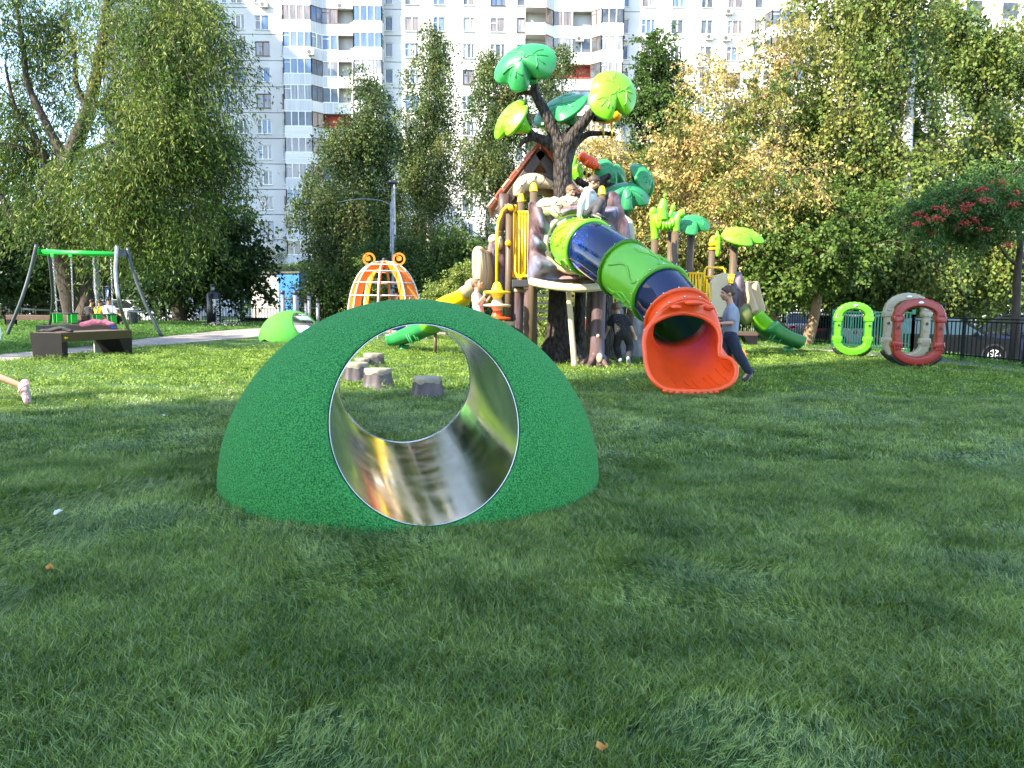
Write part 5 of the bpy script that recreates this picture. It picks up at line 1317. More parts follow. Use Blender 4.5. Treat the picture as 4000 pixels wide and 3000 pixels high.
# ---- yellow railings
def rail(pts, r=.022, nm='railing', parent=None, closed=False):
    mb = MB(); mb.tube(pts, r, 8, closed=closed); return part(nm, mb, PL_yst, parent=parent)
def barrier(xa, xb, da, db, ytop, ybot, n, r=.022):
    """frame with upright bars between two photo columns"""
    t0, t1 = at(xa, ytop, da), at(xb, ytop, db); b0, b1 = at(xa, ybot, da), at(xb, ybot, db)
    fr_ = rail([t0, t1], r * 1.2); rail([b0, b1], r * 1.2, 'bottom_rail', fr_)
    for i in range(n):
        f = i / (n - 1); rail([lerp(t0, t1, f), lerp(b0, b1, f)], r, 'upright', fr_)
    return fr_
barrier(2018, 2064, 14.35, 13.75, 829, 1078, 5); barrier(1992, 2014, 14.3, 15.4, 810, 1082, 6, .02); 
rail([at(2014, 800, 14.35), at(2014, 835, 14.35), at(2012, 1060, 14.3), at(2022, 1082, 14.2), at(2040, 1084, 14.0), at(2052, 1060, 13.9), at(2052, 840, 13.9)], .025)
rail([at(2033, 1082, 14.05), at(2033, 1102, 14.0)], .03, 'rail_foot')
rail([at(2014, 808, 14.4), at(1985, 800, 14.3), at(1962, 826, 14.0), at(1946, 868, 13.8), at(1942, 900, 13.75), at(1940, 1108, 13.7)], .028, 'arch_pole')
for px, py in ((1985, 950), (1994, 812)):
    mb = MB(); mb.ball(at(px, py, 14.2), .06, 12, 8); part('clamp', mb, PL_yst)
# spinning toys on the arch pole
sp = at(1942, 1180, 13.6)
def spinner(py, m, h=.34, rr=.24, wob=0):
    c = at(1942, py, 13.6); mb = MB(); mb.lathe([(.04, h * .55), (.07, h * .45), (.105, h * .15), (.11, .03), (rr, .02), (rr + .012, 0), (rr, -.02), (.11, -.03), (.10, -h * .2), (.055, -h * .42), (.05, -h * .5)], c, (wob, 0, 1), 28); part('spinner_disc', mb, m)
mb = MB(); mb.cyl(at(1942, 1106, 13.6), Vector((sp.x, 13.6, 0)), .03, 10); part('spinner_axle', mb, PL_bei)
spinner(1142, PL_yel); spinner(1193, PL_bei, h=.3); spinner(1243, PL_or, h=.34)
# rails seen under the deck and on the rear tower
barrier(2226, 2262, 17.2, 17.6, 1128, 1168, 4); barrier(2286, 2326, 16.6, 16.9, 1128, 1196, 5); barrier(2366, 2395, 15.8, 15.6, 1138, 1225, 4)
rail([at(2368, 1225, 15.8), at(2372, 1242, 15.8)], .03, 'rail_foot')
barrier(2684, 2752, 17.6, 17.6, 1068, 1180, 7); barrier(2836, 2876, 17.6, 17.6, 1075, 1105, 5)
rail([at(2752, 1195, 17.3), at(2752, 1060, 17.3), at(2760, 1044, 17.3), at(2824, 1047, 17.3), at(2832, 1060, 17.3), at(2830, 1105, 17.3)], .028)
rail([at(2752, 1082, 17.3), at(2793, 1080, 17.3)], .03); rail([at(2758, 1102, 17.2), at(2768, 1110, 17.2), at(2772, 1150, 17.1), at(2768, 1195, 17.1)], .03)
for i, px in enumerate((2720, 2735, 2762)): rail([at(px, 1090, 17.1), at(px - 3, 1215, 17.0)], .022)
mb = MB(); mb.box(at(2770, 1240, 18.0), (1.6, 1.4, .12)); part('rear_deck', mb, M_deck, smooth=False)
# rear posts
DR = 17.8
post(2558, 935, DR, cap=False, r=.085); post(2621, 905, DR, cap=False, r=.075); post(2638, 905, DR - .3, cap=False, r=.09); post(2702, 905, DR, cap=False, r=.088, lean=-.07)
post(2785, 922, DR, r=.078, lean=-.06); post(2868, 960, DR, cap=False, r=.09, lean=-.03)
for py in (956, 972):
    mb = MB(); mb.lathe([(.085, -.03), (.105, -.03), (.105, .03), (.085, .03)], at(2785, py, DR)); part('band', mb, PL_yst)
leafcap(at(2708, 878, DR), (.05, -.68, .73), 0.5, .37, PL_grn, at(2702, 918, DR), h=.22, notch=((-1.6, .5), (3.0, .15)), asp=1.1)
leafcap(at(2900, 925, DR - .1), (.12, -.55, .83), -.15, .42, PL_lime, at(2868, 968, DR), h=.2, notch=((-.9, .4), (2.8, .1)), asp=1.2)
leafcap(at(2640, 860, DR + .6), (0, -.6, .8), 0.2, .35, PL_grn, at(2625, 905, DR + .3), h=.2)
# lime bug figure spanning two posts
mb = MB(); a = at(2560, 935, DR); b = at(2640, 905, DR - .3)
mb.tube([a, at(2556, 870, DR), at(2552, 838, DR)], [.095, .10, .085], 14); mb.ball(at(2552, 828, DR), (.10, .09, .12), 12, 8)
mb.tube([b, at(2640, 870, DR - .3), at(2650, 840, DR - .3)], [.09, .095, .08], 14); mb.ball(at(2660, 836, DR - .3), .10, 12, 8)
mb.tube(catmull([at(2566, 850, DR), at(2585, 878, DR - .2), at(2608, 884, DR - .25), at(2630, 862, DR - .25)], 4), [.12] * 13, 14)
for k in range(5): mb.ball(at(2578 + k * 12, 876 + (4 if 0 < k < 4 else -4), DR - .3), (.05, .12, .13), 10, 6)
mb.tube([at(2588, 860, DR - .3), at(2586, 815, DR - .3), at(2594, 778, DR - .3)], [.13, .115, .07], 14); mb.ball(at(2598, 764, DR - .3), (.045, .05, .06), 10, 6)
mb.tube([at(2615, 850, DR - .3), at(2628, 812, DR - .3)], [.05, .045], 8); mb.ball(at(2630, 810, DR - .3), .06, 10, 6)
part('bug_figure', mb, PL_lime, remesh=.014, smooths=2)
mb = MB(); mb.tube(catmull([at(2790, 930, DR - .1), at(2805, 925, DR - .1), at(2806, 960, DR - .1), at(2802, 1003, DR - .1)], 4), [.04, .05, .055, .06, .065, .065, .065, .065, .06, .06, .055, .05, .03], 10)
mb.ball(at(2802, 912, DR - .1), (.035, .04, .07), 10, 6); part('caterpillar_figure', mb, PL_lime, remesh=.012, smooths=2)
# rear beige slide wall, bark panel and troughs going right
mb = MB(); q = [at(2778, 1240, 17.2), at(2776, 1100, 17.2), at(2795, 1075, 17.2), at(2830, 1065, 17.2), at(2845, 1068, 17.2), at(2845, 1240, 17.2)]; mb.prism(q, (0, .12, 0)); part('slide_wall', mb, PL_bei, smooth=False, bevel=.02)
mb = MB()
for px, py, rx, rz in ((2884, 1110, .12, .3), (2888, 1165, .14, .4), (2892, 1215, .17, .3)): mb.ball(at(px, py, 17.1), (rx, .16, rz), 12, 8)
part('bark_panel', mb, M_log, remesh=.03, smooths=2)
mb = MB(); mb.ball(at(2912, 1228, 17.0), (.18, .12, .25), 14, 10); part('leaf_relief', mb, mat('olive_plastic', (.10, .12, .03), .45))
def trough(pts, wid, m, nm, dep=.16, up=Vector((0, 0, 1)), side=None):
    """open chute: U-section swept along pts"""
    P_ = catmull(pts, 5); rows = []
    for i, p in enumerate(P_):
        t_ = (P_[min(i + 1, len(P_) - 1)] - P_[max(i - 1, 0)]).normalized(); x_ = t_.cross(up).normalized(); n_ = x_.cross(t_)
        rows.append([p + x_ * (wid / 2 * cx) + n_ * (dep * cz) for cx, cz in ((-1.12, .95), (-1.05, 1.05), (-.92, .9), (-.8, .25), (-.5, .02), (0, 0), (.5, .02), (.8, .25), (.92, .9), (1.05, 1.05), (1.12, .95), (1.0, 0), (.55, -.18), (0, -.2), (-.55, -.18), (-1.0, 0))])
    mb = MB(); mb.grid(rows, closed=True); mb.f.append(tuple(range(16))); mb.m.append(0); L_ = (len(rows) - 1) * 16; mb.f.append(tuple(L_ + k for k in range(16))); mb.m.append(0)
    return part(nm, mb, m, sub=1)
trough([at(2905, 1110, 17.3), at(2918, 1170, 17.2), at(2935, 1235, 17.1)], .30, PL_bei, 'slide_chute', .3)
trough([at(2932, 1238, 17.1), at(2955, 1262, 17.1), at(2985, 1290, 17.1)], .42, PL_lime, 'slide_chute', .24)
tg = trough([at(2983, 1288, 17.3), at(3010, 1312, 18.0), at(3050, 1332, 18.9), at(3085, 1343, 19.6), at(3110, 1350, 20.0)], .52, PL_grn, 'slide_chute', .24)
for px, py, d in ((3015, 1315, 17.7), (3040, 1328, 18.3)):
    for s_ in (-5, 5):
        mb = MB(); mb.ball(at(px + s_, py + s_ * .5, d), (.03, .04, .12), 10, 8, Euler((0, .6, 0)).to_matrix()); part('leaf_relief', mb, PL_grn, parent=tg)
mb = MB(); f = at(3080, 1368, 19.7); f.z = 0.02; mb.lathe([(.16, -.03), (.15, .05), (.12, .12)], f); part('slide_foot', mb, PL_grn)
mb = MB(); mb.ball(at(3114, 1350, 20.0), (.09, .24, .09), 12, 8); part('slide_nose', mb, PL_grn)

# ---- left slide: bark panel with beige hood, then yellow, lime and green chutes
DL = 15.2
mb = MB()
for px, py, rx, rz in ((1950, 960, .12, .28), (1945, 1040, .2, .4), (1952, 1120, .16, .4), (1925, 1000, .12, .35), (1918, 1080, .1, .3), (1962, 1170, .1, .2)): mb.ball(at(px, py, DL), (rx, .16, rz), 14, 10)
mb.box(at(1965, 1060, DL + .02), (.16, .12, 1.3)); part('bark_panel', mb, M_rock, remesh=.024, smooths=3)
flatleaf(at(1952, 950, DL - .2), (.1, 0, 1), (1, 0, 0), .14, .06, PL_bei); 
mb = MB(); mb.ball(at(1930, 935, DL), (.12, .14, .1), 14, 10); part('bark_top', mb, PL_bei)
def hood(pts, r, m, nm): mb = MB(); mb.tube(catmull(pts, 5), r, 10); return part(nm, mb, m)
# curved beige slide wall: stacked rounded sheets
rows = []
for i, (px, d, yt, yb) in enumerate(((1856, 14.7, 985, 1095), (1862, 14.55, 972, 1120), (1876, 14.6, 975, 1140), (1892, 14.8, 985, 1150), (1905, 15.0, 990, 1160), (1918, 15.2, 992, 1175))):
    rows.append([at(px + (6 * math.sin(t * PI)), lerp(yt, yb, t), d - .1 * math.sin(t * PI)) for t in np.linspace(0, 1, 12)])
mb = MB(); mb.grid(rows); part('slide_wall', mb, PL_bei, solid=.05)
hood([at(1856, 1095, 14.7), at(1852, 1030, 14.7), at(1854, 985, 14.7), at(1864, 971, 14.6), at(1880, 973, 14.6), at(1895, 984, 14.8), at(1918, 988, 15.2)], .042, PL_bei, 'hood_edge')
for k, px in enumerate((1878, 1890, 1900)): hood([at(px, 985, 14.55 + k * .1), at(px + 6, 1060, 14.5 + k * .1), at(px, 1135, 14.6 + k * .1)], .02, PL_bei, 'hood_relief')
trough([at(1885, 1120, 14.9), at(1850, 1140, 14.8), at(1822, 1165, 14.8)], .5, PL_bei, 'slide_chute', .2)
trough([at(1835, 1168, 14.8), at(1795, 1192, 14.9), at(1752, 1215, 15.2), at(1725, 1235, 15.5)], .5, PL_yel, 'slide_chute', .22)
trough([at(1728, 1235, 15.5), at(1712, 1262, 16.2), at(1695, 1285, 16.9), at(1678, 1297, 17.4)], .5, PL_lime, 'slide_chute', .24)
tl = trough([at(1685, 1294, 17.2), at(1650, 1310, 17.7), at(1605, 1328, 18.2), at(1560, 1341, 18.5), at(1526, 1345, 18.6)], .56, PL_grn, 'slide_chute', .25)
for px, py in ((1625, 1315), (1600, 1325)):
    for s_ in (-4, 5):
        mb = MB(); mb.ball(at(px + s_, py, 17.6), (.03, .05, .13), 10, 8, Euler((0, -.5, 0)).to_matrix()); part('leaf_relief', mb, PL_grn, parent=tl)
mb = MB(); f = at(1580, 1364, 18.5); f.z = 0.0; mb.lathe([(.18, -.03), (.16, .06), (.12, .14)], f); part('slide_foot', mb, PL_grn)
mb = MB(); pz = at(1700, 1285, 17.0); mb.cyl((pz.x, pz.y, pz.z - .1), (pz.x, pz.y, 0), .04, 10); part('slide_support', mb, PL_pole)

# ---- gabled house roof
HD = 15.0; apx = at(2112, 562, HD); le = at(1916, 816, HD); re = Vector((2 * apx.x - le.x, HD, le.z)); back = Vector((0, 1.7, 0))
for nm, e_ in (('roof_slope', le), ('roof_slope', re)):
    mb = MB(); d_ = (e_ - apx); nrm_ = Vector((-d_.z, 0, d_.x)).normalized(); nrm_ = nrm_ if nrm_.z > 0 else -nrm_
    mb.prism([apx + nrm_ * .0, e_, e_ + nrm_ * .07, apx + nrm_ * .07], back); ro = part(nm, mb, M_roof, smooth=False, bevel=.015)
    for k in range(7):
        vb = MB(); c0 = lerp(apx, e_, (k + .5) / 7) + nrm_ * .075; vb.bar(c0 - d_ / 15.5 + Vector((0, -.02, 0)), c0 + d_ / 15.5 + Vector((0, -.02, 0)), .05, .03); part('ridge_tile', vb, M_roof if k % 2 else PL_bei, smooth=False, parent=ro)
    mb = MB(); ins = .17
    a_ = apx + Vector((0, .04, -.06)); b_ = e_ + Vector((.1 if e_ is le else -.1, .04, -.02)); mb.bar(lerp(a_, b_, .02) - nrm_ * .08, b_ - nrm_ * .08, .09, .19, up=nrm_); part('gable_board', mb, M_wood, smooth=False, bevel=.015)
    mb = MB(); mb.bar(lerp(a_, b_, .02) - nrm_ * .08 + back * .92, b_ - nrm_ * .08 + back * .92, .09, .19, up=nrm_); part('gable_board', mb, M_wood, smooth=False)
mb = MB(); mb.bar(at(2045, 685, HD + .02), at(2180, 692, HD + .02), .1, .13); part('tie_beam', mb, M_wood, smooth=False, bevel=.015)
for cxp in (1968, 2256):
    mb = MB(); p = at(cxp, 850, HD + .05); mb.tube([p + Vector((0, 0, .45)), p + Vector((0, 0, .1)), p - Vector((0, 0, .25))], [.14, .12, .1], 10); part('house_column', mb, M_wood)
mb = MB(); mb.prism([at(1975, 770, HD + .12), at(2010, 728, HD + .12), at(2035, 700, HD + .12), at(2045, 720, HD + .12), at(2020, 800, HD + .12), at(2010, 880, HD + .12), at(1985, 880, HD + .12)], (0, .08, 0)); part('side_wall', mb, M_wood, smooth=False)
mb = MB()
q = catmull([at(2022, 768, HD - .05), at(2035, 728, HD - .05), at(2075, 708, HD - .05), at(2120, 712, HD - .05), at(2165, 732, HD - .05), at(2200, 770, HD - .05)], 5)
mb.tube(q, [.06 + .10 * math.sin(PI * min(1, i / 22 + .1)) for i in range(len(q))], 12); part('leaf_arch', mb, PL_bei)
for k in range(6):
    mb = MB(); c0 = q[3 + k * 4]; mb.tube([c0 + Vector((-.06, -.15, -.08)), c0 + Vector((.02, -.165, 0)), c0 + Vector((.05, -.14, .09))], .008, 5); part('leaf_vein', mb, M_wood)
mb = MB(); mb.tube(catmull([at(2015, 792, HD + 1.4), at(2060, 752, HD + 1.4), at(2120, 745, HD + 1.4), at(2190, 790, HD + 1.4)], 4), .1, 8); part('leaf_arch', mb, PL_bei)
mb = MB(); mb.prism([at(2086, 640, HD + 1.5), at(2140, 640, HD + 1.5), at(2165, 690, HD + 1.5), at(2080, 690, HD + 1.5)], (0, .05, 0)); part('rear_gable', mb, PL_bei, smooth=False)
# ================================================================ OTHER PLAY EQUIPMENT AND FURNITURE
def gpt(px, py): return G(px, py)
# ---- crawl-through rings
def hoop(label, px, py, wpx, toppx, m, yaw, depth=.23):
    b = G(px, py); d = b.y; W_ = wpx / F_PX * d / abs(math.cos(yaw)) * .82; Hh = (at(px, toppx, d).z); t = thing('play_ring', label, 'play ring', b, 'crawl-through rings on the turf')
    ex = Vector((math.cos(yaw), math.sin(yaw), 0)); ey = Vector((-ex.y, ex.x, 0)); up = Vector((0, 0, 1))
    z0 = .10; H_ = Hh - z0; hw = W_ / 2; st = H_ * .235; cz = z0 + H_ / 2; wall = .14
    def outl(f):      # point and outward normal on the centre line, f in 0..1 from the bottom, clockwise
        r = hw - wall / 2; sy = (H_ / 2 - wall / 2 - st)
        per = [2 * st, PI * (r + sy) / 2, 2 * st, PI * (r + sy) / 2]; 
        a = f * 2 * PI
        x = r * math.sin(a); z = -math.cos(a); zz = z * sy + (st if z > 0 else -st) if abs(z) > 1e-9 else 0
        return Vector((x, zz)), a
    def sect(pts_n, sc, nm, bump=None, mm=None):
        rows = []
        for (x, z), (nx, nz), k in pts_n:
            w2 = wall / 2 * k; dd = depth / 2 * (1 + (k - 1) * .35); c = b + ex * x + up * (cz + z); row = []
            for u_, v_ in ((1, .72), (1, -.72), (.82, -.95), (.5, -1), (-.7, -1), (-1, -.75), (-1, .75), (-.7, 1), (.5, 1), (.82, .95)):
                row.append(c + (ex * nx + up * nz) * (w2 * u_) + ey * (dd * v_))
            rows.append(row)
        mb = MB(); mb.grid(rows, closed=True); n = 10; mb.f.append(tuple(range(n - 1, -1, -1))); mb.m.append(0); L_ = (len(rows) - 1) * n; mb.f.append(tuple(L_ + k for k in range(n))); mb.m.append(0)
        return obj(nm, mb, mm or m, t, smooth=True, bevel=.01, angle=50)
    r = hw - wall / 2; sy = H_ / 2 - wall / 2 - st
    for s_, nm in ((1, 'top_arch'), (-1, 'bottom_arch')):
        pts = [((-r, s_ * (st - .10)), (-1, 0), 1.35), ((-r, s_ * (st - .0)), (-1, 0), 1.5), ((-r, s_ * (st + .02)), (-1, 0), 1.2)]
        N = 26
        for k in range(1, N):
            a = PI * k / N; x = -r * math.cos(a); z = s_ * (st + .02 + sy * math.sin(a)); nx, nz = -math.cos(a) / r, s_ * math.sin(a) / sy; l = math.hypot(nx, nz)
            pts.append(((x, z), (nx / l, nz / l), 1.1 + .16 * (k % 2)))
        pts += [((r, s_ * (st + .02)), (1, 0), 1.2), ((r, s_ * st), (1, 0), 1.5), ((r, s_ * (st - .10)), (1, 0), 1.35)]
        a_o = sect(pts, 1, nm)
        for sx_ in (-1, 1):
            for k in range(3):
                mb = MB(); c = b + ex * (sx_ * r + (k - 1) * .045) + up * (cz + s_ * (st + .03)) - ey * (depth / 2 + .012); mb.ball(c, (.018, .01, .035), 8, 6); obj('moulded_knob', mb, m, a_o, smooth=True)
    for sx_ in (-1, 1):
        so_ = sect([((sx_ * r, z), (sx_, 0), .95) for z in np.linspace(-st + .05, st - .05, 6)], 1, 'side_tube')
        c = b + ex * (sx_ * r) + up * (cz + .08) - ey * (depth / 2 + .0)
        mb = MB(); mb.tube([c + ex * (.034 * math.cos(a)) + up * (.034 * math.sin(a)) for a in np.linspace(0, 2 * PI, 17)[:-1]], .010, 6, closed=True); obj('socket_rim', mb, m, so_, smooth=True)
        mb = MB(); mb.lathe([(.03, 0), (.03, .006), (.001, .007)], c - ey * .003, -ey, 12); obj('socket', mb, M_black, so_)
        mb = MB(); mb.tube([c - up * .12 + ex * (.036 * math.cos(a)) + up * (.036 * math.sin(a)) for a in np.linspace(PI * 1.05, PI * 1.95, 9)], .007, 5); obj('smile_relief', mb, m, so_, smooth=True)
    mb = MB(); N = 24; pts = []
    for k in range(3, N - 2):
        a = PI * k / N; pts.append(b + ex * (-(r + .105) * math.cos(a)) + up * (cz - st - .02 - (sy + .10) * math.sin(a)))
    mb.tube(pts, .05, 8); obj('steel_cradle', mb, M_black, t, smooth=True)
    mb = MB(); mb.cyl(b - Vector((0, 0, .05)), b + up * .14, .065, 12); obj('base_post', mb, M_black, t, smooth=True)
    mb = MB(); mb.lathe([(.05, 0), (.05, .006), (.001, .008)], b + up * (cz + H_ / 2 - .05) - ey * (depth / 2 + .02), -ey, 16)
    for i, v in enumerate(mb.v): mb.v[i] = (v[0], v[1], (v[2] - (cz + H_ / 2 - .05)) * .5 + (cz + H_ / 2 - .05))
    obj('badge', mb, M_frame, t, smooth=True)
    return t
hoop('lime green crawl ring, leftmost of the three', 3325, 1400, 158, 1185, plastic('ring_green', (0.09, 0.40, 0.012)), R(-14))
hoop('beige crawl ring standing behind the red one', 3530, 1425, 188, 1150, PL_sand, R(-16))
hoop('dull red crawl ring at the front of the three', 3575, 1441, 206, 1172, PL_red, R(-16))

# ---- swing
M_galv = mat('galvanised_steel', (0.36, 0.38, 0.39), 0.38, metal=.85, col2=(0.26, 0.28, 0.29), scale=6)
M_dsteel = mat('dark_steel_tube', (0.035, 0.045, 0.05), 0.4, metal=.2, col2=(0.06, 0.07, 0.075), scale=4)
PL_sw = plastic('bright_green_paint', (0.01, 0.50, 0.04)); M_rub = mat('black_rubber', (0.015, 0.015, 0.016), 0.6)
M_chain = mat('chain_steel', (0.55, 0.55, 0.55), 0.3, metal=1)
fl, fr_ = G(25, 1310), G(505, 1296); sd = fl.y
bl = Vector((at(190, 1272, sd + 3.2).x, sd + 3.2, 0.15)); brr = Vector((at(632, 1311, sd + .3).x, sd + .3, 0)); 
sw = thing('swing_set', 'steel swing set with a green crossbeam and four curved legs under the willow', 'swing set', (fl.x + 2, sd + .6, 0))
TL, TRr = at(140, 958, sd + .4), at(458, 962, sd + .2)
legs = [(fl, at(80, 1180, sd + .1), at(118, 1060, sd + .3), at(143, 955, sd + .4), M_dsteel, .048), (bl, at(206, 1180, sd + 2.2), at(200, 1070, sd + 1.2), at(187, 970, sd + .9), M_dsteel, .048),
        (fr_, at(468, 1190, sd), at(452, 1070, sd + .1), at(457, 960, sd + .2), M_galv, .055), (brr, at(565, 1180, sd + .3), at(520, 1060, sd + .4), at(498, 968, sd + .5), M_dsteel, .048)]
for a, b, c, d, m, r in legs:
    a = a.copy(); a.z = float(gz(a.x, a.y)) - .03; mb = MB(); mb.tube(catmull([a, b, c, d], 8), r, 12); obj('leg', mb, m, sw, smooth=True)
mb = MB(); mb.tube([at(150, 983, sd + .5), at(454, 993, sd + .3)], .072, 14); obj('crossbeam', mb, PL_sw, sw, smooth=True)
mb = MB(); mb.prism([at(146, 971, sd + .35), at(182, 976, sd + .8), at(186, 998, sd + .8), at(147, 996, sd + .35)], (0, .05, 0)); obj('side_plate', mb, PL_sw, sw, bevel=.01)
mb = MB(); mb.prism([at(464, 973, sd + .25), at(495, 976, sd + .45), at(497, 1003, sd + .45), at(464, 1005, sd + .25)], (0, .04, 0)); obj('side_plate', mb, M_dsteel, sw, bevel=.01)
for a, b in (((90, 1208, sd + .1), (198, 1212, sd + 2.4)), ((482, 1215, sd), (572, 1219, sd + .3))):
    mb = MB(); mb.cyl(at(*a), at(*b), .025, 8); obj('stay_bar', mb, M_galv, sw, smooth=True)
lk = MB(); lk.tube([(.02 * math.cos(a), 0, .034 * math.sin(a)) for a in np.linspace(0, 2 * PI, 9)[:-1]], .007, 4, closed=True)
def chain(top, bot, par):
    mb = MB(); n = int((top - bot).length / .055)
    for i in range(n):
        c = lerp(top, bot, i / n)
        for q0 in range(0, len(lk.f)): pass
        vs = [(Vector((v[0], v[1], v[2])) if i % 2 else Vector((v[1], v[0], v[2]))) + c for v in lk.v]; mb.add(vs, lk.f)
    o = obj('chain', mb, M_chain, par, smooth=True, fix=False); o['kind'] = 'stuff'
for (ta, tb, ba, bb, py) in ((206, 277, 222, 286, 1224), (363, 433, 378, 440, 1228)):
    seat = thing('baby_swing_seat', 'green and black bucket swing seat hanging on chains, ' + ('left one' if ta < 300 else 'right one'), 'swing seat', at((ba + bb) / 2, py, sd + .4), 'bucket seats hanging from the swing')
    for x_, xb_ in ((ta, ba), (tb, bb)):
        mb = MB(); p = at(x_, 997, sd + .4); mb.box(p, (.09, .08, .12)); obj('beam_clamp', mb, PL_sw, sw, bevel=.01); chain(p - Vector((0, 0, .06)), at(xb_, py, sd + .4), seat)
    c = at((ba + bb) / 2, py + 18, sd + .4)
    for s_ in (-1, 1):
        for k in range(3):
            mb = MB(); mb.box(c + Vector((s_ * .22 + (k - 1) * .055, 0, 0)), (.03, .3, .28)); obj('slat', mb, PL_sw if k != 1 else M_rub, seat, bevel=.008)
    mb = MB(); mb.tube(catmull([c + Vector((-.3, -.14, .14)), c + Vector((.3, -.14, .14)), c + Vector((.3, .14, .14)), c + Vector((-.3, .14, .14)), c + Vector((-.3, -.14, .14))], 4), .018, 6); obj('seat_frame', mb, M_rub, seat, smooth=True)
    mb = MB(); mb.box(c - Vector((0, 0, .13)), (.5, .26, .04)); obj('seat_base', mb, M_rub, seat, bevel=.01)

# ---- benches
M_bfront = mat('bench_bronze', (0.06, 0.042, 0.016), 0.6, col2=(0.075, 0.052, 0.022), scale=3, spec=.2); M_bdark = mat('bench_dark', (0.008, 0.0075, 0.007), 0.6, col2=(0.013, 0.012, 0.011), scale=3, spec=.2)
M_btop = mat('bench_top', (0.10, 0.07, 0.045), 0.5, col2=(0.12, 0.085, 0.06), scale=10, stretch=(.1, 1, 1)); M_bgrey = mat('bench_grey', (0.33, 0.31, 0.28), 0.6)
M_bbr = mat('bench_brown', (0.085, 0.045, 0.03), 0.5, col2=(0.11, 0.06, 0.04), scale=4)
def bench(label, A, B, wid, hgt, th, mf, group=None, leg=.34, mtop=None, wedge=False):
    """seat slab on two tapered box legs; A,B front ground corners"""
    A, B = Vector(A), Vector(B); e = (B - A); L_ = e.length; e.normalize(); w_ = Vector((-e.y, e.x, 0)); up = Vector((0, 0, 1))
    if w_.y < 0: w_ = -w_
    t = thing('bench', label, 'bench', (A + B) / 2, group)
    mb = MB(); mb.prism([A + up * (hgt - th), B + up * (hgt - th), B + w_ * wid + up * (hgt - th), A + w_ * wid + up * (hgt - th)], up * th); obj('seat', mb, mf, t, bevel=.006)
    mb = MB(); mb.prism([A + up * (hgt + .003) + e * .01 + w_ * .01, B + up * (hgt + .003) - e * .01 + w_ * .01, B + w_ * (wid - .01) + up * (hgt + .003) - e * .01, A + w_ * (wid - .01) + up * (hgt + .003) + e * .01], up * .006); obj('seat_top', mb, mtop or M_btop, t)
    z = hgt - th - .003
    mb = MB(); mb.prism([A + e * .03 - up * .02, A + e * (leg * .45) - up * .02, A + e * (leg * .5) + up * z, A + e * .0 + up * z], w_ * wid); obj('leg', mb, M_bdark, t, bevel=.005)
    mb = MB(); mb.prism([B - e * .02 - up * .02, B - e * (leg * .7) - up * .02, B - e * (leg * 1.25) + up * z, B + up * z], w_ * wid); obj('leg', mb, M_bdark, t, bevel=.005)
    if wedge:
        mb = MB(); mb.prism([B - e * (leg * .72) + w_ * wid * .8 - up * .02, B - e * (leg * 1.6) + w_ * wid * .8 - up * .02, B - e * (leg * 1.6) + w_ * wid * .8 + up * z], w_ * .03); obj('leg_panel', mb, M_bgrey, t)
    # the dark end cheek covers the seat end as in the photo
    mb = MB(); mb.prism([A - e * .012 + up * -.02 + e * .03, A - e * .012 + e * .03 + w_ * wid - up * .02, A - e * .012 + w_ * (wid + .03) + up * (hgt + .004), A - e * .012 - w_ * .03 + up * (hgt + .004)], -e * .012); obj('end_cheek', mb, M_bdark, t)
    return t
A1 = G(243, 1406); B1 = G(519, 1381); hb = at(217, 1302, A1.y).z
fb_ = bench('low boxy bench with a bronze front edge, nearest on the left', A1, B1, .62, hb, .17, M_bfront, wedge=True)
A2 = G(228, 1368); B2 = G(462, 1352); hb2 = at(230, 1277, A2.y).z
bench('brown boxy bench directly behind the nearest one, pink jacket on it', Vector((A2.x - .55, A2.y + .4, 0)), B2, .6, hb2, .16, M_bbr)
bl_ = G(350, 1268); bench('far dark bench with three children sitting on it', Vector((bl_.x, bl_.y, .22)) , Vector((G(467, 1268).x, bl_.y + .2, .22)), .5, .44, .28, M_bbr)
bq = G(20, 1272); bench('long low bench far left behind the swing', Vector((at(20, 1260, bq.y).x, bq.y, .2)), Vector((at(300, 1262, bq.y).x, bq.y + .3, .2)), .5, .42, .16, M_bbr)
b5a = at(2892, 1340, 22.5); b5b = at(2960, 1340, 22.5); bench('brown bench behind the curved slide on the right', Vector((b5a.x - .5, 22.5, 0)), Vector((b5b.x, 22.5, 0)), .45, at(2920, 1298, 22.5).z, .1, M_bbr)
# arrow mark on the bench edge
e1 = (B1 - A1).normalized(); ac = A1 + e1 * .07 + Vector((0, 0, hb - .09)); nf = Vector((e1.y, -e1.x, 0)); nf = nf if nf.y < 0 else -nf
mb = MB(); q = lambda a, b: ac + e1 * a + Vector((0, 0, b)) + nf * .003
mb.prism([q(0, 0), q(.045, .028), q(.045, .012), q(.1, .012), q(.1, -.012), q(.045, -.012), q(.045, -.028)], nf * .002); obj('arrow_mark', mb, PL_yel, fb_)
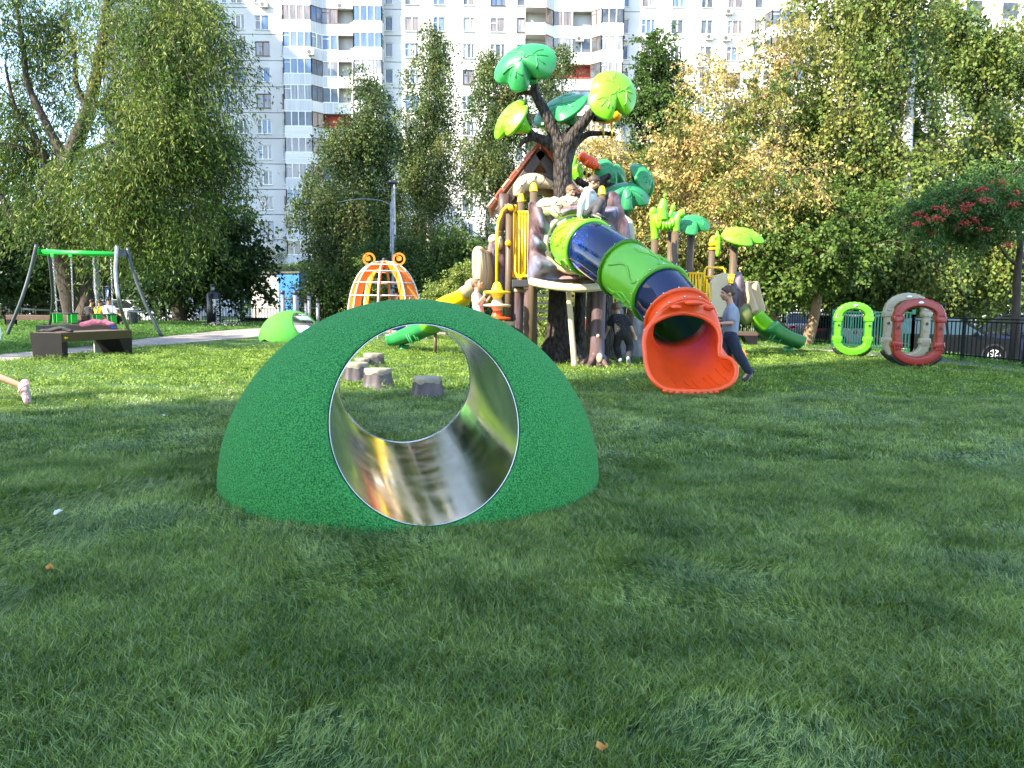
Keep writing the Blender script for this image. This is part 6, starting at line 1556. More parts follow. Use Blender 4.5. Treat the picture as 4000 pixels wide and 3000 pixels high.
# ---- clothes left on the benches
def heap(name, label, pts, m, rad, seed=1, vox=.012, sc=(1, 1, .5)):
    rn = random.Random(seed); mb = MB(); c = pts[len(pts) // 2]
    for i in range(len(pts) - 1):
        mb.cone(pts[i], rad * rn.uniform(.7, 1.2), pts[i + 1], rad * rn.uniform(.6, 1.2), 8)
    for p in pts:
        for k in range(3): mb.ball(Vector(p) + Vector((rn.uniform(-1, 1) * rad * 1.3, rn.uniform(-1, 1) * rad, rn.uniform(-.2, .4) * rad)), (rad * rn.uniform(.6, 1.1), rad * rn.uniform(.5, .9), rad * rn.uniform(.35, .7)), 8, 6)
    t = obj(name, mb, m, None, loc=c, remesh=vox, smooths=2)
    return tag(t, label, 'clothing')
M_pink = mat('pink_fabric', (0.75, 0.17, 0.22), 0.9, col2=(0.85, 0.28, 0.3), scale=14, bump=.5, bscale=40); M_blk = mat('black_fabric', (0.015, 0.015, 0.017), 0.85, col2=(0.03, 0.03, 0.033), scale=20, bump=.5, bscale=60)
M_navy = mat('navy_fabric', (0.012, 0.018, 0.04), 0.9, col2=(0.02, 0.028, 0.055), scale=14, bump=.4, bscale=50); M_blu = mat('blue_fabric', (0.02, 0.06, 0.3), 0.9)
def onb(px, dpt, z, dy=.25): p = at(px, 1300, dpt + dy); return Vector((p.x, dpt + dy, z))
zb2 = hb2 + .045
heap('jacket', 'pink jacket in a heap on the second bench', [onb(x, A2.y + .25, zb2 + z) for x, z in ((322, 0), (345, .03), (370, .07), (395, .05), (415, .06), (432, .02))], M_pink, .075, 3)
heap('cap', 'small blue garment hanging over the end of the second bench', [onb(436, A2.y + .3, zb2 - .01, .1), onb(444, A2.y + .3, zb2 - .08, .06)], M_blu, .035, 4)
heap('hoodie', 'black crumpled hoodie lying on the nearest bench', [onb(x, A1.y + .25, hb + .03 + z, .15) for x, z in ((165, 0), (190, .0), (215, .03), (238, .06), (252, .05), (272, .0))], M_blk, .04, 5)

# ---- punching bag with lettering
bp = G(836, 1262); bh = at(832, 1140, bp.y).z - bp.z; bx = thing('boxing_bag', 'free standing black boxing bag with white lettering near the shed', 'boxing bag', bp)
r = .5 * 97 / 1.843 / F_PX * bp.y
mb = MB(); mb.lathe([(r * .9, 0), (r, .03), (r * 1.02, .4 * bh), (r, .93 * bh), (r * .86, .965 * bh), (r * .3, 1.0 * bh), (r * .2, 1.01 * bh)], bp, n=28); obj('bag_body', mb, mat('black_vinyl', (0.010, 0.010, 0.012), 0.28, bump=.25, bscale=9, col2=(.014, .014, .016)), bx, smooth=True, angle=60)
mb = MB(); mb.cyl(bp + Vector((0, 0, bh)), at(829, 1120, bp.y), .09, 12); obj('post', mb, M_galv, bx, smooth=True)
mb = MB(); q = at(829, 1120, bp.y); mb.cyl(q, q + Vector((0, 0, .12)), .095, 12); obj('post_cap', mb, M_black, bx, smooth=True)
def text(body, size, mtx, m, parent, ext=.002, nm='lettering', align='CENTER'):
    cu = bpy.data.curves.new(nm, 'FONT'); cu.body = body; cu.size = size; cu.extrude = ext; cu.align_x = align; cu.align_y = 'CENTER'; cu.resolution_u = 2
    tmp = bpy.data.objects.new(nm, cu); me = bpy.data.meshes.new_from_object(tmp); bpy.data.objects.remove(tmp); me.materials.clear(); me.materials.append(m)
    o = bpy.data.objects.new(nm, me); COL.objects.link(o); o.parent = parent; o.matrix_local = Matrix.Translation(-wloc(parent)) @ mtx; return o
M_wht = mat('white_print', (0.75, 0.75, 0.75), 0.6)
rotd = Matrix(((0, 1, 0), (0, 0, -1), (-1, 0, 0)))   # text x -> down (-z), text y -> +x, facing camera
def mtx(loc, rot3): m = rot3.to_4x4(); m.translation = loc; return m
rv = Matrix((Vector((0, 0, -1)), Vector((1, 0, 0)), Vector((0, -1, 0)))).transposed()
bcx = bp.x + r * .42; fy = bp.y - r * .95
text('KENGURU', .25, mtx(Vector((bcx + .12, fy + .05, bp.z + bh * .36)), rv), M_wht, bx); text('PRO', .25, mtx(Vector((bcx - .08, fy, bp.z + bh * .475)), rv), M_wht, bx)
mb = MB(); mb.box((bcx - .02, fy - .0, bp.z + bh * .66), (.22, .012, .3)); lg = obj('logo_plate', mb, M_wht, bx)
mb = MB(); c = Vector((bcx - .02, fy - .012, bp.z + bh * .66)); mb.tube([c + Vector((-.06, 0, -.08)), c + Vector((0, 0, -.02)), c + Vector((-.02, 0, .04)), c + Vector((.03, 0, .09))], .014, 5); mb.tube([c, c + Vector((.07, 0, -.02))], .011, 5); obj('logo_mark', mb, M_black, lg)

# ---- exercise bars
eb_ = [(1104, 1150, 1290), (1153, 1152, 1280), (1161, 1158, 1268), (1207, 1155, 1268), (1195, 1182, 1268), (1241, 1182, 1268)]
dE = 29.5; eb = thing('exercise_bars', 'grey posts with black caps and pull-up bars behind the small dome', 'exercise bars', at(1170, 1268, dE))
M_post = mat('grey_post', (0.16, 0.17, 0.17), 0.4, metal=.4, col2=(0.28, 0.29, 0.3), scale=5); tops = []
for i, (px, pt, pb) in enumerate(eb_):
    d = dE - (2.5 if i < 2 else 0); p = at(px, pt, d); mb = MB(); mb.cyl((p.x, p.y, -.05), p, .075 if i < 2 else .07, 12); o = obj('post', mb, M_post, eb, smooth=True)
    mb = MB(); mb.cyl(p, p + Vector((0, 0, .14)), .08, 12); obj('post_cap', mb, M_black, o, smooth=True); tops.append(p)
for a, b, z in ((0, 1, .15), (1, 3, .15), (2, 4, .7), (4, 5, .22)):
    pa, pb = tops[a].copy(), tops[b].copy(); zz = min(pa.z, pb.z) - (z if (a, b) != (2, 4) else .22); pa.z = pb.z = zz
    mb = MB(); mb.cyl(pa, pb, .024, 8); obj('bar', mb, M_black, eb, smooth=True)
# more of the set seen through the climber
for px in (1523, 1577, 1603):
    d = 31.0; p = at(px, 1128 if px != 1603 else 1120, d); mb = MB(); mb.cyl((p.x, p.y, -.05), p, .085, 12); o = obj('post', mb, M_post, eb, smooth=True); mb = MB(); mb.cyl(p, p + Vector((0, 0, .14)), .09, 12); obj('post_cap', mb, M_black, o, smooth=True)
mb = MB(); mb.cyl(at(1500, 1125, 31), at(1620, 1125, 31), .03, 8); obj('bar', mb, M_black, eb, smooth=True)

# ---- orange frog climber
cl = G(1503, 1323); CD = cl.y + 1.0; cl = Vector((cl.x, CD, 0)); fc_ = thing('dome_climber', 'orange and white ribbed dome climber with two round eyes on top', 'dome climber', cl)
apx_ = at(1500, 1022, CD); Rc = 158 / F_PX * CD; Hc = apx_.z
M_wsteel = mat('white_tube', (0.62, 0.60, 0.55), 0.35, col2=(.55, .53, .5), scale=4)
PL_cl = plastic('orange_panel', (0.90, 0.20, 0.012))
def ribpt(a, f, r_=1.0):   # f 0 base .. 1 apex
    ph = f * PI / 2; rr = Rc * math.cos(ph) ** .82 * (1 - .10 * (1 - f) ** 2) if f < .999 else .03
    return Vector((apx_.x + math.cos(a) * rr * r_, cl.y + math.sin(a) * rr * r_, Hc * (math.sin(ph) ** .92 if f > 0 else 0) - (0 if r_ == 1 else .0)))
for k in range(8):
    a = k * PI / 4 + R(-90); pts = [ribpt(a, f) for f in np.linspace(0, .97, 16)]
    mb = MB(); mb.tube(pts, .026, 8); rb = obj('rib', mb, M_wsteel, fc_, smooth=True)
    inner = [Vector((apx_.x + (p.x - apx_.x) * (.79 if i > 1 else .88), cl.y + (p.y - cl.y) * (.79 if i > 1 else .88), max(0, p.z * .93 - .02))) for i, p in enumerate(pts)]
    mb = MB(); mb.grid([pts, inner]); obj('rib_panel', mb, PL_cl, rb, solid=.03)
for f in (.36, .5, .66, .8):
    for k in range(8):
        a, b = k * PI / 4 + R(-90), (k + 1) * PI / 4 + R(-90); mb = MB(); mb.cyl(ribpt(a, f, .97), ribpt(b, f, .97), .018, 7); obj('rung', mb, M_wsteel, fc_, smooth=True)
mb = MB(); mb.lathe([(.12, -.12), (.13, .0), (.1, .05)], apx_ + Vector((0, 0, -.02)), n=16); obj('hub', mb, PL_cl, fc_, smooth=True)
mb = MB(); mb.ball(apx_ + Vector((0, 0, .06)), .07, 12, 8); obj('hub_cap', mb, M_black, fc_, smooth=True)
for px in (1442, 1559):
    c = at(px, 1012, CD - .3); ro = 24 / F_PX * CD; mb = MB()
    q = 40
    rows = []
    for (rr, yy) in ((ro, -.02), (ro * .72, -.02), (ro * .72, .02), (ro, .02)): rows.append([c + Vector((rr * math.cos(2 * PI * k / q), yy, rr * math.sin(2 * PI * k / q))) for k in range(q)])
    rows.append(rows[0]); mb.grid(rows, closed=True); ey_ = obj('eye_ring', mb, PL_cl, fc_)
    mb = MB(); mb.lathe([(ro * .40, -.02), (ro * .40, .02)], c + Vector((-.04 if px < 1500 else -.0, 0, .02)), (0, -1, 0), 24); obj('eye_pupil', mb, PL_cl, ey_)
    mb = MB(); mb.bar(c + Vector((-.12, 0, .18)), c + Vector((-.02, 0, .05)), .04, .03); obj('eye_spoke', mb, PL_cl, ey_)
    mb = MB(); mb.cyl(c - Vector((0, 0, ro)), ribpt(R(-90 + (45 if px > 1500 else -45)), .78), .03, 8); obj('eye_stem', mb, M_wsteel, ey_, smooth=True)
mb = MB(); mb.tube([cl + Vector((Rc * .93 * math.cos(a), Rc * .93 * math.sin(a), .02)) for a in np.linspace(0, 2 * PI, 33)[:-1]], .04, 6, closed=True); obj('base_ring', mb, M_wsteel, fc_, smooth=True)

# ---- lamp posts
def lamp(label, px, pytop, d, r, arm=None, head=True):
    p = at(px, pytop, d); b = Vector((p.x, d, float(gz(p.x, d)) - .05)); t = thing('street_lamp', label, 'street lamp', b)
    mb = MB(); mb.tube([b, lerp(b, p, .25), p], [r * 1.35, r * 1.15, r * .8], 12); obj('pole', mb, M_post, t, smooth=True)
    if arm:
        mb = MB(); q = catmull([at(*a) for a in arm], 6); mb.tube(q, r * .45, 8); ar = obj('arm', mb, M_post, t, smooth=True)
    if head:
        mb = MB(); mb.lathe([(.03, .0), (.22, .05), (.24, .12), (.12, .2), (.02, .22)], p - Vector((0, 0, .02)), n=16); obj('lamp_head', mb, M_dsteel, t, smooth=True)
    return t
lamp('tall grey lamp post in front of the birches', 1533, 720, 33, .055)
lamp('slim grey lamp with a long curved arm among the birches', 1526, 790, 35, .05, [(1526, 800, 35), (1480, 782, 35), (1400, 778, 35), (1320, 790, 35)], head=False)
lamp('plain light grey pole behind the swing', 368, 900, G(378, 1262).y + 1, .11, head=False)

# ---- blue exercise machine behind the children, and a litter bin
g = G(420, 1262); d = g.y + 1.5; ex_m = thing('exercise_machine', 'blue outdoor exercise machine with black curved bars behind the bench', 'exercise machine', Vector((at(418, 1262, d).x, d, .2)))
mb = MB(); mb.prism([at(411, 1122, d), at(425, 1122, d), at(423, 1175, d), at(412, 1175, d)], (0, .14, 0)); obj('blue_post', mb, M_blu, ex_m, bevel=.02)
mb = MB(); mb.prism([at(418, 1132, d - .02), at(423, 1132, d - .02), at(422, 1158, d - .02), at(418, 1158, d - .02)], (0, .02, 0)); obj('instruction_plate', mb, M_wht, ex_m)
for q in ([(338, 1128), (352, 1120), (378, 1118), (410, 1120)], [(410, 1120), (445, 1118), (470, 1124), (490, 1140)], [(402, 1122), (404, 1150), (408, 1180)]):
    mb = MB(); mb.tube(catmull([at(a, b, d) for a, b in q], 4), .03, 8); obj('bar', mb, M_black, ex_m, smooth=True)
mb = MB(); mb.cyl(at(418, 1175, d), Vector((at(418, 1175, d).x, d, .1)), .06, 10); obj('stand', mb, M_black, ex_m, smooth=True)
g = G(521, 1266); w_ = 33 / F_PX * g.y / 2; bn = thing('litter_bin', 'round grey litter bin beside the swing leg', 'litter bin', g)
mb = MB(); mb.lathe([(w_ * .92, 0), (w_, .05), (w_, .46)], g, n=24); obj('bin_body', mb, M_dsteel, bn, smooth=True, angle=50)
mb = MB(); mb.lathe([(w_ * 1.2, .53), (w_ * 1.25, .57), (w_ * 1.1, .59)], g, n=24); obj('bin_lid', mb, M_post, bn, smooth=True, angle=50)
for a in (0.6, 2.4, 4.5):
    mb = MB(); mb.cyl(g + Vector((math.cos(a) * w_ * .9, math.sin(a) * w_ * .9, .4)), g + Vector((math.cos(a) * w_ * 1.1, math.sin(a) * w_ * 1.1, .54)), .012, 6); obj('lid_strut', mb, M_dsteel, bn)
g = G(3035, 1318); g = Vector((g.x, g.y, 0)); bn = thing('litter_bin', 'pale litter bin with a flat cover behind the curved slide', 'litter bin', g)
mb = MB(); mb.lathe([(.26, 0), (.28, .5), (.28, .55)], g, n=20); obj('bin_body', mb, M_post, bn, smooth=True, angle=50)
mb = MB(); mb.lathe([(.42, .78), (.42, .82), (.3, .84)], g, n=20); obj('bin_cover', mb, M_post, bn, smooth=True, angle=50)
mb = MB(); mb.cyl(g + Vector((-.3, 0, .3)), g + Vector((-.3, 0, .8)), .02, 6); obj('cover_strut', mb, M_post, bn)
# ---- orange toy half hidden behind the boy
g = G(2905, 1412); g = Vector((g.x - .1, g.y, 0)); mb = MB(); mb.cone(g + Vector((-.35, .1, .3)), .14, g + Vector((.0, 0, .16)), .14, 12); mb.cone(g + Vector((0, 0, .16)), .14, g + Vector((.06, 0, .12)), .11, 12); mb.ball(g + Vector((-.5, .15, .12)), .14)
o = obj('stepping_toy', mb, PL_org, None, loc=g, remesh=.02, smooths=3); tag(o, 'rounded orange plastic toy on the turf just behind the standing boy', 'toy')
mb = MB(); g2_ = at(2282, 1268, 19); mb.box(g2_, (.22, .3, .3)); o = obj('toy_block', mb, PL_or, None, loc=g2_, bevel=.04); tag(o, 'small red plastic piece seen between the tower legs', 'toy')

# ---- fences
M_fence = mat('black_green_fence', (0.004, 0.008, 0.007), 0.5, spec=.2); M_fgreen = mat('green_fence', (0.008, 0.065, 0.05), 0.45)
def fence(label, pts, hgt, top2, m, pitch=.125, joined=False, picket_r=.009, post_every=2.4, gname=None, zoff=0):
    """metal picket fence along pts [(x,y)]: rails, posts and pickets"""
    P_ = [Vector((a, b, float(gz(a, b)))) for a, b in pts]; t = thing('fence', label, 'fence', P_[0], gname)
    pk = None; J = MB()
    for a, b in zip(P_[:-1], P_[1:]):
        L_ = (b - a).length; nseg = max(1, round(L_ / post_every))
        for s_ in range(nseg):
            p, q = lerp(a, b, s_ / nseg), lerp(a, b, (s_ + 1) / nseg); up = Vector((0, 0, 1))
            for z in ((hgt, hgt - top2, .10) if top2 else (hgt, .1)):
                mb = MB(); mb.bar(p + up * z, q + up * z, .03, .03); obj('rail', mb, m, t)
            mb = MB(); mb.box(p + up * (hgt / 2 + .02), (.06, .06, hgt + .12)); obj('post', mb, m, t)
            n = int((q - p).length / pitch)
            for i in range(1, n):
                c = lerp(p, q, i / n)
                if joined: J.bar(c + up * .06, c + up * (hgt - top2 + .004), picket_r * 2, picket_r * 2)
                elif pk is None:
                    mb = MB(); mb.bar(c + up * .06, c + up * (hgt - top2 + .02), picket_r * 2, picket_r * 2); pk = obj('picket', mb, m, t, loc=c); 
                else:
                    k = pk.copy(); COL.objects.link(k); k.parent = t; k.location = c - wloc(t)
    mb = MB(); mb.box(P_[-1] + Vector((0, 0, hgt / 2 + .02)), (.06, .06, hgt + .12)); obj('post', mb, m, t)
    if joined: o = obj('pickets', J, m, t, fix=False); o['kind'] = 'stuff'
    return t
fr0, fr1, fr2 = G(3250, 1352), G(3560, 1384), G(4000, 1427); hf = at(4000, 1250, fr2.y).z; ext = fr2 + (fr2 - fr1).normalized() * 5
fence('black metal picket fence on the right, in front of the parked cars', [(fr1.x, fr1.y), (fr2.x, fr2.y), (ext.x, ext.y)], hf, .07, M_fence, pitch=.13, picket_r=.010)
fence('green stretch of picket fence behind the lime and beige rings', [(fr0.x, fr0.y), (fr1.x, fr1.y)], hf + .12, 0, M_fgreen, pitch=.14, picket_r=.012)
fb0 = G(2890, 1315); fence('dark picket fence running behind the curved slide and the linden', [(at(2650, 1310, 30).x, 31), (at(2900, 1310, 29).x, 29.0), (fr0.x + .2, fr0.y + .6)], 1.15, .1, M_fence, pitch=.14, joined=True)
fl0 = at(-400, 1250, 41); fence('long black picket fence behind the left lawn', [(fl0.x, 41), (at(1000, 1250, 41).x, 41), (at(1600, 1250, 40.5).x, 40.5), (at(1900, 1250, 40).x, 40)], .98, .14, M_fence, pitch=.16, joined=True, picket_r=.014, post_every=2.5)
mb = MB(); p0 = at(940, 1240, 42); p1 = at(1160, 1240, 42); mb.bar((p0.x, 42, .12), (p1.x, 42, .12), .2, .5); struct('kerb_wall', mb, M_tar)

# ---- cars
M_tyre = mat('tyre', (0.005, 0.005, 0.005), 0.8, spec=.1); M_rim = mat('alloy_rim', (0.42, 0.42, 0.42), 0.4); M_cglass = mat('car_glass', (0.01, 0.014, 0.014), 0.05, spec=.5); M_hl = mat('headlight_glass', (0.6, 0.6, 0.58), 0.15); M_tl = mat('taillight', (0.5, 0.01, 0.01), 0.2)
M_grn_glass = mat('tinted_glass', (0.012, 0.028, 0.023), 0.08, spec=1.0)
def car(label, loc, yaw, col, L_=4.4, W_=1.76, H_=1.46, kind='sedan', name='parked_car', gm=None, group=None):
    """length along local +x (front), built at the origin and then set in place"""
    paint = mat('car_paint_%02x%02x%02x' % tuple(int(min(1, c) * 255) for c in col), col, 0.35, coat=.1, spec=.22)
    root = thing(name, label, 'car', (0, 0, 0), group); hl = L_ / 2; h = H_
    belt = .60 * h; cl_ = .17
    if kind == 'sedan': prof = [(-hl, .38), (-hl + .02, .62 * h), (-hl + .55, .66 * h), (hl - 1.15, .62 * h), (hl - .35, .55 * h), (hl - .05, .44 * h), (hl, .30)]; roof = [(-hl + .45, .65 * h), (-hl + 1.1, .95 * h), (-.45, h), (.35, .98 * h), (hl - 1.1, .63 * h)]
    elif kind == 'hatch': prof = [(-hl, .36), (-hl + .02, .64 * h), (-hl + .1, .66 * h), (hl - 1.1, .64 * h), (hl - .35, .56 * h), (hl - .04, .44 * h), (hl, .30)]; roof = [(-hl + .12, .65 * h), (-hl + .45, .96 * h), (-.5, h), (.35, .97 * h), (hl - 1.05, .64 * h)]
    else: prof = [(-hl, .34), (-hl + .02, .6 * h), (-hl + .06, .62 * h), (hl - .95, .60 * h), (hl - .25, .54 * h), (hl - .03, .42 * h), (hl, .26)]; roof = [(-hl + .05, .61 * h), (-hl + .2, .97 * h), (-.5, h), (.75, .98 * h), (hl - .85, .61 * h)]
    mb = MB(); N = 9; bottom = [(hl - .05, .2), (hl - .5, .18), (-hl + .5, .18), (-hl + .05, .22)]
    outline = prof + bottom; rows = []
    for k, (yy, ins, dz_) in enumerate(((-W_ / 2, .05, -.03), (-W_ / 2 + .06, .0, 0), (-W_ / 4, -.02, .012), (W_ / 4, -.02, .012), (W_ / 2 - .06, .0, 0), (W_ / 2, .05, -.03))):
        rows.append([(x * (1 - ins / hl), yy, z + (dz_ if z > .4 else 0)) for x, z in outline])
    mb.grid(rows, closed=True); n = len(outline); mb.f.append(tuple(range(n))); mb.m.append(0); mb.f.append(tuple(5 * n + k for k in range(n - 1, -1, -1))); mb.m.append(0)
    body = obj('body', mb, paint, root, smooth=True, bevel=.04, angle=35)
    mb = MB(); rows = []
    for yy, s_ in ((-W_ / 2 + .02, 0), (-W_ / 2 + .07, .0), (W_ / 2 - .07, .0), (W_ / 2 - .02, 0)):
        rows.append([(x, yy * (1 - .17 * (z - .6 * h) / (.4 * h)), z - .008) for x, z in roof])
    mb.grid(rows); n = len(roof)
    mb.f.append(tuple(range(n))); mb.m.append(0); mb.f.append(tuple(3 * n + k for k in range(n - 1, -1, -1))); mb.m.append(0)
    obj('windows', mb, gm or M_cglass, root, smooth=False)
    mb = MB(); tw = (W_ / 2 - .03) * .83
    mb.prism([(roof[1][0] - .02, -tw, roof[1][1]), (roof[2][0], -tw, roof[2][1]), (roof[3][0] + .05, -tw, roof[3][1]), (roof[3][0] + .05, tw, roof[3][1]), (roof[2][0], tw, roof[2][1]), (roof[1][0] - .02, tw, roof[1][1])], (0, 0, .035)); obj('roof', mb, paint, root, bevel=.02)
    for sy_ in (-1, 1):
        def side(x, z): return Vector((x, sy_ * (W_ / 2 - .015) * (1 - .17 * (z - .6 * h) / (.4 * h)), z))
        for (a, b) in ((roof[0], roof[1]), (roof[3], roof[4]), ((-.05, belt), (-.1, .97 * h))):
            mb = MB(); mb.bar(side(a[0], a[1]), side(b[0], b[1] + .01), .05, .07); obj('pillar', mb, paint, root)
        mb = MB(); c = Vector((roof[4][0] - .35, sy_ * (W_ / 2 + .08), .66 * h)); mb.ball(c, (.07, .1, .07), 10, 6); obj('wing_mirror', mb, paint, root, smooth=True)
        mb = MB(); mb.ball((hl - .17, sy_ * (W_ / 2 - .26), .46 * h), (.17, .2, .08), 10, 6); obj('headlight', mb, M_hl, root, smooth=True)
        mb = MB(); mb.ball((-hl + .07, sy_ * (W_ / 2 - .2), .56 * h), (.09, .18, .09), 10, 6); obj('taillight', mb, M_tl, root, smooth=True)
        for zx in (-.1,):
            mb = MB(); mb.box((-.35, sy_ * (W_ / 2 + .004), .53 * h), (.16, .02, .03)); obj('door_handle', mb, paint, root)
    wr = .32 if kind != 'suv' else .36
    for wx in (-hl + .78, hl - .82):
        for sy_ in (-1, 1):
            c = Vector((wx, sy_ * (W_ / 2 - .08), wr)); mb = MB(); mb.lathe([(wr * .62, -.1), (wr * .95, -.1), (wr, -.06), (wr, .06), (wr * .95, .1), (wr * .62, .1)], c, (0, sy_, 0), 24, cap=False); ty = obj('wheel', mb, M_tyre, root, smooth=True, angle=50)
            mb = MB(); mb.lathe([(wr * .64, .06), (wr * .6, .09), (.05, .05), (.04, .1)], c, (0, sy_, 0), 24, cap=False)
            ry = obj('rim', mb, M_rim, ty, smooth=True)
            if sy_ < 0 or True:
                for k in range(7):
                    a = k * 2 * PI / 7; mb2 = MB(); mb2.bar(c + Vector((0, sy_ * .1, 0)), c + Vector((math.cos(a) * wr * .6, sy_ * .1, math.sin(a) * wr * .6)), .035, .02); obj('spoke', mb2, M_rim, ty)
            ab = MB(); ab.lathe([(wr * 1.02, -.02), (wr * 1.13, -.02), (wr * 1.13, .086), (wr * 1.02, .086)], c, (0, sy_, 0), 24, cap=False); obj('wheel_arch', ab, M_black, root, smooth=True, angle=40)
    for sx_, m_ in ((1, M_wht), (-1, M_wht)):
        mb = MB(); mb.box((sx_ * (hl + .005), 0, .36 if sx_ > 0 else .5), (.02, .5, .11)); obj('number_plate', mb, m_, root)
    root.location = loc; root.rotation_euler = (0, 0, yaw); return root
def carat(px, py, d, **k): p = at(px, py, d); return Vector((p.x, d, float(gz(p.x, d))))
GC = 'cars parked beyond the fences'
c1 = at(3700, 1400, 24.5); car('black hatchback behind the right fence, front wheel near the post', Vector((c1.x - .35, 24.5, -.58)), R(-8), (0.003, 0.003, 0.0035), 4.3, 1.75, 1.5, 'hatch', gm=M_grn_glass, group=GC)
c1 = at(4010, 1400, 24); car('dark blue car at the right edge behind the rowan trunk', Vector((c1.x + .5, 24.4, -.58)), R(175), (0.008, 0.012, 0.032), 4.4, 1.8, 1.6, 'suv', group=GC)
for px, d, yaw, col, kd, lab in ((3120, 34, 80, (0.35, 0.36, 0.38), 'sedan', 'silver car behind the trunk of the linden'), (3205, 33, 85, (0.03, 0.03, 0.035), 'suv', 'dark car behind the pale birch trunk left of the lime ring'), (3345, 31, 82, (0.55, 0.55, 0.55), 'hatch', 'white car seen inside the lime ring'), (3480, 32, 85, (0.03, 0.08, 0.2), 'sedan', 'blue car between the lime and the beige ring')):
    p = at(px, 1300, d); car(lab, Vector((p.x, d, float(gz(p.x, d)))), R(yaw), col, kind=kd, group=GC)
for px, d, yaw, col, kd, lab, hh in ((640, 50, 5, (0.58, 0.60, 0.62), 'sedan', 'silver white sedan beyond the left fence, beside the maple', 1.45), (500, 50.5, 3, (0.5, 0.5, 0.5), 'hatch', 'light grey car behind the swing legs', 1.5), (60, 50, -3, (0.02, 0.022, 0.025), 'suv', 'black van at the left edge beyond the fence', 2.0), (215, 51, 0, (0.3, 0.31, 0.33), 'sedan', 'grey car behind the willow trunk', 1.42), (378, 50, 0, (0.02, 0.02, 0.025), 'hatch', 'dark car behind the seated children', 1.5)):
    p = at(px, 1250, d); car(lab, Vector((p.x, d, float(gz(p.x, d)))), R(yaw), col, 4.5 if kd != 'suv' else 4.9, 1.8, hh, kd, group=GC)
p = at(1285, 1250, 47); car('dark car with red tail lights between the bars and the climber', Vector((p.x, 47, float(gz(p.x, 47)))), R(95), (0.02, 0.012, 0.014), kind='sedan', group=GC)
p = at(1345, 1250, 50); car('dark red car parked next to the one with lit tail lights', Vector((p.x + .4, 50, float(gz(p.x, 50)))), R(100), (0.22, 0.015, 0.02), kind='hatch', group=GC)

# ---- litter: bits of paper and fallen leaves on the turf
M_paper = mat('paper_scrap', (0.6, 0.6, 0.58), 0.8); M_fl = mat('fallen_leaf', (0.42, 0.17, 0.03), 0.7, col2=(.5, .3, .05), scale=30)
def scrap(px, py, s_, m, nm, lab, cat):
    g = G(px, py); mb = MB(); rn = random.Random(px); n = 7; z = .035
    top = [g + Vector((math.cos(a) * .55 * s_ * rn.uniform(.6, 1.1), math.sin(a) * .55 * s_ * rn.uniform(.4, .8), z + rn.uniform(0, .02))) for a in np.linspace(0, 2 * PI, n + 1)[:-1]]
    mb.prism(top, (0, 0, .004)); tag(obj(nm, mb, m, None, loc=g), lab, cat)
for i, (px, py, s_, lab) in enumerate(((590, 1374, .07, 'crumpled white paper on the turf beside the nearest bench'), (230, 2035, .045, 'thin white paper strip on the shaded turf at the left'), (2450, 1495, .035, 'white scrap on the turf left of the orange slide exit'), (1755, 1493, .04, 'white scrap seen through the steel tunnel'), (640, 1640, .03, 'tiny pale scrap on the turf left of the dome'), (515, 1590, .035, 'pale scrap at the edge of the shade, left'))): scrap(px, py, s_, M_paper, 'paper_scrap', lab, 'litter')
for i, (px, py, lab) in enumerate(((198, 2258, 'orange fallen leaf on the dark turf, lower left'), (2350, 2985, 'brown fallen leaf at the bottom edge of the view'), (872, 1508, 'brown leaf on the sunlit turf left of the dome'), (1950, 1560, 'orange leaf on the turf right of the stumps'))): scrap(px, py, .03, M_fl, 'fallen_leaf', lab, 'leaf')
# small white flowers in the lawn by the bag
rr = np.random.default_rng(5); mb = MB()
for k in range(60):
    p = G(880 + rr.normal(0, 45), 1272 + rr.normal(0, 4)); mb.ball(p + Vector((0, 0, .08)), .02, 5, 3)
tag(obj('lawn_flowers', mb, mat('flower_pink', (.6, .45, .5), .7), None, fix=False), 'small pale flowers in the lawn near the boxing bag', 'flowers', kind='stuff')
# ================================================================ PEOPLE
M_skin = mat('skin', (0.46, 0.24, 0.15), 0.55, col2=(0.52, 0.29, 0.19), scale=8, spec=.35)
M_hairb = mat('brown_hair', (0.035, 0.019, 0.011), 0.6, col2=(0.075, 0.042, 0.024), scale=30, stretch=(1, 1, .3), bump=.8, bscale=60)
M_hairl = mat('light_brown_hair', (0.10, 0.055, 0.028), 0.6, col2=(0.17, 0.10, 0.05), scale=30, stretch=(1, 1, .3), bump=.8, bscale=60)
M_hairk = mat('dark_hair', (0.012, 0.009, 0.007), 0.55, col2=(0.03, 0.02, 0.015), scale=30, bump=.8, bscale=60)
M_sole = mat('grey_sole', (0.26, 0.24, 0.21), 0.8); M_shoe = mat('dark_shoe', (0.015, 0.016, 0.02), 0.6, col2=(.03, .03, .035), scale=20); M_shoeb = mat('grey_blue_shoe', (0.18, 0.25, 0.33), 0.6, col2=(.3, .36, .42), scale=16)
M_grey = mat('grey_tshirt', (0.20, 0.225, 0.27), 0.9, col2=(0.25, 0.275, 0.32), scale=9, bump=.5, bscale=22); M_hood = mat('pale_grey_hoodie', (0.44, 0.45, 0.43), 0.9, col2=(0.52, 0.53, 0.5), scale=8, bump=.6, bscale=18)
M_bstar = mat('black_speckled_shirt', (0.011, 0.011, 0.012), 0.9, col2=(0.5, 0.5, 0.5), scale=55, lo=.72, hi=.76, detail=1)
M_patt = mat('patterned_shirt', (0.60, 0.56, 0.52), 0.9, col2=(0.42, 0.14, 0.07), scale=16, lo=.56, hi=.64, detail=2)
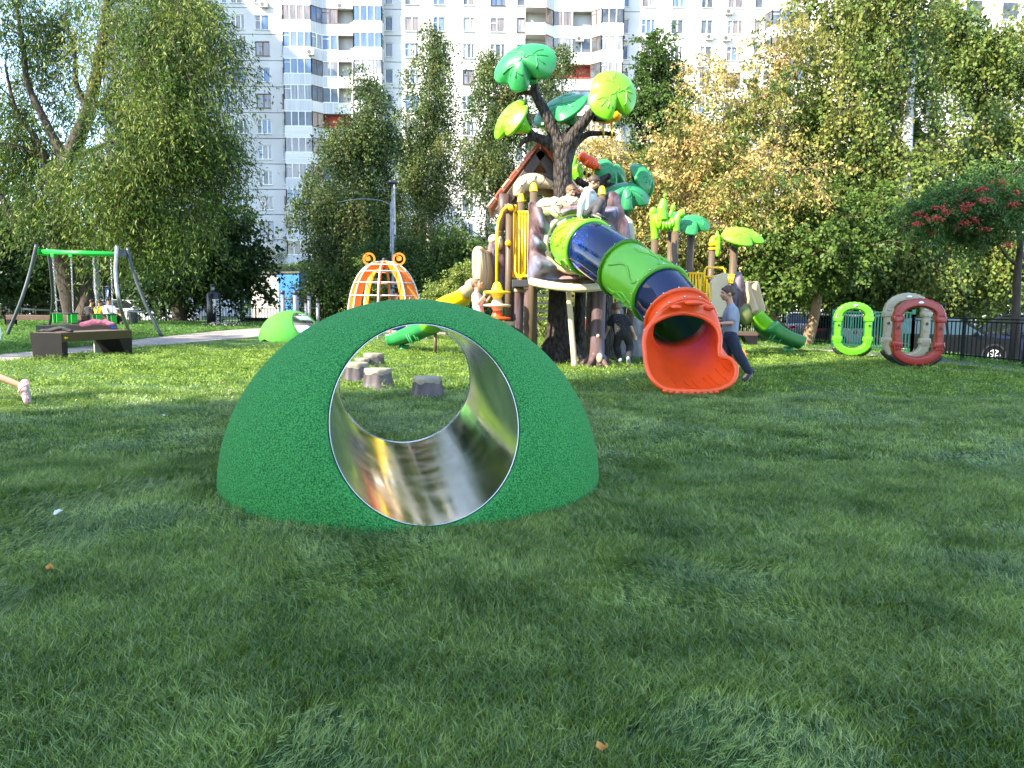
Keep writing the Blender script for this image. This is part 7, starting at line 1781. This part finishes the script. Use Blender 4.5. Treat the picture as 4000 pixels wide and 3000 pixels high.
M_wsh = mat('white_shirt', (0.6, 0.6, 0.6), 0.9, col2=(0.52, 0.53, 0.55), scale=8, bump=.4, bscale=20); M_ylw = mat('yellow_shirt', (0.50, 0.42, 0.015), 0.9, col2=(0.42, 0.36, 0.01), scale=8, bump=.4, bscale=20)
M_dgp = mat('dark_grey_trousers', (0.035, 0.033, 0.038), 0.9, col2=(0.06, 0.055, 0.062), scale=10, bump=.6, bscale=22); M_blkp = mat('black_trousers', (0.012, 0.011, 0.012), 0.9, col2=(0.022, 0.02, 0.021), scale=10, bump=.6, bscale=24)
M_eye = mat('eye', (0.02, 0.015, 0.01), 0.2); M_lip = mat('lips', (0.38, 0.13, 0.09), 0.5); M_croc = mat('pink_clog', (0.72, 0.33, 0.33), 0.55, col2=(.78, .4, .4), scale=6)
def person(label, Hh, J, face, top, sleeve, legs, shoe, hair, long_hair=False, group=None, vox=.011, fingers=True, shorts=False, hood=False, look_up=0.0, headroll=0.0, curl=.6, hidden=(), bag=False):
    """one figure posed by its joints (world points); Hh = standing height, face = direction the head looks"""
    J = {k: Vector(v) for k, v in J.items()}; k = Hh / 1.4
    face = Vector(face).normalized(); up0 = (J['head'] - J['neck']).normalized(); side = face.cross(up0).normalized(); up_ = side.cross(face).normalized()
    low = min(J.values(), key=lambda v: v.z); t = thing('person', label, 'person', Vector((J['pelvis'].x, J['pelvis'].y, low.z - .03)), group)
    Rm = Matrix((side, face, up_)).transposed(); hr = .098 * (0.55 + .45 * k) ; h = J['head']
    L = lambda a, b, c: h + side * (a * hr) + face * (b * hr) + up_ * (c * hr)
    B = MB()
    B.ball(L(0, -.12, .18), (hr * .80, hr * 1.0, hr * .92), 18, 12, Rm); B.ball(L(0, .28, -.35), (hr * .60, hr * .66, hr * .72), 14, 10, Rm)
    B.ball(L(0, .52, -.80), (hr * .30, hr * .28, hr * .24), 10, 8, Rm); B.cone(L(0, .86, .05), hr * .10, L(0, 1.06, -.24), hr * .15, 8)
    B.ball(L(0, .80, -.55), (hr * .27, hr * .14, hr * .10), 10, 6, Rm); B.ball(L(0, .78, .24), (hr * .55, hr * .16, hr * .10), 10, 6, Rm)
    for s_ in (-1, 1):
        B.ball(L(s_ * .80, -.10, -.12), (hr * .10, hr * .20, hr * .28), 10, 8, Rm); B.ball(L(s_ * .40, .62, -.30), (hr * .26, hr * .22, hr * .24), 10, 6, Rm)
    B.cone(L(0, -.15, -.5), hr * .50, J['neck'] - up_ * .02 * k, hr * .52, 12)
    sl, sr, hl_, hrr = J['shL'], J['shR'], J['hipL'], J['hipR']; ch = (sl + sr) / 2; ch = lerp(ch, J['pelvis'], .22); pv = J['pelvis']
    B.cone(J['neck'], .05 * k, lerp(J['neck'], sl, .8), .045 * k, 10); B.cone(J['neck'], .05 * k, lerp(J['neck'], sr, .8), .045 * k, 10)
    for a, b in ((sl, hl_), (sr, hrr)):
        B.cone(lerp(a, ch, .35), .075 * k, lerp(b, pv, .35), .072 * k, 12)
    B.cone(ch, .10 * k, pv, .09 * k, 12)
    for s in 'LR':
        B.cone(J['sh' + s], .044 * k, J['el' + s], .034 * k, 12); B.cone(J['el' + s], .034 * k, J['wr' + s], .023 * k, 12)
        B.cone(J['hip' + s], .075 * k, J['kn' + s], .050 * k, 12); B.cone(J['kn' + s], .050 * k, J['an' + s], .032 * k, 12)
        B.cone(lerp(J['kn' + s], J['an' + s], .15), .048 * k, lerp(J['kn' + s], J['an' + s], .5), .042 * k, 10)
        # hand: palm, four fingers, thumb
        wr = J['wr' + s]; fd = (wr - J['el' + s]).normalized(); fd = (J.get('hand' + s, wr + fd * .1) - wr).normalized()
        pn = fd.cross(Vector((0, 0, 1))); pn = pn.normalized() if pn.length > .1 else Vector((1, 0, 0)); sd = J.get('palm' + s); sd = Vector(sd).normalized() if sd is not None else fd.cross(pn).normalized(); pn = fd.cross(sd).normalized()
        q = .068 * k; B.cone(wr, .020 * k, wr + fd * q * .6, .024 * k, 10); B.ball(wr + fd * q * .7, (.032 * k, .036 * k, .016 * k), 10, 8, Matrix((sd, fd, pn)).transposed())
        if fingers:
            for i, (off, ln) in enumerate(((-.026, .045), (-.009, .052), (.009, .05), (.026, .038))):
                a = wr + fd * q * 1.05 + sd * off * k; b = a + fd * ln * .5 * k - pn * .010 * k * curl; c = b + fd * ln * .35 * k - pn * .035 * k * curl
                B.cone(a, .0095 * k, b, .009 * k, 7); B.cone(b, .009 * k, c, .0075 * k, 7)
            a = wr + fd * q * .35 - sd * .026 * k; b = a + fd * .028 * k - sd * .022 * k; c = b + fd * .026 * k - sd * .004 * k - pn * .01 * k; B.cone(a, .0115 * k, b, .010 * k, 7); B.cone(b, .010 * k, c, .008 * k, 7)
        an = J['an' + s]; to = J['to' + s]; B.cone(an, .034 * k, lerp(an, to, .75), .028 * k, 10)
    obj('body', B, M_skin, t, remesh=vox * .8, smooths=3)
    for s_ in (-1, 1):
        mb = MB(); mb.ball(L(s_ * .34, .80, .04), (hr * .11, hr * .05, hr * .07), 10, 6, Rm); obj('eye', mb, M_eye, t, smooth=True)
        mb = MB(); mb.ball(L(s_ * .34, .84, .26), (hr * .20, hr * .06, hr * .035), 8, 6, Rm); obj('eyebrow', mb, hair, t, smooth=True)
    mb = MB(); mb.ball(L(0, .90, -.56), (hr * .20, hr * .06, hr * .045), 10, 6, Rm); obj('mouth', mb, M_lip, t, smooth=True)
    # hair: many overlapping locks on the crown and back of the head
    Hm = MB(); Hm.ball(L(0, -.20, .28), (hr * .88, hr * 1.02, hr * .92), 20, 14, Rm); rn = random.Random(int(Hh * 100) + len(label))
    for i in range(70):
        th = rn.uniform(0, 2 * PI); ph = rn.uniform(0, 1.75); d = Vector((math.sin(ph) * math.cos(th), math.sin(ph) * math.sin(th), math.cos(ph)))
        if d.y > .35 and d.z < .42: continue
        if abs(d.x) > .7 and d.y > .05 and d.z < .1: continue
        a = L(d.x * .82, d.y * .98 - .18, d.z * .92 + .24); b = a + (side * d.x * .1 + face * (d.y * .1 + .12) + up_ * (-.28 + .2 * d.z)) * hr
        Hm.cone(a, hr * .13, b, hr * .07, 6)
    Hm.ball(L(0, .55, .72), (hr * .55, hr * .3, hr * .22), 12, 8, Rm)
    if long_hair:
        q = [L(0, -.9, .2), L(0, -1.1, -.5), L(.05, -1.0, -1.2), L(.1, -.9, -2.0)]; Hm.tube(catmull(q, 4), [hr * .35, hr * .38, hr * .4, hr * .4, hr * .4, hr * .38, hr * .36, hr * .34, hr * .32, hr * .28, hr * .22, hr * .15, hr * .08], 10)
    obj('hair', Hm, hair, t, remesh=vox * .8, smooths=1)
    # clothes
    S = MB(); g = .016 * k
    for a, b in ((sl, hl_), (sr, hrr)):
        S.cone(lerp(a, ch, .25), .078 * k + g, lerp(b, pv, .2), .082 * k + g, 14)
    S.cone(ch, .108 * k + g, pv, .10 * k + g, 14); S.cone(lerp(J['neck'], ch, .12), .062 * k + g * .3, ch, .10 * k, 12)
    for s in 'LR':
        S.cone(lerp(J['neck'], J['sh' + s], .4), .058 * k, J['sh' + s], .050 * k + g, 10)
        e = J['el' + s]; w2 = J['wr' + s]
        if sleeve == 'short': S.cone(J['sh' + s], .050 * k + g, lerp(J['sh' + s], e, .68), .046 * k + g, 12)
        elif sleeve == 'long':
            S.cone(J['sh' + s], .052 * k + g, e, .044 * k + g, 12); S.cone(e, .044 * k + g, w2, .030 * k + g, 12)
    if hood:
        S.ball(J['neck'] - face * .055 * k + Vector((0, 0, -.02)), (.105 * k, .085 * k, .07 * k), 14, 8, Rm)
        S.tube([J['neck'] + side * (.085 * k * math.cos(a)) + face * (.07 * k * math.sin(a)) + Vector((0, 0, .015)) for a in np.linspace(0, 2 * PI, 13)[:-1]], .03 * k, 8, closed=True)
    obj('shirt' if not hood else 'hooded_top', S, top, t, remesh=vox, smooths=4)
    if legs is not None:
        T = MB(); T.cone(hl_, .098 * k, hrr, .098 * k, 14); T.cone(pv + Vector((0, 0, .02)), .10 * k, pv - Vector((0, 0, .02)), .10 * k, 12)
        for s in 'LR':
            kn, an = J['kn' + s], J['an' + s]; T.cone(J['hip' + s], .092 * k, kn, .062 * k + g, 14)
            if shorts: pass
            else: T.cone(kn, .064 * k + g, lerp(kn, an, .96), .042 * k + g, 14)
        obj('trousers' if not shorts else 'shorts', T, legs, t, remesh=vox, smooths=3)
    for s in 'LR':
        an, to = J['an' + s], J['to' + s]; d = (to - an); sh = MB(); fl = Vector((d.x, d.y, d.z)); 
        upf = (J['kn' + s] - an).normalized(); hx = fl.cross(upf); hx = hx.normalized() if hx.length > 1e-4 else Vector((1, 0, 0)); n_ = hx.cross(fl).normalized(); n_ = n_ if n_.dot(upf) > 0 else -n_
        dn = -n_; heel = an + dn * .035 * k - fl.normalized() * .03 * k; toe = to
        Rf = Matrix((hx, fl.normalized(), n_)).transposed(); ln = (toe - heel).length
        sh.ball(lerp(heel, toe, .5), (.043 * k, ln * .60, .036 * k), 16, 10, Rf); sh.ball(heel, (.038 * k, .045 * k, .045 * k), 12, 8, Rf); sh.ball(lerp(heel, toe, .82), (.045 * k, ln * .28, .03 * k), 12, 8, Rf); sh.cone(an, .044 * k, an + dn * .03 * k, .042 * k, 12)
        so_ = obj('shoe', sh, shoe, t, remesh=vox * .8, smooths=2)
        sb = MB(); sb.ball(lerp(heel, toe, .5) + dn * .030 * k, (.046 * k, ln * .64, .014 * k), 16, 8, Rf); obj('sole', sb, M_sole, so_, smooth=True)
    if bag:
        sb = MB(); sb.tube(catmull([J['shL'] + face * -.1 + Vector((0, 0, .06)), ch - face * .17, J['hipR'] - face * .14], 5), .014, 6); obj('bag_strap', sb, M_black, t)
    return t
# --- 1 boy standing at the slide, profile to the left
d = 11.15; k = d / F_PX
P_ = lambda px, py, dd=0.0: at(px, py, d + dd)
person('boy in grey t-shirt and dark navy trousers leaning on the orange slide exit', 1.44,
       dict(head=P_(2841, 1146), neck=P_(2855, 1192), shL=P_(2862, 1212, -.14), shR=P_(2852, 1214, .14), elL=P_(2856, 1262, -.22), wrL=P_(2812, 1264, -.20), handL=P_(2795, 1262, -.18), elR=P_(2838, 1258, .2), wrR=P_(2806, 1250, .1), handR=P_(2795, 1246, .08),
            pelvis=P_(2852, 1300), hipL=P_(2853, 1306, -.08), hipR=P_(2850, 1306, .08), knL=P_(2882, 1378, -.08), anL=P_(2925, 1452, -.05), toL=P_(2902, 1488, -.06), knR=P_(2838, 1390, .1), anR=P_(2856, 1466, .12), toR=P_(2838, 1483, .1)),
       (-1, -.08, -.06), M_grey, 'short', M_navy, M_shoe, M_hairb)
# --- 2 boy under the tower, back to us
d = 13.9; P_ = lambda px, py, dd=0.0: at(px, py, d + dd)
person('boy seen from behind in black speckled t-shirt, bending forward under the tower', 1.28,
       dict(head=P_(2406, 1207, .12), neck=P_(2414, 1232, .08), shL=P_(2392, 1242, 0), shR=P_(2446, 1244, 0), elL=P_(2378, 1276, .0), wrL=P_(2368, 1302, .05), elR=P_(2465, 1278, -.05), wrR=P_(2479, 1308, -.02), handR=P_(2482, 1322, 0),
            pelvis=P_(2430, 1304, -.05), hipL=P_(2417, 1308, -.05), hipR=P_(2444, 1308, -.05), knL=P_(2408, 1352, .05), anL=P_(2421, 1402, -.02), toL=P_(2412, 1420, .2), knR=P_(2462, 1352, .05), anR=P_(2455, 1400, -.28), toR=P_(2458, 1422, -.20)),
       (-.25, .95, -.35), M_bstar, 'short', M_blkp, M_shoeb, M_hairl)
# --- 3 boy sitting on top of the tube
d = 12.75; P_ = lambda px, py, dd=0.0: at(px, py, d + dd)
person('boy in pale grey hoodie and dark trousers sitting on top of the lime tube section', 1.28,
       dict(head=P_(2321, 712, -.02), neck=P_(2306, 746), shL=P_(2286, 760, -.10), shR=P_(2318, 762, .12), elL=P_(2268, 802, -.14), wrL=P_(2263, 842, -.12), handL=P_(2264, 858, -.12), elR=P_(2330, 800, .2), wrR=P_(2340, 832, .22),
            pelvis=P_(2288, 832), hipL=P_(2290, 832, -.08), hipR=P_(2298, 834, .08), knL=P_(2346, 790, -.12), anL=P_(2325, 836, -.20), toL=P_(2352, 844, -.32), knR=P_(2352, 798, .10), anR=P_(2346, 848, .0), toR=P_(2372, 856, -.1)),
       (.80, -.15, -.42), M_hood, 'long', M_dgp, M_shoe, M_hairb, hood=True)
# --- 4 boy peeping over the panel
d = 13.75; P_ = lambda px, py, dd=0.0: at(px, py, d + dd)
person('boy with brown hair leaning over the top of the trunk panel behind the tube', 1.25,
       dict(head=P_(2230, 748, -.05), neck=P_(2212, 784, .02), shL=P_(2182, 786, -.02), shR=P_(2232, 800, .1), elL=P_(2156, 776, -.2), wrL=P_(2198, 788, -.34), handL=P_(2212, 794, -.36), elR=P_(2258, 812, .0), wrR=P_(2258, 786, -.3), handR=P_(2250, 776, -.34),
            pelvis=P_(2205, 880, .12), hipL=P_(2192, 885, .12), hipR=P_(2218, 885, .12), knL=P_(2192, 975, .15), anL=P_(2192, 1068, .2), toL=P_(2192, 1078, .05), knR=P_(2220, 975, .15), anR=P_(2220, 1068, .2), toR=P_(2220, 1078, .05)),
       (.62, -.66, -.42), M_wsh, 'short', M_navy, M_shoe, M_hairl)
# --- 5 boy at the spinner
d = 13.9; P_ = lambda px, py, dd=0.0: at(px, py, d + dd)
person('boy in white patterned shirt reaching for the spinning discs on the yellow pole', 1.2,
       dict(head=P_(1864, 1110), neck=P_(1861, 1142), shL=P_(1857, 1152, -.12), shR=P_(1866, 1156, .12), elL=P_(1868, 1184, -.2), wrL=P_(1890, 1158, -.26), handL=P_(1900, 1142, -.28), elR=P_(1900, 1180, .0), wrR=P_(1915, 1158, -.1), handR=P_(1920, 1146, -.14),
            pelvis=P_(1872, 1226), hipL=P_(1872, 1232, -.07), hipR=P_(1878, 1232, .07), knL=P_(1886, 1290, -.12), anL=P_(1874, 1352, -.06), toL=P_(1894, 1366, -.08), knR=P_(1888, 1290, .1), anR=P_(1880, 1352, .12), toR=P_(1900, 1366, .1)),
       (.88, -.28, .40), M_patt, 'short', M_navy, M_shoe, M_hairl, shorts=True)
# --- 6 girl in the climber
d = CD - .6; P_ = lambda px, py, dd=0.0: at(px, py, d + dd)
person('girl with long brown hair in white top holding a rib inside the orange climber', 1.25,
       dict(head=P_(1546, 1158), neck=P_(1550, 1178), shL=P_(1544, 1184, .1), shR=P_(1562, 1184, -.08), elL=P_(1540, 1205, .1), wrL=P_(1548, 1222, 0), elR=P_(1584, 1184, -.1), wrR=P_(1600, 1168, -.15), handR=P_(1602, 1160, -.15),
            pelvis=P_(1552, 1238), hipL=P_(1546, 1242, .05), hipR=P_(1558, 1242, -.05), knL=P_(1556, 1268, -.3), anL=P_(1556, 1296, -.1), toL=P_(1562, 1304, -.25), knR=P_(1568, 1268, -.3), anR=P_(1568, 1296, -.1), toR=P_(1574, 1304, -.25)),
       (.85, .3, .05), M_wsh, 'short', M_blu, M_shoeb, M_hairl, long_hair=True, vox=.014, fingers=False)
# --- 7..9 three on the far bench, backs to us
db = bl_.y
def sitter(label, px, hy, sc, top, hair, dx=0, bag=False, arm=False):
    P_ = lambda x, y, dd=0.0: at(px + x * sc, y, db + dd)
    J = dict(head=P_(dx, hy, .25), neck=P_(dx * .4, hy + 18 * sc, .2), shL=P_(-17, hy + 25 * sc, .22), shR=P_(17, hy + 25 * sc, .22), elL=P_(-20, hy + 42 * sc, .35), wrL=P_(-8, hy + 50 * sc, .6), elR=P_(20, hy + 42 * sc, .35), wrR=P_(8, hy + 50 * sc, .6),
             pelvis=P_(0, 1226, .2), hipL=P_(-8, 1228, .2), hipR=P_(8, 1228, .2), knL=P_(-9, 1228, .62), anL=P_(-8, 1256, .66), toL=P_(-8, 1260, .85), knR=P_(9, 1228, .62), anR=P_(8, 1256, .66), toR=P_(8, 1260, .85))
    if arm: J.update(elR=P_(26, hy + 46 * sc, .1), wrR=P_(36, 1228, .1), handR=P_(38, 1234, .1), knR=P_(26, 1230, .5), anR=P_(38, 1256, .35), toR=P_(44, 1262, .3))
    return person(label, 1.3 * sc, J, (dx * .02, .96, -.3), top, 'short', M_blkp, M_shoe, hair, vox=.018, fingers=False, bag=bag)
sitter('child in black shirt on the far bench, leftmost of three', 352, 1180, 1.0, M_blk, M_hairb, 8)
sitter('child in yellow shirt on the far bench, middle of three', 385, 1182, .92, M_ylw, M_hairb, 6, bag=True)
sitter('bigger child in white shirt with a dark shoulder strap on the far bench', 425, 1172, 1.25, M_wsh, M_hairk, 0, bag=True, arm=True)
# --- 10 child running out of the picture on the left
gp = G(118, 1585); d = gp.y; P_ = lambda px, py, dd=0.0: at(px, py, d + dd)
t = person('child at the left edge, only a bare leg with a pink clog in view', 1.3,
       dict(head=P_(-330, 1085), neck=P_(-300, 1150), shL=P_(-285, 1175, -.13), shR=P_(-270, 1170, .13), elL=P_(-200, 1215, -.2), wrL=P_(-250, 1265, -.2), elR=P_(-300, 1250, .2), wrR=P_(-360, 1220, .2),
            pelvis=P_(-190, 1345), hipL=P_(-190, 1355, -.07), hipR=P_(-195, 1355, .07), knL=P_(-110, 1432, -.08), anL=P_(86, 1508, 0), toL=P_(102, 1574, -.03), knR=P_(-290, 1440, .1), anR=P_(-270, 1560, .12), toR=P_(-320, 1590, .1)),
       (-1, 0, -.05), M_wsh, 'short', M_blu, M_croc, M_hairl, shorts=True, vox=.008)
mb = MB()
for s_ in (-.05, .05): mb.ball(P_(106 + s_ * 60, 1500, -.05), .006, 6, 4)
mb = MB(); mb.tube(catmull([P_(72, 1532, -.045), P_(84, 1514, -.062), P_(102, 1504, -.05), P_(112, 1500, .01)], 4), .011, 6); obj('clog_strap', mb, M_croc, t, smooth=True)
for px, py in ((100, 1555), (106, 1540), (96, 1540), (110, 1560)):
    mb = MB(); mb.ball(P_(px, py, -.045), .006, 8, 5); obj('vent_hole', mb, M_black, t, smooth=True)
mb = MB(); mb.tube([P_(-30, 1275, -.1), P_(-10, 1290, -.1), P_(-8, 1320, -.1), P_(-28, 1345, -.1)], .035, 8); obj('shirt_hem', mb, M_wsh, t, remesh=.012, smooths=2)
